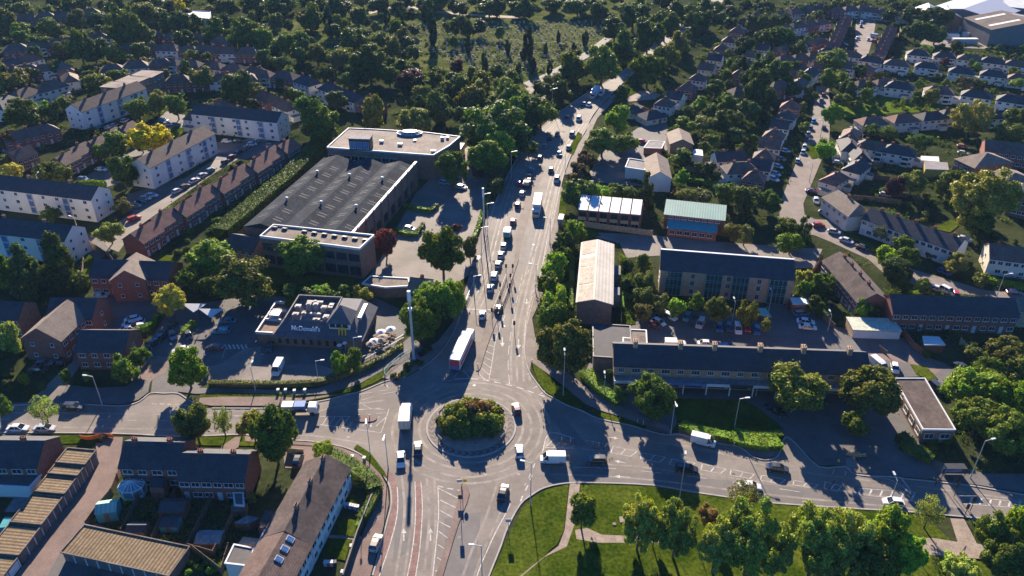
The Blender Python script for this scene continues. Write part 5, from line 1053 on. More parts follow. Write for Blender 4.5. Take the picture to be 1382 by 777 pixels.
# industrial sheds top right
def shed(look, a, b, W, e, r, wall, roof, n=0, skyl=0):
    o = gable_px(look, a, b, W, e, r, wall, roof, 'industrial_shed', 'factory', nwin=0, chim=()); rf = [c for c in o.children if c.name.startswith('roof')][0]; L = G(*a, r); L = (G(*b, r)-L).length
    for s in (-1, 1):
        for k in range(skyl):
            xx = -L/2+L*(k+.5)/skyl; q = MB(); f = lambda t: (s*(W/2)*(1-t), e+(r-e)*t+.22); a_, b_ = f(.12), f(.9); p = [(xx-1.3,*a_),(xx+1.3,*a_),(xx+1.3,*b_),(xx-1.3,*b_)]; q.quad(*(p if s < 0 else p[::-1])); q.build('rooflight', M['fascia'], rf)
    return o
shed('brown roofed grey', (1352,14), (1392,30), 42, 9, 13, 'greypanel', 'feltbrown', skyl=2)
shed('pale grey roofed', (1300,12), (1350,-6), 40, 8, 11, 'greypanel', 'palemetal'); shed('pale grey gabled', (1253,4), (1256,12), 13, 7, 10, 'greypanel', 'palemetal'); shed('pale grey gabled', (1276,6), (1283,16), 14, 7, 10, 'brownbrick', 'palemetal'); shed('wide white roofed', (1360,-8),(1420,-2), 50, 9, 12, 'greypanel', 'whiteroof')
for k, (x, y, w_) in enumerate(((1286,46,14),(1306,44,9),(1296,52,16),(1312,52,12),(1300,37,7))):
    p = G(x,y,2.5); o = empty('storage_container', (p.x,p.y,0), -.15+.05*k); m = MB(); m.box(-w_/4,w_/4,-1.6,1.6,0,2.7); m.build('body', M['fascia'], o); m = MB(); m.box(-w_/4+.1,w_/4-.1,-1.66,-1.602,.2,2.5); m.build('door', M['palemetal'], o); reg(o, 'white', 'container', 'white containers in the factory yard')
quadblk('sports_hall', 'white and blue roofed', 'building', [(243,22),(285,26),(284,16),(246,14)], 7, 'white', 'whiteroof', .4, 'blue')
# ---------------- garages bottom left
def garage_row(A, B, W, e, ndoor, look, nose=2.4, tilt=0):
    d = (B-A); L = d.length; d.normalize(); o = empty('garage_block', ((A.x+B.x)/2, (A.y+B.y)/2, 0), math.atan2(d.y, d.x))
    m = MB(); m.box(-L/2, L/2, 0, W, 0, e); m.build('wall', M['brownbrick'], o)
    m = MB(); m.quad((-L/2-.1,-.15,e+.05),(L/2+.1,-.15,e+.05),(L/2+.1,W+.15,e+.25),(-L/2-.1,W+.15,e+.25)); m.quad((-L/2-.1,-.15,e+.01),(L/2+.1,-.15,e+.01),(L/2+.1,-.15,e+.05),(-L/2-.1,-.15,e+.05)); m.build('roof', M['corrtan'], o)
    m = MB()
    for a_, b_ in (((-L/2-.15,-.2,e+.12),(L/2+.15,-.2,e+.12)),((-L/2-.15,W+.2,e+.3),(L/2+.15,W+.2,e+.3)),((-L/2-.15,-.2,e+.13),(-L/2-.15,W+.2,e+.31)),((L/2+.15,-.2,e+.13),(L/2+.15,W+.2,e+.31))): m.bar(a_, b_, .2, .28)
    m.build('roof_edge', M['felt'], o)
    for k in range(ndoor):
        x = -L/2+L*(k+.5)/ndoor; m = MB(); m.box(x-L/ndoor*.42, x+L/ndoor*.36, -.07, -.003, .03, e-.35); m.build('garage_door', M['fascia' if 'white' in look else 'gdoor'], o)
        m = MB(); m.box(x+L/ndoor*.40, x+L/ndoor*.47, -.12, -.003, 0, e-.1); m.build('pier', M['fascia'], o)
    reg(o, look, 'garage', 'brown roofed garage rows'); return o
def P(*a): return G(*a)
# the long stepped row: door side runs from (129.8,611) down to (25,746) at roof level
A, B = G(24,748,2.6), G(129.5,611.5,2.6); cuts = [0,.23,.50,.66,.80,1.0]; bk = [2.5,2.75,3.0,3.2,3.45]
cuts = [0, .265, .555, .735, .845, 1.0]
for k in range(5):
    a_, b_ = A.lerp(B, cuts[k]+.004), A.lerp(B, cuts[k+1]-.004)
    garage_row(a_, b_, 5.6, 2.35+.22*k, [3,4,3,2,2][k], ['nearest','second nearest','middle','second farthest','farthest'][k]+' of five stepped brown roofed')
a_ = A-(B-A).normalized()*.3; b_ = a_-(B-A).normalized()*9; garage_row(b_, a_, 5.6, 2.2, 3, 'white doored near end')
garage_row(G(83.6,744.5,2.4), G(228,776,2.4), 5.9, 2.35, 9, 'wide ribbed brown roofed front')
for (x, y) in ((140,728),(235,745)):
    pass
# patio extension (blue in shade) and sheds
quadblk('house_extension', 'dark flat roofed white edged', 'extension', [(-14,655),(40,658),(55,641),(-10,640)], 2.9, 'white', 'asphalt_dark', .25)
flat('patio', [(0,659),(42,661),(50,665),(38,692),(6,692),(20,672),(0,670)], M['feltgrey']); flat('garage_side_path', [(46,650),(62,638),(66,640),(24,712),(16,712)], M['feltgrey'])
quadblk('canopy', 'turquoise sheet', 'canopy', [(-2,712),(12,711),(22,698),(6,697)], 2.3, 'teal', 'teal', 0)
def shed_at(px, py, w_, dd, h, wall, roof, look, rot=0, cat='shed'):
    p = G(px, py, h*.7); o = empty('garden_shed', (p.x, p.y, 0), rot); m = MB(); wallbody(m, w_, dd, h*.75, h-.02); m.build('wall', M[wall], o); roofmesh(w_, dd, h*.75, h, 0, .12, .1, .06).build('roof', M[roof], o); add_door(o, 0, -dd/2-.003, 0, 'wood', .8, h*.68); reg(o, look, cat, 'garden sheds'); return o
shed_at(145,684,3.6,3.2,3.2,'teal','greenroof','turquoise', .2); shed_at(235,682,4.6,3.2,3.0,'brick','slate','brick walled'); shed_at(230,704,3.2,2.6,2.2,'teal','slate','dark teal'); shed_at(185,712,3.4,2.4,2.2,'wood','slate','dark timber'); shed_at(283,725,4.5,3,2.2,'wood','feltgrey','grey timber'); shed_at(323,685,2.6,2.0,2.1,'wood','brownt','brown timber', .1)
quadblk('house_extension', 'slate roofed brick', 'extension', [(201,657),(220,658),(224,645),(203,644)], 3.2, 'brick', 'slate', 0)
quadblk('garage', 'grey flat roofed brick', 'garage', [(317,681),(329,682),(328,665),(315,665)], 2.6, 'brick', 'asphalt_dark', .1); quadblk('garden_store', 'low brick', 'store', [(316,705),(336,706),(350,699),(334,695)], 2.0, 'brick', 'feltgrey', 0)
# conservatory
p = G(178,657,1.8); o = empty('conservatory', (p.x, p.y, 0)); N = 8; m = MB(); g = MB(); r0 = 2.15
f = lambda k, r, z: (r*1.15*math.cos(2*math.pi*k/N+.39), r*math.sin(2*math.pi*k/N+.39), z)
for k in range(N):
    g.quad(f(k,r0,.6), f(k+1,r0,.6), f(k+1,r0,2.3), f(k,r0,2.3)); g.quad(f(k,r0,2.3), f(k+1,r0,2.3), (0,0,3.5))
    m.bar(f(k,r0+.03,0), f(k,r0+.03,2.3), .14); m.bar(f(k,r0+.05,2.33), (0,0,3.56), .13); m.bar(f(k,r0+.03,2.3), f(k+1,r0+.03,2.3), .16); m.bar(f(k,r0+.03,.6), f(k+1,r0+.03,.6), .12); m.bar(f(k+.5,r0*.93,2.33), (0,0,3.55), .08); m.quad(f(k,r0+.02,0), f(k+1,r0+.02,0), f(k+1,r0+.02,.6), f(k,r0+.02,.6))
g.build('glazing', mat('conservatory_glass', (.10,.20,.26), .15, .1, 1, spec=.8), o); m.build('frame', M['fascia'], o); reg(o, 'white framed octagonal glass', 'conservatory')
# grey lean-to and side houses by the diagonal terrace
quadblk('house_extension', 'wide grey flat roofed', 'extension', [(337,757),(361,758),(386,712),(360,709)], 3.2, 'white', 'feltgrey', .1); quadblk('house_extension', 'small brown roofed brick', 'extension', [(348,712),(364,714),(378,690),(358,688)], 3.4, 'brick', 'feltbrown', 0)
quadblk('house_extension', 'white walled dark flat roofed', 'extension', [(304,760),(338,764),(342,740),(316,735)], 4.4, 'white', 'asphalt_dark', .15); quadblk('house_extension', 'low tan roofed', 'extension', [(322,733),(348,736),(352,727),(328,724)], 3.2, 'brick', 'gravel', 0)
# ---------------- fences and walls
def fence(pts, h=1.8, m='wood', look='brown timber garden', name='fence', w=.08, posts=True, sp=2.6):
    P = [Vector((q.x, q.y, 0)) for q in gp(pts)]; c0 = P[0].copy(); o = empty(name, c0); p_ = MB(); q_ = MB()
    for a, b in zip(P, P[1:]):
        a, b = a-c0, b-c0; p_.bar(a+Vector((0,0,h/2)), b+Vector((0,0,h/2)), w, h); L = (b-a).length; N = max(1, int(L/sp))
        if posts:
            for k in range(N+1):
                t = a.lerp(b, k/N); ky = ('post', h, m, w)
                if ky not in WC: q_ = MB(); q_.bar((0,0,0), (0,0,h+.12), w+.08); WC[ky] = q_.mesh('post', M[m])
                e_ = link('post', WC[ky], o); e_.location = t
    p_.build('panel', M[m], o)
    mid = sum(P, Vector())/len(P); px = PIX(mid.x, mid.y, h); o['category'] = 'wall' if name.endswith('wall') else 'fence'; THINGS.append((o, look, px[0], px[1])); return o
for pts in ([(166,722),(193,665),(203,650)], [(207,731),(222,700),(238,670)], [(254,742),(272,705),(290,668)], [(290,750),(305,720),(318,695)], [(118,712),(135,688),(152,668),(160,648)], [(254,742),(290,752)], [(262,745),(300,775)], [(300,775),(310,742)],
            [(120,330),(150,350),(170,380)], [(430,245),(300,335)], [(560,396),(540,394),(500,391)], [(0,268+8),(40,280),(120,290)], [(905,212),(960,222),(1005,228)], [(925,230),(980,240)], [(990,190),(1015,196)],
            [(1130,268),(1180,272),(1215,276)], [(1160,240),(1200,244)], [(1150,225),(1190,226)], [(1190,262),(1240,270)], [(1255,315),(1300,330)], [(1110,430),(1125,445)], [(838,440),(838,415)], [(1110,350),(1060,420)][:2]): fence(pts)
fence([(788,306),(880,318.5)], 2.0, 'palewood', 'new pale timber', sp=3); fence([(1294,465),(1306,478),(1318,494)], 2.2, 'palewood', 'pale timber'); fence([(1216,450),(1232,470),(1246,480)], 1.8, 'brick', 'curving brick', 'garden_wall', .25, False); fence([(506,668),(497,690),(483,726),(474,755),(464,785)], 1.9, 'darkmetal', 'long dark boundary', 'boundary_wall', .25, False)
fence([(160,648),(166,628)], 1.6, 'wood'); fence([(168,512),(196,470)], 1.6, 'palewood', 'low pale timber'); fence([(112,372),(114,350)], 1.4, 'wood'); fence([(388,612),(410,614)], 1.6, 'palewood', 'low orange brick coloured'); fence([(1186,470),(1196,478)], 1, 'wood')
# random garden divisions and little sheds behind rows of houses
random.seed(21); hp = list(HPX)
for (x, y) in hp:
    if random.random() < .75:
        s = (y+262)/870*6.3; dx = random.choice((-1,1))*s*4.5; L = s*5; yy = y+s*1.5
        if abs(y) > 5: fence([(x+dx, yy), (x+dx-random.uniform(-.2,.2)*L, yy+L*.55)], 1.7, sp=4, posts=False)
    if random.random() < .55: s = (y+262)/870*6.3; shed_at(x+random.uniform(-8,8)*s*.6, y+s*random.uniform(2.2,4.2), random.uniform(2,3.6), random.uniform(1.8,2.6), random.uniform(2,2.6), random.choice(['wood','wood','white','palewood','brick']), random.choice(['feltgrey','felt','whiteroof','slate','brownt']), random.choice(['small timber','little']) if 0 else 'small', random.uniform(-.3,.3))
    for _ in range(2):
        if random.random() < .8: s = (y+262)/870*6.3; bush(x+random.uniform(-11,11)*s*.7, y+s*random.uniform(1.5,4.5), s*random.uniform(1.4,3.2), random.choice('gggbdo'))
random.seed(22)
def bushes(n, box, wr=(6,14), kinds='ggbdo', avoid=()):
    for _ in range(n):
        x, y = random.uniform(box[0], box[2]), random.uniform(box[1], box[3])
        if any(q[0] < x < q[2] and q[1] < y < q[3] for q in avoid): continue
        bush(x, y, random.uniform(*wr), random.choice(kinds))
bushes(16, (170,690,330,745), (7,12), 'gdg'); bushes(10, (165,650,200,700), (6,10)); bushes(14, (485,640,500,660)); bushes(26, (230,300,330,345), (7,14), 'gbd'); bushes(24, (300,210,420,290), (6,12)); bushes(14, (1085,375,1125,430), (9,16), 'gd')
bushes(14, (835,345,880,430), (8,14), 'gb'); bushes(22, (980,225,1035,300), (9,16), 'gdo'); bushes(20, (1130,240,1290,300), (7,13)); bushes(16, (1240,300,1380,390), (8,14)); bushes(12, (1200,560,1290,640), (10,18), 'gd'); bushes(10, (500,380,560,398), (8,14)); bushes(12, (0,470,60,530), (8,14), 'gd'); bushes(10, (250,745,300,777), (10,16), 'gb')
bushes(18, (740,320,775,450), (9,16), 'gbb'); bushes(14, (1220,440,1380,480), (9,15), 'gd'); bushes(8, (105,640,160,700), (7,11)); bushes(30, (0,90,330,180), (6,10), 'gdbo'); bushes(30, (1180,60,1380,150), (5,9), 'gbdo'); bushes(14, (840,150,960,250), (6,12), 'gdb')
# undergrowth: leafy mass filling the gardens (nobody could count it)
r = np.random.default_rng(5); V = []
def inpoly(x, y, Pp):
    c = False
    for k in range(len(Pp)):
        x1, y1 = Pp[k][:2]; x2, y2 = Pp[k-1][:2]
        if (y1 > y) != (y2 > y) and x < (x2-x1)*(y-y1)/(y2-y1)+x1: c = not c
    return c
BB = [(min(q[0] for q in P_)-2, max(q[0] for q in P_)+2, min(q[1] for q in P_)-2, max(q[1] for q in P_)+2, P_) for P_ in ROADS]
def onroad(x, y): return any(b[0] < x < b[1] and b[2] < y < b[3] and any(inpoly(x+a, y+c, b[4]) for a, c in ((0,0),(4,0),(-4,0),(0,3),(0,-3))) for b in BB)
BQ[:] = [t for t in BQ if not onroad(t[1], t[2]) or t[0] == 9 or t[0] == 10]
def clump(px, py, n, spread, hh):
    c = G(px, py); P_ = np.column_stack([c.x+r.normal(size=n)*spread, c.y+r.normal(size=n)*spread, np.abs(r.normal(size=n))*hh+.1]); s = np.maximum(.13, .0011*c.y)
    nn = r.normal(size=(n,3)); nn[:,2] = np.abs(nn[:,2])+.6; nn /= np.linalg.norm(nn,axis=1)[:,None]; t = np.cross(nn, r.normal(size=(n,3))); t /= np.linalg.norm(t,axis=1)[:,None]; b = np.cross(nn,t); s = (s*r.uniform(.6,1.4,n))[:,None]
    V.append(np.stack([P_-t*s,P_-b*s,P_+t*s,P_+b*s],1).reshape(-1,3))
for box, n in (((0,60,330,215),420),((1180,60,1382,150),220),((880,60,1100,250),360),((230,150,440,300),160),((1130,180,1382,300),220),((1120,340,1382,480),160),((0,340,250,480),110),((160,650,330,745),130),((730,300,776,470),90),((835,330,880,430),60),((640,60,860,130),160),((340,60,640,160),260),((0,0,420,60),260),((560,100,760,220),160),((900,0,1240,60),260),((1200,570,1382,650),90),((780,150,1050,300),160)):
    for _ in range(n):
        qx, qy = r.uniform(box[0],box[2]), r.uniform(box[1],box[3])
        if not onroad(qx, qy): clump(qx, qy, int(r.integers(20,60)), r.uniform(.5,1.3), r.uniform(.25,.7))
V = np.vstack(V); o = link('undergrowth', npmesh('undergrowth', V, np.arange(len(V)).reshape(-1,4), LEAF)); o.color = (.085,.115,.03,1); stuff(o, 'low leafy green undergrowth filling the gardens and verges between the houses', 'undergrowth')
# grass tufts on lawns near the junction
# ---------------- gravestones
gs = [MB() for _ in range(3)]; gs[0].box(-.4,.4,-.12,.12,0,.95); gs[0].box(-.55,.55,-.3,.3,0,.15); gs[1].box(-.3,.3,-.12,.12,0,1.2); gs[1].box(-.14,.14,-.1,.1,1.203,1.5); gs[2].box(-.09,.09,-.09,.09,.3,1.7); gs[2].box(-.4,.4,-.08,.08,1.1,1.28) if 0 else gs[2].box(-.45,-.092,-.08,.08,1.1,1.28); gs[2].box(.092,.45,-.08,.08,1.1,1.28); gs[2].box(-.4,.4,-.3,.3,0,.298)
gsm = [g.mesh('gravestone', M['stone']) for g in gs]; random.seed(5); pts = []
def inpoly(x, y, Pp):
    c = False
    for k in range(len(Pp)):
        x1, y1 = Pp[k]; x2, y2 = Pp[k-1]
        if (y1 > y) != (y2 > y) and x < (x2-x1)*(y-y1)/(y2-y1)+x1: c = not c
    return c
gpoly = [(590,30),(700,30),(830,28),(800,60),(770,82),(712,104),(640,104),(600,80),(520,60),(480,40)]
ux, uy = Vector((1,.12)).normalized(), Vector((-.12,1)).normalized()
for i in range(-80, 80):
    for j in range(0, 90):
        w_ = ux*(i*3.4)+uy*(260+j*4.2); w_ = w_+Vector((random.uniform(-.9,.9), random.uniform(-.9,.9))); q = PIX(w_.x, w_.y, 0)
        if inpoly(q[0], q[1], gpoly) and random.random() < .85: pts.append((w_.x, w_.y, q[1], q[0]))
pts.sort(key=lambda t: -t[2]); big = MB()
for k, (x, y, py, px) in enumerate(pts):
    if k < 300:
        o = bpy.data.objects.new('gravestone', random.choice(gsm)); COL.objects.link(o); o.location = (x, y, 0); o.rotation_euler = (0,0,random.uniform(-.2,.2)); sc = random.uniform(.9,1.4); o.scale = (sc,sc,sc)
        o['label'] = 'small pale gravestone standing in rows on the cemetery grass'; o['category'] = 'gravestone'; o['group'] = 'gravestones in the cemetery'
    else: s = random.uniform(.3,.5); big.box(x-s, x+s, y-.18, y+.18, 0, random.uniform(.7,1.3))
if big.v: stuff(big.build('gravestones', M['stone']), 'far rows of tiny pale gravestones on the cemetery grass', 'gravestones')
# ---------------- vehicles
def loft(m, secs, cap=True):
    """secs: list of closed rings with the same count"""
    i0 = len(m.v); n = len(secs[0])
    for s in secs: m.v += [tuple(p) for p in s]
    for a in range(len(secs)-1):
        for k in range(n): j = (k+1) % n; m.f.append((i0+a*n+k, i0+a*n+j, i0+(a+1)*n+j, i0+(a+1)*n+k)); m.mi.append(m.cur)
    if cap: m.f.append(tuple(i0+k for k in reversed(range(n)))); m.mi.append(m.cur); m.f.append(tuple(i0+(len(secs)-1)*n+k for k in range(n))); m.mi.append(m.cur)
def ringx(x, hw, z0, z1, b=.1):
    return [(x,-hw+b,z0),(x,hw-b,z0),(x,hw,z0+b),(x,hw,z1-b*1.3),(x,hw-b*1.2,z1),(x,-hw+b*1.2,z1),(x,-hw,z1-b*1.3),(x,-hw,z0+b)]
WH = MB(); WH.cyl((0,-.11,0),(0,.11,0),.32,n=14); WHm = WH.mesh('wheel', M['tyre']); RM = MB(); RM.cyl((0,-.125,0),(0,.125,0),.19,n=10); RMm = RM.mesh('rim', M['rim'])
HLm = None
def bx_mesh(name, x0,x1,y0,y1,z0,z1,m): q = MB(); q.box(x0,x1,y0,y1,z0,z1); return q.mesh(name, M[m])
def car_parts(kind):
    if kind in PROTO: return PROTO[kind]
    S = dict(hatch=(4.0,.86,.62,.88,1.45,-1.75,-1.35,.35,1.15), saloon=(4.6,.88,.60,.86,1.42,-1.75,-1.05,.45,1.35), estate=(4.6,.9,.64,.92,1.5,-2.15,-1.85,.45,1.35), suv=(4.6,.94,.72,1.05,1.72,-2.15,-1.85,.55,1.4), van=(5.2,.98,.8,1.25,2.15,-2.58,-2.5,1.35,2.05))[kind]
    L, hw, zm, zb, zt, xr, xrt, xft, xf = S; x = L/2; m = MB()
    loft(m, [ringx(-x,hw*.84,.38,zb-.12,.08), ringx(-x+.12,hw*.95,.28,zb-.03), ringx(-x*.6,hw,.22,zb), ringx(0,hw,.22,zb), ringx(xf-.1,hw,.22,zb), ringx(x*.75,hw*.97,.24,zm+.18), ringx(x-.14,hw*.9,.28,zm+.08), ringx(x,hw*.74,.36,zm-.06,.08)])
    body = m.mesh('body', M['carpaint']); m = MB(); ht = hw*.76; g0 = zb-.03
    def cab(x, h_, z): return [(x,-h_,z),(x,h_,z)]
    # glasshouse as tapered block
    b0, b1, t0, t1 = xr, xf, xrt, xft
    v = [(b0,-hw*.95,g0),(b1,-hw*.95,g0),(b1,hw*.95,g0),(b0,hw*.95,g0),(t0,-ht,zt-.06),(t1,-ht,zt-.06),(t1,ht,zt-.06),(t0,ht,zt-.06)]
    i = len(m.v); m.v += v
    for q in ((4,5,6,7),(0,1,5,4),(1,2,6,5),(2,3,7,6),(3,0,4,7)): m.f.append(tuple(i+k for k in q)); m.mi.append(0)
    glass = m.mesh('windows', M['carglass']); m = MB()
    loft(m, [[(t0-.05,-ht*.9,zt-.05),(t0-.05,ht*.9,zt-.05),(t0-.05,ht*.85,zt-.01),(t0-.05,-ht*.85,zt-.01)], [((t0+t1)/2,-ht-.02,zt-.07),((t0+t1)/2,ht+.02,zt-.07),((t0+t1)/2,ht*.85,zt+.03),((t0+t1)/2,-ht*.85,zt+.03)], [(t1,-ht,zt-.06),(t1,ht,zt-.06),(t1,ht*.85,zt-.01),(t1,-ht*.85,zt-.01)]])
    for xa, xb in ((b0,t0),(b1,t1),((b0+b1)/2,(t0+t1)/2)):
        for s in (-1,1): m.bar((xa,s*hw*.955,g0),(xb,s*(ht+.01),zt-.06),.09,.05)
    if kind == 'van':
        loft(m, [[(xr,-hw*.99,g0),(xr,hw*.99,g0),(xr,ht+.12,zt),(xr,-ht-.12,zt)], [(.7,-hw*.99,g0),(.7,hw*.99,g0),(.7,ht+.12,zt+.04),(.7,-ht-.12,zt+.04)], [(.95,-hw*.98,g0),(.95,hw*.98,g0),(.95,ht+.08,zt),(.95,-ht-.08,zt)]])
    roof = m.mesh('roof', M['carpaint']); PROTO[kind] = (body, glass, roof, L, hw, zm); return PROTO[kind]
COLS = dict(white=(.62,.62,.61), silver=(.42,.44,.46), grey=(.16,.17,.18), dark=(.03,.034,.04), black=(.012,.012,.014), blue=(.03,.10,.28), teal=(.04,.22,.30), red=(.42,.02,.025), maroon=(.14,.02,.03), beige=(.45,.38,.30), orange=(.5,.16,.04), pale=(.5,.55,.6))
CARS = []
def car(px, py, dx, dy, col='grey', kind='hatch', detail=None, group='vehicles on the roads and in the car parks', state='', z=.7):
    p = G(px, py, z); q = G(px+dx*.5, py+dy*.5, z); body, glass, roof, L, hw, zm = car_parts(kind)
    o = empty('parked_car' if state == 'parked' else ('van' if kind == 'van' else 'car'), (p.x, p.y, .04), ang2(p, q))
    b = link('body', body, o); b.color = (*COLS[col], 1); link('windows', glass, o); r_ = link('roof', roof, o); r_.color = (*COLS[col], 1)
    det = detail if detail is not None else py > 235
    for sx in (-1, 1):
        for sy in (-1, 1):
            w_ = link('wheel', WHm, o); w_.location = (sx*L*.31, sy*(hw-.09), .32)
            if det: link('rim', RMm, w_)
    if det:
        for s in (-1, 1):
            k = ('hl', kind)
            if k not in WC: WC[k] = (bx_mesh('headlight', -.14,.03,-.16,.16,-.08,.08,'lampwhite'), bx_mesh('tail_light', -.03,.14,-.14,.14,-.12,.12,'lampred'), bx_mesh('mirror', -.1,.1,-.12,.12,-.07,.07,'darkmetal'))
            for t, xx, yy, zz in ((0, L/2-.06, s*hw*.62, zm-.1), (1, -L/2-.0, s*hw*.66, zm+.02), (2, L*.2, s*(hw+.1), zm+.4)): e_ = link(WC[k][t].name.split('.')[0], WC[k][t], o); e_.location = (xx, yy, zz)
    nm = dict(hatch='hatchback', saloon='saloon car', estate='estate car', suv='tall off-road car', van='van')[kind]
    o['category'] = 'van' if kind == 'van' else 'car'; o['group'] = group
    cw = {'grey':'dark grey','teal':'teal blue','pale':'pale silver blue'}.get(col, col); THINGS.append((o, f'{cw} {nm}', px, py)); return o
DN, UP_ = (-.05,1), (.05,-1)
main = [(541,619,0,10,'white','saloon'),(564,605,0,-10,'dark','saloon'),(697,551,-3,-10,'maroon','hatch'),(701,608,-1,-10,'pale','hatch'),(679,664,3,-10,'black','saloon'),(507,732,4,-10,'beige','hatch'),(746,619,-10,0,'white','van'),(804,620,-10,0,'dark','estate'),(927,632,10,1,'black','estate'),(949,595,10,2.5,'white','van'),(1049,631,10,1.5,'dark','saloon'),(1012,655,10,1,'white','saloon'),(1206,677,-10,-1,'white','hatch'),(24,577,10,0,'white','saloon'),(60,577,10,0,'silver','saloon'),(99,548,10,.4,'dark','estate'),(402,619,3,-8,'black','hatch'),
 (651,424,1.5,-9,'white','hatch'),(672.5,416,2,-9,'dark','hatch'),(669,388,0,0,'','')[:0],(661.5,388,2,-9,'white','hatch'),(667,372,2.2,-9,'white','suv'),(672.4,356,2.4,-9,'silver','hatch'),(676,343,2.4,-9,'pale','hatch'),(680,331,2.4,-9,'white','hatch'),(692.5,298,2.5,-9,'red','hatch'),(698.7,276,2.6,-9,'black','hatch'),(704.5,260.5,3,-9,'silver','hatch'),
 (751.5,242,-3,9,'silver','suv'),(743.5,229.5,-3,9,'dark','hatch'),(728.7,212,4,-9,'maroon','hatch'),(754.5,207,-4,9,'teal','hatch'),(767.4,199,-4,9,'grey','hatch'),(772,181,-4,9,'grey','suv'),(752,181,-4,9,'dark','hatch'),(781,160,-5,9,'silver','suv'),(765,157,5,-8,'maroon','hatch'),(795,141,-6,8,'white','hatch'),(788,140,-6,8,'dark','hatch'),(812,126,-7,8,'white','van'),(845,104,-7,8,'grey','hatch'),(865,85,-8,8,'white','suv'),(878,76,-8,8,'silver','hatch'),(868,82,-8,8,'dark','hatch'),(714,237,4,-9,'orange','hatch'),(700,247,3,-9,'red','hatch'),
 (890,70,-8,7,'dark','hatch'),(735,196,4,-9,'grey','hatch'),(742,186,4,-9,'dark','hatch'),(716,228,4,-9,'grey','hatch')]
for c in main:
    if c: car(*c, group='vehicles driving on the roads')
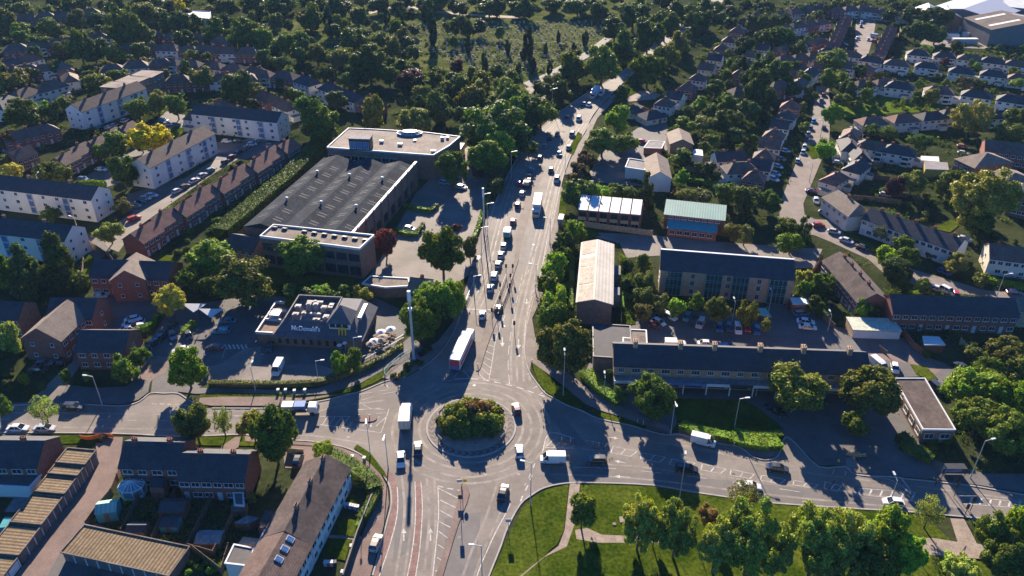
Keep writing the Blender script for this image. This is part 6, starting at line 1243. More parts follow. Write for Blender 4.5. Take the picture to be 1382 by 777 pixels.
park = [(375,497,-5,10,'white','van'),(364,468,-3,10,'dark','hatch'),(307,432,-10,0,'teal','saloon'),(298.5,446,-10,.5,'teal','estate'),(290.5,468,-10,-1,'maroon','saloon'),(243,472,-10,2,'white','hatch'),(277,503,-3,10,'dark','hatch'),(223,447,-6,4,'dark','saloon'),(214,456,-6,4,'black','saloon'),(229,439,-6,4,'dark','hatch'),(206,463,-6,4,'black','hatch'),(233,452,3,8,'grey','hatch'),(254,452,3,8,'dark','hatch'),
 (178,430,-10,2,'white','hatch'),(176.5,436,-10,2,'silver','saloon'),(171,443.5,-10,2,'white','saloon'),(185,434,-10,2,'pale','hatch'),(187,440,-10,2,'white','hatch'),(136,398,10,0,'silver','hatch'),(124,431,3,8,'dark','hatch'),(51,498,10,-1,'dark','saloon'),(59,490,10,-1,'grey','hatch'),(94,476,5,-6,'silver','hatch'),(85,486,5,-6,'black','hatch'),
 (181,294,8,-3,'red','estate'),(239,257,8,-4,'pale','hatch'),(249.6,251,8,-4,'dark','hatch'),(262.5,243,8,-4,'white','saloon'),(273,236,8,-4,'silver','saloon'),(284,229,8,-4,'teal','hatch'),(304,217.5,8,-5,'black','hatch'),(313,211,8,-5,'maroon','hatch'),(322,205,8,-5,'dark','hatch'),(332,199,8,-5,'grey','hatch'),(346,190,8,-5,'silver','hatch'),(356,184,8,-5,'white','hatch'),(183,277,9,0,'grey','hatch'),(189,272,9,0,'dark','hatch'),(196,267,9,0,'silver','hatch'),(204,263,9,0,'pale','saloon'),(112,241,10,1,'blue','hatch'),(136,228,10,1,'pale','saloon'),(10,204,10,0,'grey','hatch'),
 (134,172,8,-3,'dark','hatch'),(154,168.5,8,-3,'silver','hatch'),(168.5,162,8,-3,'white','hatch'),(147,171,8,-3,'pale','hatch'),(226.5,113,9,-2,'white','hatch'),(232,116,9,-2,'silver','hatch'),(221,162,10,0,'teal','hatch'),(226,167,10,0,'silver','hatch'),(306,190,10,0,'white','hatch'),(321,190,10,0,'dark','hatch'),(340,194,10,0,'pale','hatch'),(365,196,10,0,'grey','hatch'),
 (884,438,8,3,'maroon','hatch'),(889,434,8,4,'white','hatch'),(893,427,8,3,'dark','hatch'),(903.4,426,8,4,'white','estate'),(927.7,427,-4,8,'teal','hatch'),(936,432,-3,8,'black','hatch'),(945.5,436,-4,8,'beige','suv'),(971,441,1,8,'blue','hatch'),(984,441,1,8,'dark','hatch'),(995.5,443,2,8,'white','suv'),(1009,441,1,8,'red','hatch'),(1021,445,1,8,'blue','hatch'),(1082,422,8,-1,'grey','estate'),(1087.5,433,9,1,'white','saloon'),(1090,440.5,9,1,'white','saloon'),(954,463,10,.5,'white','saloon'),(980,467,10,.5,'blue','saloon'),
 (1186,493,6,5,'white','van'),(1208,496,1,6,'white','hatch'),(1265,523,6,5,'dark','suv'),(1265,389,8,2,'white','hatch'),(1279,392,6,3,'white','suv'),(1290.6,398,3,7,'red','hatch'),(1369,394,10,1,'maroon','hatch'),(1300,495.6,6,4,'dark','saloon'),(1043,550,7,4,'dark','hatch'),(1050,555,7,4,'black','hatch'),
 (1105,303,10,0,'red','hatch'),(1126,312,9,2,'silver','hatch'),(1142.6,324,9,3,'pale','saloon'),(1164.5,333,9,3,'dark','saloon'),(1113,286,9,2,'silver','hatch'),(1101.5,270,2,7,'pale','hatch'),(1096,257,9,1,'maroon','saloon'),(1077,216,2,-8,'silver','hatch'),(1086,198,-2,8,'silver','hatch'),(1043.6,241,8,3,'white','suv'),(1047,234,8,3,'silver','hatch'),(1050,224,8,3,'pale','hatch'),(1060,203,8,2,'silver','hatch'),(1054,214,8,3,'grey','hatch'),
 (1098.4,163,-2,8,'teal','hatch'),(1094,173,-3,8,'dark','hatch'),(1091,180.5,-3,8,'grey','hatch'),(1088.6,187,-3,8,'dark','hatch'),(1084,205,-3,8,'silver','hatch'),(1112,171.5,2,-8,'dark','hatch'),(1109,134.5,3,-8,'grey','hatch'),(1112,127.5,3,-8,'maroon','hatch'),(1137.5,194,8,1,'pale','hatch'),(1157,51.5,2,8,'white','hatch'),(1181,49,6,1,'silver','van'),(1181,55,6,1,'red','hatch'),(1172,53,1,8,'silver','hatch'),(1163,30,1,8,'silver','hatch'),(1162,35,1,8,'dark','hatch'),(1174,25,1,8,'grey','hatch'),(1140,60,8,1,'blue','hatch'),(1127,235,8,2,'orange','hatch'),(1131,219,8,1,'silver','hatch'),(1125,210,8,1,'pale','hatch'),
 (867,190.5,8,1,'red','hatch'),(1076,222,2,8,'dark','hatch')[:0],(1214,213,6,1,'silver','hatch'),(1224,221,6,1,'white','hatch'),(1207,218,6,1,'pale','hatch'),(1299,197,6,1,'orange','hatch'),(1302,322,8,2,'pale','hatch'),(1275,366,8,3,'blue','hatch'),(1243,466,6,0,'dark','hatch')[:0],(530,322,6,2,'maroon','hatch')[:0],(553,308,6,1,'white','hatch'),(600,246,5,1,'silver','hatch'),(614,243,5,1,'grey','hatch'),(623,252,5,1,'white','hatch'),(1300,206,6,1,'silver','hatch'),(1195,262,6,1,'silver','hatch')]
for c in park:
    if c: car(*c, state='parked', group='parked cars')
def lorry(px, py, dx, dy, L, W, h, boxm, cabm, look, name='box_lorry', side=None, gap=.4, cabl=2.1, z=2.0, back=None, flatbed=None):
    p = G(px, py, z); q = G(px+dx*.5, py+dy*.5, z); o = empty(name, (p.x, p.y, .04), ang2(p, q)); x0 = -L/2; xc = L/2-cabl
    if flatbed is None:
        m = MB(); m.box(x0, xc-gap, -W/2, W/2, .95, h); b = m.build('cargo_box', M[side or boxm], o); m = MB(); m.box(x0-.03, xc-gap+.03, -W/2-.03, W/2+.03, h+.003, h+.08); m.build('box_roof', M['fascia'], b)
        if back: m = MB(); m.box(x0-.06, x0-.004, -W/2+.1, W/2-.1, 1.0, h-.15); m.build('rear_doors', M[back], b)
    else:
        m = MB(); m.box(x0, xc-gap, -W/2, W/2, .95, 1.2); b = m.build('flatbed', M['darkmetal'], o); xm = x0+(xc-gap-x0)*.5
        for s in (-1,1): m = MB(); m.box(x0, xc-gap, s*W/2-.06, s*W/2+.06, 1.203, 1.75); m.build('side_board', M['darkmetal'], b)
        for a_, b_, mm in ((x0+.3, xm-.1, 'palemetal'), (xm+.1, xc-gap-.3, flatbed)): m = MB(); m.box(a_, b_, -W/2+.2, W/2-.2, 1.203, 2.5); m.build('load', M[mm], o)
    m = MB(); loft(m, [ringx(xc, W/2-.05, .5, h*.80, .12), ringx(L/2-.5, W/2-.05, .5, h*.78, .12), ringx(L/2-.15, W/2-.08, .5, h*.62, .12), ringx(L/2, W/2-.12, .5, h*.40, .12)]); c = m.build('cab', M[cabm], o)
    m = MB(); m.quad((L/2-.46,-W/2+.2,h*.745),(L/2-.14,-W/2+.2,h*.61),(L/2-.14,W/2-.2,h*.61),(L/2-.46,W/2-.2,h*.745)); m.quad((L/2-.13,-W/2+.2,h*.6),(L/2+.0,-W/2+.25,h*.42),(L/2+.0,W/2-.25,h*.42),(L/2-.13,W/2-.2,h*.6)); m.build('windscreen', M['carglass'], c)
    m = MB(); m.box(x0+.2, L/2-.4, -.5, .5, .55, .945); m.build('chassis', M['darkmetal'], o)
    xs = [L/2-1.3, x0+1.3, x0+2.5]+([x0+3.7, xc-1.5] if L > 10 else [])
    for x in xs:
        for s in (-1, 1): w_ = link('wheel', WHm, o); w_.location = (x, s*(W/2-.2), .5); w_.scale = (1.55,1.8,1.55)
    reg(o, look, 'lorry'); return o
lo_ = lorry(624.5,467,3.2,-7,15.0,2.55,3.9,'fascia','fascia','long articulated white roofed', 'articulated_lorry', 'fascia', .8, 2.3, 2.6, 'boxred')
m = MB(); m.box(-6.6,4.0,-1.30,-1.278,1.5,2.5); m.build('side_stripe', M['boxred'], lo_); m = MB(); m.box(-7.62,-7.57,-1.0,1.0,1.05,2.0); m.build('rear_panel', M['blue'], lo_)
lorry(547.5,561,1.4,-10,7.4,2.4,3.2,'creamroof','fascia','cream white box', z=1.6); lorry(725,276,-1.6,9,12,2.5,3.9,'fascia','palemetal','white box trailer', gap=.7, z=2.4); lorry(803,124,-6,7,10,2.5,3.7,'fascia','palemetal','far white box')
lorry(405,551,10,-.2,8.2,2.4,2.9,'fascia','fascia','white cabbed flatbed', 'flatbed_lorry', z=1.2, flatbed='blue'); lorry(685,313,2.3,-9,5.6,2.1,2.7,'fascia','fascia','small white and green box', z=1.4, back='teal'); lorry(711.5,243,3,-9,6,2.3,2.4,'darkmetal','darkmetal','dark open', 'flatbed_lorry', flatbed='wood')
lorry(912,465,10,.3,5.4,2.0,2.5,'fascia','fascia','white box', z=1.2)
# ---------------- lamps, signals, signs
def lamp(bx, by, h=9, arm=(1,0), al=1.4, look='tall grey', head='palemetal', r=.09):
    p = G(bx, by); o = empty('street_lamp', (p.x, p.y, 0)); m = MB(); m.cyl((0,0,0),(0,0,1.2),r*1.5,r*1.4,8); m.cyl((0,0,1.2),(0,0,h),r*1.1,r*.7,8); m.build('pole', M['palemetal'], o)
    a = Vector((arm[0], arm[1], 0)).normalized()*al; m = MB(); m.bar((0,0,h-.05),(a.x,a.y,h+.25),.09); m.build('arm', M['palemetal'], o)
    m = MB(); m.bar((a.x*.85,a.y*.85,h+.25),(a.x*1.0+a.x/al*.7,a.y+a.y/al*.7,h+.32),.36,.16); m.build('lamp_head', M['fascia'], o); reg(o, look, 'street lamp', 'street lamps'); return o
for q in ((991,577,8,(1,0)),(1309,646,10,(1,.2)),(138,546,8,(-1,0)),(760,534,11.5,(0,1)),(917,672,10,(.2,1)),(716,682,11,(-1,.2)),(651,790,10,(-1,0)),(500,615,10,(.2,-1)),(524,632,9,(0,-1)),(1197,690,8,(0,1)),(815,533,5,(0,1)),(1020,534,5,(0,1)),(988,434,6,(0,1)),(1037,421,6,(0,1)),(1117,447,5,(0,1)),
          (430,515,6,(1,0)),(345,528,7,(0,1)),(658,318,11,(1,0)),(650,352,11,(1,0)),(654,300,10,(1,0)),(723,395,9,(-1,0)),(742,330,9,(-1,0)),(762,245,10,(-1,0)),(719,175,10,(1,0)),(745,150,10,(1,0)),(455,95,12,(1,0)),(500,280,6,(1,0)),(1107,185,7,(-1,0)),(1092,246,7,(-1,0)),(1345,400,7,(1,0)),(1375,510,8,(0,1)),(420,398,6,(1,0))[:0],(480,483,6,(1,0)),(562,545,8,(0,1))[:0],(690,240,10,(1,0)),(1250,600,6,(1,0))[:0],(905,586,9,(0,-1)),(640,398,6,(1,0)),(58,265,8,(0,1)),(110,325,8,(-1,.4))):
    if q: lamp(q[0], q[1], q[2], q[3])
p = G(559,489); o = empty('telecoms_mast', (p.x,p.y,0)); m = MB(); m.cyl((0,0,0),(0,0,18),.34,.26,12); m.build('pole', M['palemetal'], o); m = MB(); m.cyl((0,0,17.4),(0,0,20.2),.42,.42,12); m.cyl((0,0,15.0),(0,0,15.6),.5,.5,12); m.build('antenna_shroud', M['fascia'], o); m = MB(); m.box(-.5,.5,-.4,.4,0,1.2); m.build('cabinet', M['teal'], o); reg(o, 'very tall white', 'mast')
p = G(653,315); o = empty('telecoms_mast', (p.x,p.y,0)); m = MB(); m.cyl((0,0,0),(0,0,14),.22,.18,10); m.build('pole', M['palemetal'], o); m = MB(); m.cyl((0,0,12.5),(0,0,15.5),.32,.32,10); m.build('antenna_shroud', M['fascia'], o); reg(o, 'tall slim white', 'mast')
def signal(bx, by, h=3.6):
    p = G(bx, by); o = empty('traffic_signal', (p.x,p.y,.1)); m = MB(); m.cyl((0,0,0),(0,0,h),.07,.06,8); m.build('pole', M['darkmetal'], o); m = MB(); m.box(-.18,.18,-.16,.02,h-1.0,h+.05); m.box(-.28,.28,.022,.05,h-1.1,h+.15); q = m.build('signal_head', M['darkmetal'], o)
    m = MB(); m.cyl((0,-.17,h-.15),(0,-.2,h-.15),.1,n=10); m.build('red_lens', M['lampred'], q); reg(o, 'black', 'traffic light', 'traffic lights at the crossings')
for q in ((628,430),(664,432),(671,430),(675,398),(688,398),(683,372),(692,372),(689,385),(726,388),(1284,660),(1300,700),(1287,671),(1268,652),(1309,690),(675,415),(694,450)): signal(*q)
p = G(624,662); o = empty('traffic_sign', (p.x,p.y,.1)); m = MB(); m.cyl((0,0,0),(0,0,3.2),.06,.06,8); m.build('pole', M['palemetal'], o); m = MB(); m.box(-1.0,0,-.06,-.01,2.2,2.9); m.build('sign_plate', M['palemetal'], o); m = MB(); m.cyl((.55,0,2.6),(.55,.06,2.6),.42,n=14); m.build('keep_left_bollard', M['yellowp'], o); reg(o, 'yellow and grey', 'sign')
p = G(622,690); o = empty('traffic_sign', (p.x,p.y,.1)); m = MB(); m.cyl((0,0,0),(0,0,4.2),.06,.06,8); m.build('pole', M['palemetal'], o); m = MB(); m.box(-.4,.4,-.06,-.01,3.2,4.3); m.build('sign_plate', M['darkmetal'], o); reg(o, 'slim dark plated', 'sign')
p = G(686,716); o = empty('traffic_sign', (p.x,p.y,.1)); m = MB(); m.cyl((0,0,0),(0,0,3),.06,.06,8); m.build('pole', M['palemetal'], o); m = MB(); m.box(-.5,.5,-.06,-.01,2.2,3.0); m.build('sign_plate', M['palemetal'], o); reg(o, 'grey plated roadside', 'sign')
p = G(757,618); 
def bollard(x, y, h=1.0, m='palemetal', look='short pale'):
    p = G(x, y); o = empty('bollard', (p.x,p.y,.1)); b = MB(); b.cyl((0,0,0),(0,0,h),.1,.09,8); b.build('post', M[m], o); c = MB(); c.cyl((0,0,h),(0,0,h+.08),.12,.08,8); c.build('cap', M[m], o); reg(o, look, 'bollard', 'bollards on the traffic islands and paving')
for q in ((485,565),(499,565),(758,595),(770,597),(800,601),(808,603),(645,496),(718,490),(860,571),(868,573),(990,603),(1124,640),(1140,642)): bollard(*q)
for q in ((623,657,.9,'yellowp','yellow topped'),): bollard(*q)
# billboard-like chevron boards on the island
for a in range(4):
    t = [-2.5,-.55,.6,2.6][a]; o = empty('chevron_board', (RC.x+8.0*math.cos(t), RC.y+8.0*math.sin(t), .22), t+math.pi/2); m = MB(); m.box(-.8,.8,-.04,.04,.5,1.2); m.box(-.6,-.5,-.05,.05,0,.5); m.box(.5,.6,-.05,.05,0,.5); m.build('board', M['darkmetal'], o); m = MB()
    for x in (-.5,0,.5):
        for s in (1,-1): m.bar((x-.1,-.055,.85+.25*s),(x+.12,-.055,.85),.12,.01,(0,1,0)); m.bar((x-.1,.055,.85+.25*s),(x+.12,.055,.85),.12,.01,(0,1,0))
    m.build('chevrons', M['fascia'], o); reg(o, 'black and white', 'sign', 'chevron boards on the roundabout island')
# restaurant terrace, parasols, railings, flower bed
def parasol(x, y, r_=1.3, m='fascia', look='white', h=2.5):
    p = G(x, y, h); o = empty('parasol', (p.x,p.y,0)); a = MB(); a.cyl((0,0,0),(0,0,h),.05,n=6); a.build('pole', M['palemetal'], o); b = MB(); 
    for k in range(8):
        f = lambda q: (r_*math.cos(q*math.pi/4), r_*math.sin(q*math.pi/4), h-.15); b.quad(f(k), f(k+1), (0,0,h+.35)); b.quad(f(k+1), f(k), (0,0,h-.12))
    b.build('canopy', M[m], o); reg(o, look, 'parasol', 'parasols on the restaurant terrace')
for q in ((514,447),(505,459),(516,454,1.5,'gravel','cream'),(527,443),(500,463,1.2,'gravel','cream'),(458,465,.7),(465,462,.7),(514,458,1.3,'gravel','cream')): parasol(*q)
def sail(x, y):
    p = G(x, y, 3.2); o = empty('shade_sail', (p.x,p.y,0)); m = MB(); A_, B_, C_ = (-3.4,1.0,3.6), (3.2,1.2,3.4), (.6,-2.0,2.8); m.quad(A_, C_, B_); m.quad(*[(v[0],v[1],v[2]+.04) for v in (A_, C_, B_)]); m.build('canopy', M['fascia'], o)
    for v in (A_, B_, C_): m = MB(); m.cyl((v[0],v[1],0), v, .06, n=6); m.build('pole', M['darkmetal'], o)
    reg(o, 'white triangular', 'canopy', 'shade canopies in the drive-through lane')
sail(261,414); sail(284,421)
def table(x, y):
    p = G(x, y); o = empty('picnic_table', (p.x,p.y,0), random.uniform(0,3)); m = MB(); m.box(-.9,.9,-.38,.38,.70,.76); m.build('tabletop', M['wood'], o)
    for s in (-1,1): m = MB(); m.box(-.9,.9,s*.75-.14,s*.75+.14,.42,.47); m.build('bench', M['wood'], o)
    for s in (-1,1): m = MB(); m.bar((s*.6,-.75,0),(s*.6,0,.7),.08); m.bar((s*.6,.75,0),(s*.6,0,.7),.08); m.bar((s*.6,-.8,.4),(s*.6,.8,.4),.08); m.build('leg_frame', M['wood'], o)
    reg(o, 'timber', 'picnic table', 'picnic tables on the restaurant terrace')
for q in ((500,470),(506,466),(511,467),(518,462),(523,458),(529,453),(520,449),(508,455)): table(*q)
def railing(pts, h=1.1, m='palemetal', look='pale metal', sp=1.6):
    P_ = [Vector((q.x,q.y,0)) for q in gp(smooth(pts,2))]; c0 = P_[0].copy(); o = empty('railing', c0); a = MB(); b = MB()
    for u, v in zip(P_, P_[1:]):
        u, v = u-c0, v-c0; Z = lambda z: Vector((0,0,z)); a.bar(u+Z(h), v+Z(h), .06); a.bar(u+Z(.25), v+Z(.25), .05); L = (v-u).length; N = max(1,int(L/.3))
        for k in range(N): t = u.lerp(v, k/N); b.bar(t+Z(.25), t+Z(h), .03)
        for k in range(max(1,int(L/sp))): t = u.lerp(v, k/max(1,int(L/sp))); a.bar(t, t+Z(h), .07)
    a.build('rails', M[m], o); b.build('uprights', M[m], o); px = PIX(P_[len(P_)//2].x, P_[len(P_)//2].y, 0); o['category'] = 'railing'; THINGS.append((o, look, px[0], px[1]))
railing([(488,487),(505,478),(525,467),(545,456)], look='low pale metal'); railing([(521,511),(519,505),(526,496),(540,484),(553,476)], 1.2, 'teal', 'curved shadow-tinted metal'); railing([(283,523),(350,524),(430,521),(475,508),(530,482)], 1.2, 'wood', 'long brown'); railing([(617,438),(623,424),(627,414),(634,396)], 1.1, 'palemetal', 'grey kerbside'); railing([(664,425),(675,397),(683,374)], 1.1, 'darkmetal', 'dark central island'); railing([(672,428),(684,398),(692,374)], 1.1, 'darkmetal', 'dark eastern central')  # the curved railing is pale; its shadow colour is painted as teal
for (x, y, c) in ((545,503,'b'),(551,499,'g'),(540,506,'o'),(535,509,'w'),(556,492,'g'),(562,487,'r'),(568,478,'r'),(574,474,'g'),(568,490,'g'),(580,470,'r'),(530,505,'o'),(548,492,'g')): bush(x, y, 9, c, .7)
def bin_(x, y, m='darkmetal', look='black wheeled', nm='wheelie_bin'):
    p = G(x, y); o = empty(nm, (p.x,p.y,0), random.uniform(-.2,.2)); a = MB(); a.box(-.28,.28,-.32,.32,.05,1.0); a.build('body', M[m], o); a = MB(); a.box(-.31,.31,-.36,.36,1.003,1.1); a.build('lid', M['fascia' if m != 'darkmetal' else 'darkmetal'], o); reg(o, look, 'bin', 'wheeled bins')
for k in range(6): bin_(467+k*3.2, 684.5+k*.7, 'blue' if k % 2 else 'palemetal', 'blue wheeled' if k % 2 else 'white wheeled')
for k in range(4): bin_(440+k*4.2, 763, ['palemetal','boxred','palemetal','darkmetal'][k], ['white','red','white','black'][k]+' wheeled')
for q in ((376,530),(386,530),(398,531),(412,530)): bin_(q[0], q[1], 'teal', 'green wheeled')
for q in ((463,776),(475,741),(492,622),(476,620)): bin_(q[0], q[1], 'palemetal', 'white wheeled')
# orange netting on verge, bench, bus shelter, utility cabinet
p = G(131,592); o = empty('safety_netting', (p.x,p.y,.13)); m = MB(); q = MB()
for k in range(7):
    a, b = (-3.4+k*1.0, -.5*math.sin(k*.9), 0), (-2.4+k*1.0, -.5*math.sin((k+1)*.9), 0); m.bar((a[0],a[1],.5),(b[0],b[1],.5),.05,.95); q.bar(a, (a[0],a[1],1.1), .07); 
m.build('net', M['orange'], o); q.build('posts', M['wood'], o); reg(o, 'bright orange', 'netting')
bush(139,590,10,'w',.6)
def bench(x, y, w_=1.8, rot=0):
    p = G(x, y); o = empty('bench', (p.x,p.y,.1), rot); m = MB(); m.box(-w_/2,w_/2,-.22,.22,.42,.47); m.build('seat', M['palewood'], o); m = MB(); m.box(-w_/2,w_/2,.2,.25,.5,.9); m.build('backrest', M['palewood'], o)
    for s in (-1,1): m = MB(); m.box(s*w_*.4-.04,s*w_*.4+.04,-.2,.25,0,.417); m.build('leg', M['darkmetal'], o)
    reg(o, 'pale timber', 'bench')
bench(1151,616,3.0,.1); bench(1160,618,2.5,.1)
def shelter(x, y, rot=0, look='dark framed'):
    p = G(x, y); o = empty('bus_shelter', (p.x,p.y,.12), rot); m = MB(); m.box(-2,2,-.8,.8,2.4,2.52); m.build('roof', M['darkmetal'], o); m = MB(); m.box(-1.9,1.9,.68,.72,.3,2.3); m.box(-1.94,-1.903,-.5,.68,.3,2.3); m.build('glass_panel', M['roofglass'], o); m = MB()
    for a in (-1.9,1.9): m.cyl((a,.75,0),(a,.75,2.4),.05,n=6); m.cyl((a,-.7,0),(a,-.7,2.4),.05,n=6)
    m.build('posts', M['darkmetal'], o); reg(o, look, 'bus shelter', 'bus shelters')
shelter(643,360,1.4,'small dark'); shelter(1285,642,0,'black roadside'); shelter(757,302,1.4,'far kerbside')
# parked trailers/planters, blue patio furniture left out where nothing shows; stone blocks on grass
for (x, y) in ((829,708),(844,702)):
    p = G(x, y); o = empty('stone_slab', (p.x,p.y,.14)); m = MB(); m.box(-1.1,1.1,-.7,.7,0,.12) if x > 840 else m.cyl((0,0,0),(0,0,.15),.35,n=10); m.build('slab', M['gravel'], o); reg(o, 'square pale' if x > 840 else 'small round pale', 'paving slab')
# people
def person(x, y, top, legs, look, rot=0):
    p = G(x, y); me = bpy.data.meshes.new('person'); bm = bmesh.new()
    J = dict(pel=(0,0,.95,.14,.10), che=(0,0,1.30,.17,.11), nek=(0,0,1.50,.055,.055), hed=(0,-.02,1.66,.095,.11), lh=(.09,0,.90,.085,.09), lk=(.10,-.08,.50,.06,.06), la=(.10,.05,.10,.045,.045), lt=(.10,-.10,.05,.04,.035), rh=(-.09,0,.90,.085,.09), rk=(-.10,.06,.50,.06,.06), ra=(-.10,.20,.12,.045,.045), rt=(-.10,.08,.05,.04,.035), ls=(.19,0,1.42,.06,.06), le=(.24,.05,1.14,.045,.045), lw=(.25,-.05,.90,.032,.032), rs=(-.19,0,1.42,.06,.06), re=(-.24,-.04,1.14,.045,.045), rw=(-.25,-.16,.92,.032,.032))
    Ed = [('pel','che'),('che','nek'),('nek','hed'),('pel','lh'),('lh','lk'),('lk','la'),('la','lt'),('pel','rh'),('rh','rk'),('rk','ra'),('ra','rt'),('che','ls'),('ls','le'),('le','lw'),('che','rs'),('rs','re'),('re','rw')]
    ks = list(J); me.from_pydata([J[k][:3] for k in ks], [(ks.index(a), ks.index(b)) for a, b in Ed], [])
    o = bpy.data.objects.new('person', me); COL.objects.link(o); md = o.modifiers.new('skin', 'SKIN'); 
    me.skin_vertices.new() if not me.skin_vertices else None
    for k, sv in zip(ks, me.skin_vertices[0].data): sv.radius = J[k][3:5]; sv.use_root = (k == 'pel')
    s2 = o.modifiers.new('sub', 'SUBSURF'); s2.levels = s2.render_levels = 1
    bpy.context.view_layer.update(); nm = bpy.data.meshes.new_from_object(o.evaluated_get(bpy.context.evaluated_depsgraph_get())); o.modifiers.clear(); o.data = nm
    nm.materials.clear()
    for c, n_ in ((top,'shirt'),(legs,'trousers'),((.45,.28,.2),'face'),((.05,.03,.02),'hair')):
        nm.materials.append(mat('person_'+n_+str(round(sum(c),2)), c, .8, .1, 3))
    for f in nm.polygons: z = f.center.z; f.material_index = 3 if z > 1.70 or (z > 1.6 and f.center.y > .02) else (2 if z > 1.53 else (0 if z > .92 else 1))
    o.location = (p.x, p.y, .13); o.rotation_euler = (0,0,rot); reg(o, look, 'person'); return o
person(518,489,(.5,.45,.5),(.05,.05,.08),'walker in a pale top', 1.2); person(380,537,(.7,.6,.05),(.03,.04,.1),'worker in a yellow jacket'); person(1124,655,(.05,.05,.06),(.03,.03,.04),'walker in dark clothes', 1); person(1262,655,(.3,.1,.1),(.03,.03,.05),'walker in a red top', 2)
for k, (x, y, t_, l_) in enumerate(((508,490,(.05,.1,.3),'walker in a blue top'),(636,374,(.3,.28,.25),'person waiting in a light top'),(640,366,(.04,.04,.05),'person waiting in black'),(745,372,(.5,.48,.45),'walker in a white top'),(735,410,(.05,.05,.06),'walker in a dark coat'),(900,520,(.3,.05,.05),'shopper in a red top'),(1010,520,(.4,.4,.42),'shopper in a grey top'),(232,470,(.5,.5,.5),'person in a pale top'),(268,452,(.05,.05,.07),'person in dark clothes'),(1130,628,(.5,.45,.1),'walker in a yellow top'),(1300,745,(.1,.2,.4),'walker in a blue jacket'))):
    person(x, y, t_, (.03,.03,.05), l_, k*1.3)
# ---------------- trees and bushes: largest 300 of each as objects, the rest as one mass
random.seed(99)
def attrleaf():
    m = LEAFD.copy(); m.name = 'far_foliage'; n = m.node_tree.nodes; l = m.node_tree.links; a = n.new('ShaderNodeAttribute'); a.attribute_name = 'leafcol'
    for lk in list(l):
        if lk.from_node.type == 'OBJECT_INFO': l.new(a.outputs['Color'], lk.to_socket)
    return m
ATL = attrleaf()
def mass(obs, name, label, cat):
    Vs, Fs, Cs, off = [], [], [], 0; loops = []; tot = []
    dg_ = []
    for o in obs:
        for m_ in ([o] if o.type == 'MESH' else [c for c in o.children if c.name.startswith('crown')]):
            me = m_.data; co = np.empty(len(me.vertices)*3, np.float32); me.vertices.foreach_get('co', co); co = co.reshape(-1,3)
            li = np.empty(len(me.loops), np.int32); me.loops.foreach_get('vertex_index', li); lt = np.empty(len(me.polygons), np.int32); me.polygons.foreach_get('loop_total', lt)
            ry = o.rotation_euler.z; c_, s_ = math.cos(ry), math.sin(ry); q = co*np.array(m_.scale[:])
            if m_ is not o: q = q+np.array(m_.location[:])
            w_ = np.column_stack([q[:,0]*c_-q[:,1]*s_, q[:,0]*s_+q[:,1]*c_, q[:,2]])+np.array(o.location[:])
            Vs.append(w_); loops.append(li+off); tot.append(lt); Cs.append(np.tile(np.array(m_.color[:]), (len(w_),1))); off += len(w_)
    V_ = np.vstack(Vs); L_ = np.concatenate(loops); T_ = np.concatenate(tot); me = bpy.data.meshes.new(name)
    me.vertices.add(len(V_)); me.vertices.foreach_set('co', V_.astype(np.float32).ravel()); me.loops.add(len(L_)); me.loops.foreach_set('vertex_index', L_.astype(np.int32))
    me.polygons.add(len(T_)); me.polygons.foreach_set('loop_start', np.concatenate([[0], np.cumsum(T_)[:-1]]).astype(np.int32)); me.polygons.foreach_set('loop_total', T_.astype(np.int32)); me.update(calc_edges=True)
    at = me.color_attributes.new('leafcol', 'FLOAT_COLOR', 'POINT'); at.data.foreach_set('color', np.vstack(Cs).astype(np.float32).ravel()); me.materials.append(ATL)
    stuff(link(name, me), label, cat)
    for o in obs:
        for c in list(o.children): bpy.data.objects.remove(c)
        bpy.data.objects.remove(o)
TQ.sort(key=lambda t: -t[0]); n0 = len(THINGS); far_ = []
for k, t in enumerate(TQ):
    o = make_tree(t[1], t[2], t[0], t[3], t[4])
    if k >= 296: far_.append(o); THINGS.pop()
mass(far_, 'far_trees', 'far small trees packed between the distant houses and along the top edge', 'trees')
BQ.sort(key=lambda t: -t[0]); far_ = []
for k, t in enumerate(BQ):
    o = make_bush(t[1], t[2], t[0], t[3], t[4])
    if k >= 290: far_.append(o); THINGS.pop()
mass(far_, 'far_bushes', 'small distant garden bushes scattered between the houses', 'bushes')
# ---------------- haze
ys = 1500
hz = MB(); hz.box(-1200,1200,-250,ys,-1.0,CH+15); hm = bpy.data.materials.new('haze'); hm.use_nodes = True; n_ = hm.node_tree.nodes; n_.remove(n_['Principled BSDF']); pv = n_.new('ShaderNodeVolumePrincipled'); pv.inputs['Density'].default_value = HAZE; pv.inputs['Color'].default_value = (.40,.68,1,1); pv.inputs['Anisotropy'].default_value = .0
hm.node_tree.links.new(pv.outputs[0], n_['Material Output'].inputs['Volume']); 
if HAZE > 0: h = hz.build('haze', hm); h['kind'] = 'stuff'; h['label'] = 'thin pale blue haze over the suburb towards the far trees'; h['category'] = 'haze'
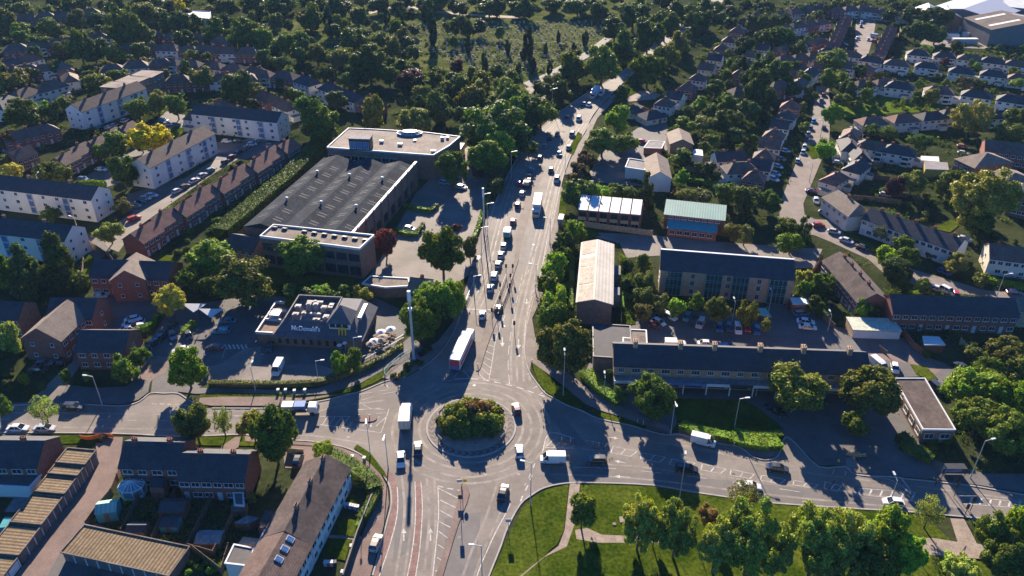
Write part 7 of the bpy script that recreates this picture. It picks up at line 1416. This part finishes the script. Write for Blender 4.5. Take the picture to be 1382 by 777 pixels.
# ---------------- labels that single out each thing
LM = [(634,570,'the roundabout island'),(425,430,'the restaurant'),(450,265,'the grey warehouse'),(530,190,'the tan showroom roof'),(420,330,'the white office roof'),(70,270,'the long white flats'),(50,330,'the lower white flats'),(235,210,'the diagonal white flats'),(320,162,'the middle white flats'),(150,130,'the far white flats'),(200,183,'the yellow tree'),
 (250,495,'the restaurant entrance'),(170,370,'the brick flats wing'),(70,440,'the left brick flats'),(140,460,'the small brick block'),(200,430,'the brick flats yard'),(75,680,'the stepped garages'),(170,745,'the wide garage roof'),(200,615,'the conservatory terrace'),(290,630,'the right brick terrace'),(30,615,'the left brick terrace'),(410,680,'the diagonal terrace'),
 (560,440,'the tall white mast'),(590,400,'the drooping willows'),(480,560,'the west arm hatching'),(300,565,'the west road'),(580,700,'the south arm'),(720,720,'the junction lawn'),(786,690,'the lone lawn tree'),(850,715,'the lawn footpath'),(1000,720,'the pale lawn trees'),(1120,725,'the biggest pale tree'),(1250,700,'the pedestrian crossing'),(1350,730,'the corner lawn'),(880,630,'the east arm'),(1050,640,'the service road mouth'),(760,600,'the east splitter island'),
 (800,370,'the cream roofed hall'),(822,285,'the white roofed shop row'),(937,290,'the green roofed hall'),(980,375,'the long office block'),(990,490,'the shopping parade'),(980,570,'the parade green'),(1250,545,'the flat roofed surgery'),(1180,445,'the white door garages'),(1290,425,'the long brick terrace'),(1150,370,'the brown roofed terrace'),(1230,315,'the long white terrace'),(1140,265,'the cream corner house'),(1365,350,'the cream gabled house'),(1325,265,'the huge grey green tree'),(1340,215,'the care home'),(1265,225,'the yellow walled store'),
 (1090,170,'the crescent street'),(1200,140,'the crescent green'),(1260,90,'the middle semis'),(1170,45,'the upper street'),(1340,30,'the factory sheds'),(890,225,'the white gabled cottage'),(918,183,'the tan roofed barn'),(860,145,'the low bungalow'),(920,110,'the ribbon of houses'),(1000,60,'the upper ribbon houses'),(1060,30,'the far right streets'),(1040,100,'the wooded gardens'),
 (660,180,'the big trees by the road'),(740,175,'the tree shaded carriageway'),(800,120,'the far carriageway'),(690,300,'the traffic queue'),(730,340,'the northbound lanes'),(650,380,'the bus shelter verge'),(700,65,'the cemetery graves'),(560,40,'the cemetery lawns'),(450,60,'the cemetery edge'),(720,120,'the cemetery drive'),(830,60,'the cemetery tree belt'),(450,115,'the dark roofed semis'),(380,90,'the red roofed semis'),(60,115,'the upper left semis'),(60,40,'the far left gardens'),(180,40,'the far left trees'),(280,60,'the far middle houses'),(300,110,'the trees above the flats'),(110,190,'the brown roofed terrace row'),(280,260,'the estate brick terrace'),(320,10,'the top left woodland'),(750,10,'the woodland top'),
 (560,300,'the showroom yard'),(600,250,'the showroom entrance'),(1110,310,'the crescent bend'),(1290,385,'the far right car park'),(870,330,'the business car park'),(1010,440,'the rear parade car park'),(1340,470,'the right timber fence'),(1340,550,'the bright right hand trees'),(950,250,'the central gardens'),(880,395,'the office front trees')]
ORD = ['first','second','third','fourth','fifth','sixth','seventh','eighth','ninth','tenth','eleventh','twelfth','thirteenth','fourteenth','fifteenth','sixteenth','seventeenth','eighteenth','nineteenth','twentieth']
def rel(px, py):
    best = min(LM, key=lambda l: (l[0]-px)**2+((l[1]-py)*1.5)**2); dx, dy = px-best[0], (py-best[1])*1.5
    if abs(dx) < 7 and abs(dy) < 7: r_ = 'at'
    elif abs(dx) > abs(dy): r_ = 'right of' if dx > 0 else 'left of'
    else: r_ = 'in front of' if dy > 0 else 'behind'
    return r_, best[2]
from collections import defaultdict
KW = {'street lamp':'street lamp','traffic light':'traffic light'}
gr = defaultdict(list)
for (o, look, px, py) in THINGS:
    cat = o['category']; words = look.split()
    noun = cat if cat not in ('car','van') else ''
    if cat == 'house' and ('terrace' in look or 'row of' in look): noun = 'houses' if 'row of' in look else 'house'
    if 'house' in look or 'terraced row with' in look: noun = ''
    if cat == 'sign' and 'chevron' in (o.get('group') or ''): noun = 'chevron board'
    if look.endswith('of') and cat == 'apartment block': noun = 'the brick flats'
    if cat == 'shops': noun = 'shops'
    if cat == 'person': noun = ''
    r_, lm = rel(px, py); gr[' '.join(f'{look} {noun} {r_} {lm}'.replace(' at ', ' beside ').split())].append((px, py, o))
used = set()
for base, L_ in gr.items():
    if len(L_) == 1: L_[0][2]['label'] = base; continue
    # split by screen position until each stands alone
    L_.sort(key=lambda t: t[0])
    for k, (px, py, o) in enumerate(L_):
        n_ = len(L_); s = f'{ORD[k]} from left of {n_}' if (k < (n_+1)//2 or n_-1-k >= 20) and k < 20 else f'{ORD[min(19,n_-1-k)]} from right of {n_}'
        if k == 0: s = f'leftmost of {n_}'
        elif k == n_-1: s = f'rightmost of {n_}'
        w_ = (base+', '+s).split(); o['label'] = ' '.join(w_)
for (o, look, px, py) in THINGS:
    w_ = o['label'].split()
    if len(w_) > 16: o['label'] = ' '.join(w_[:1]+w_[len(w_)-15:])
    if len(w_) < 4: o['label'] = o['label']+' in the suburb'
print('THINGS', len(THINGS), 'OBJECTS', len(bpy.data.objects), 'MAXLABEL', max(len(t[0]['label'].split()) for t in THINGS))
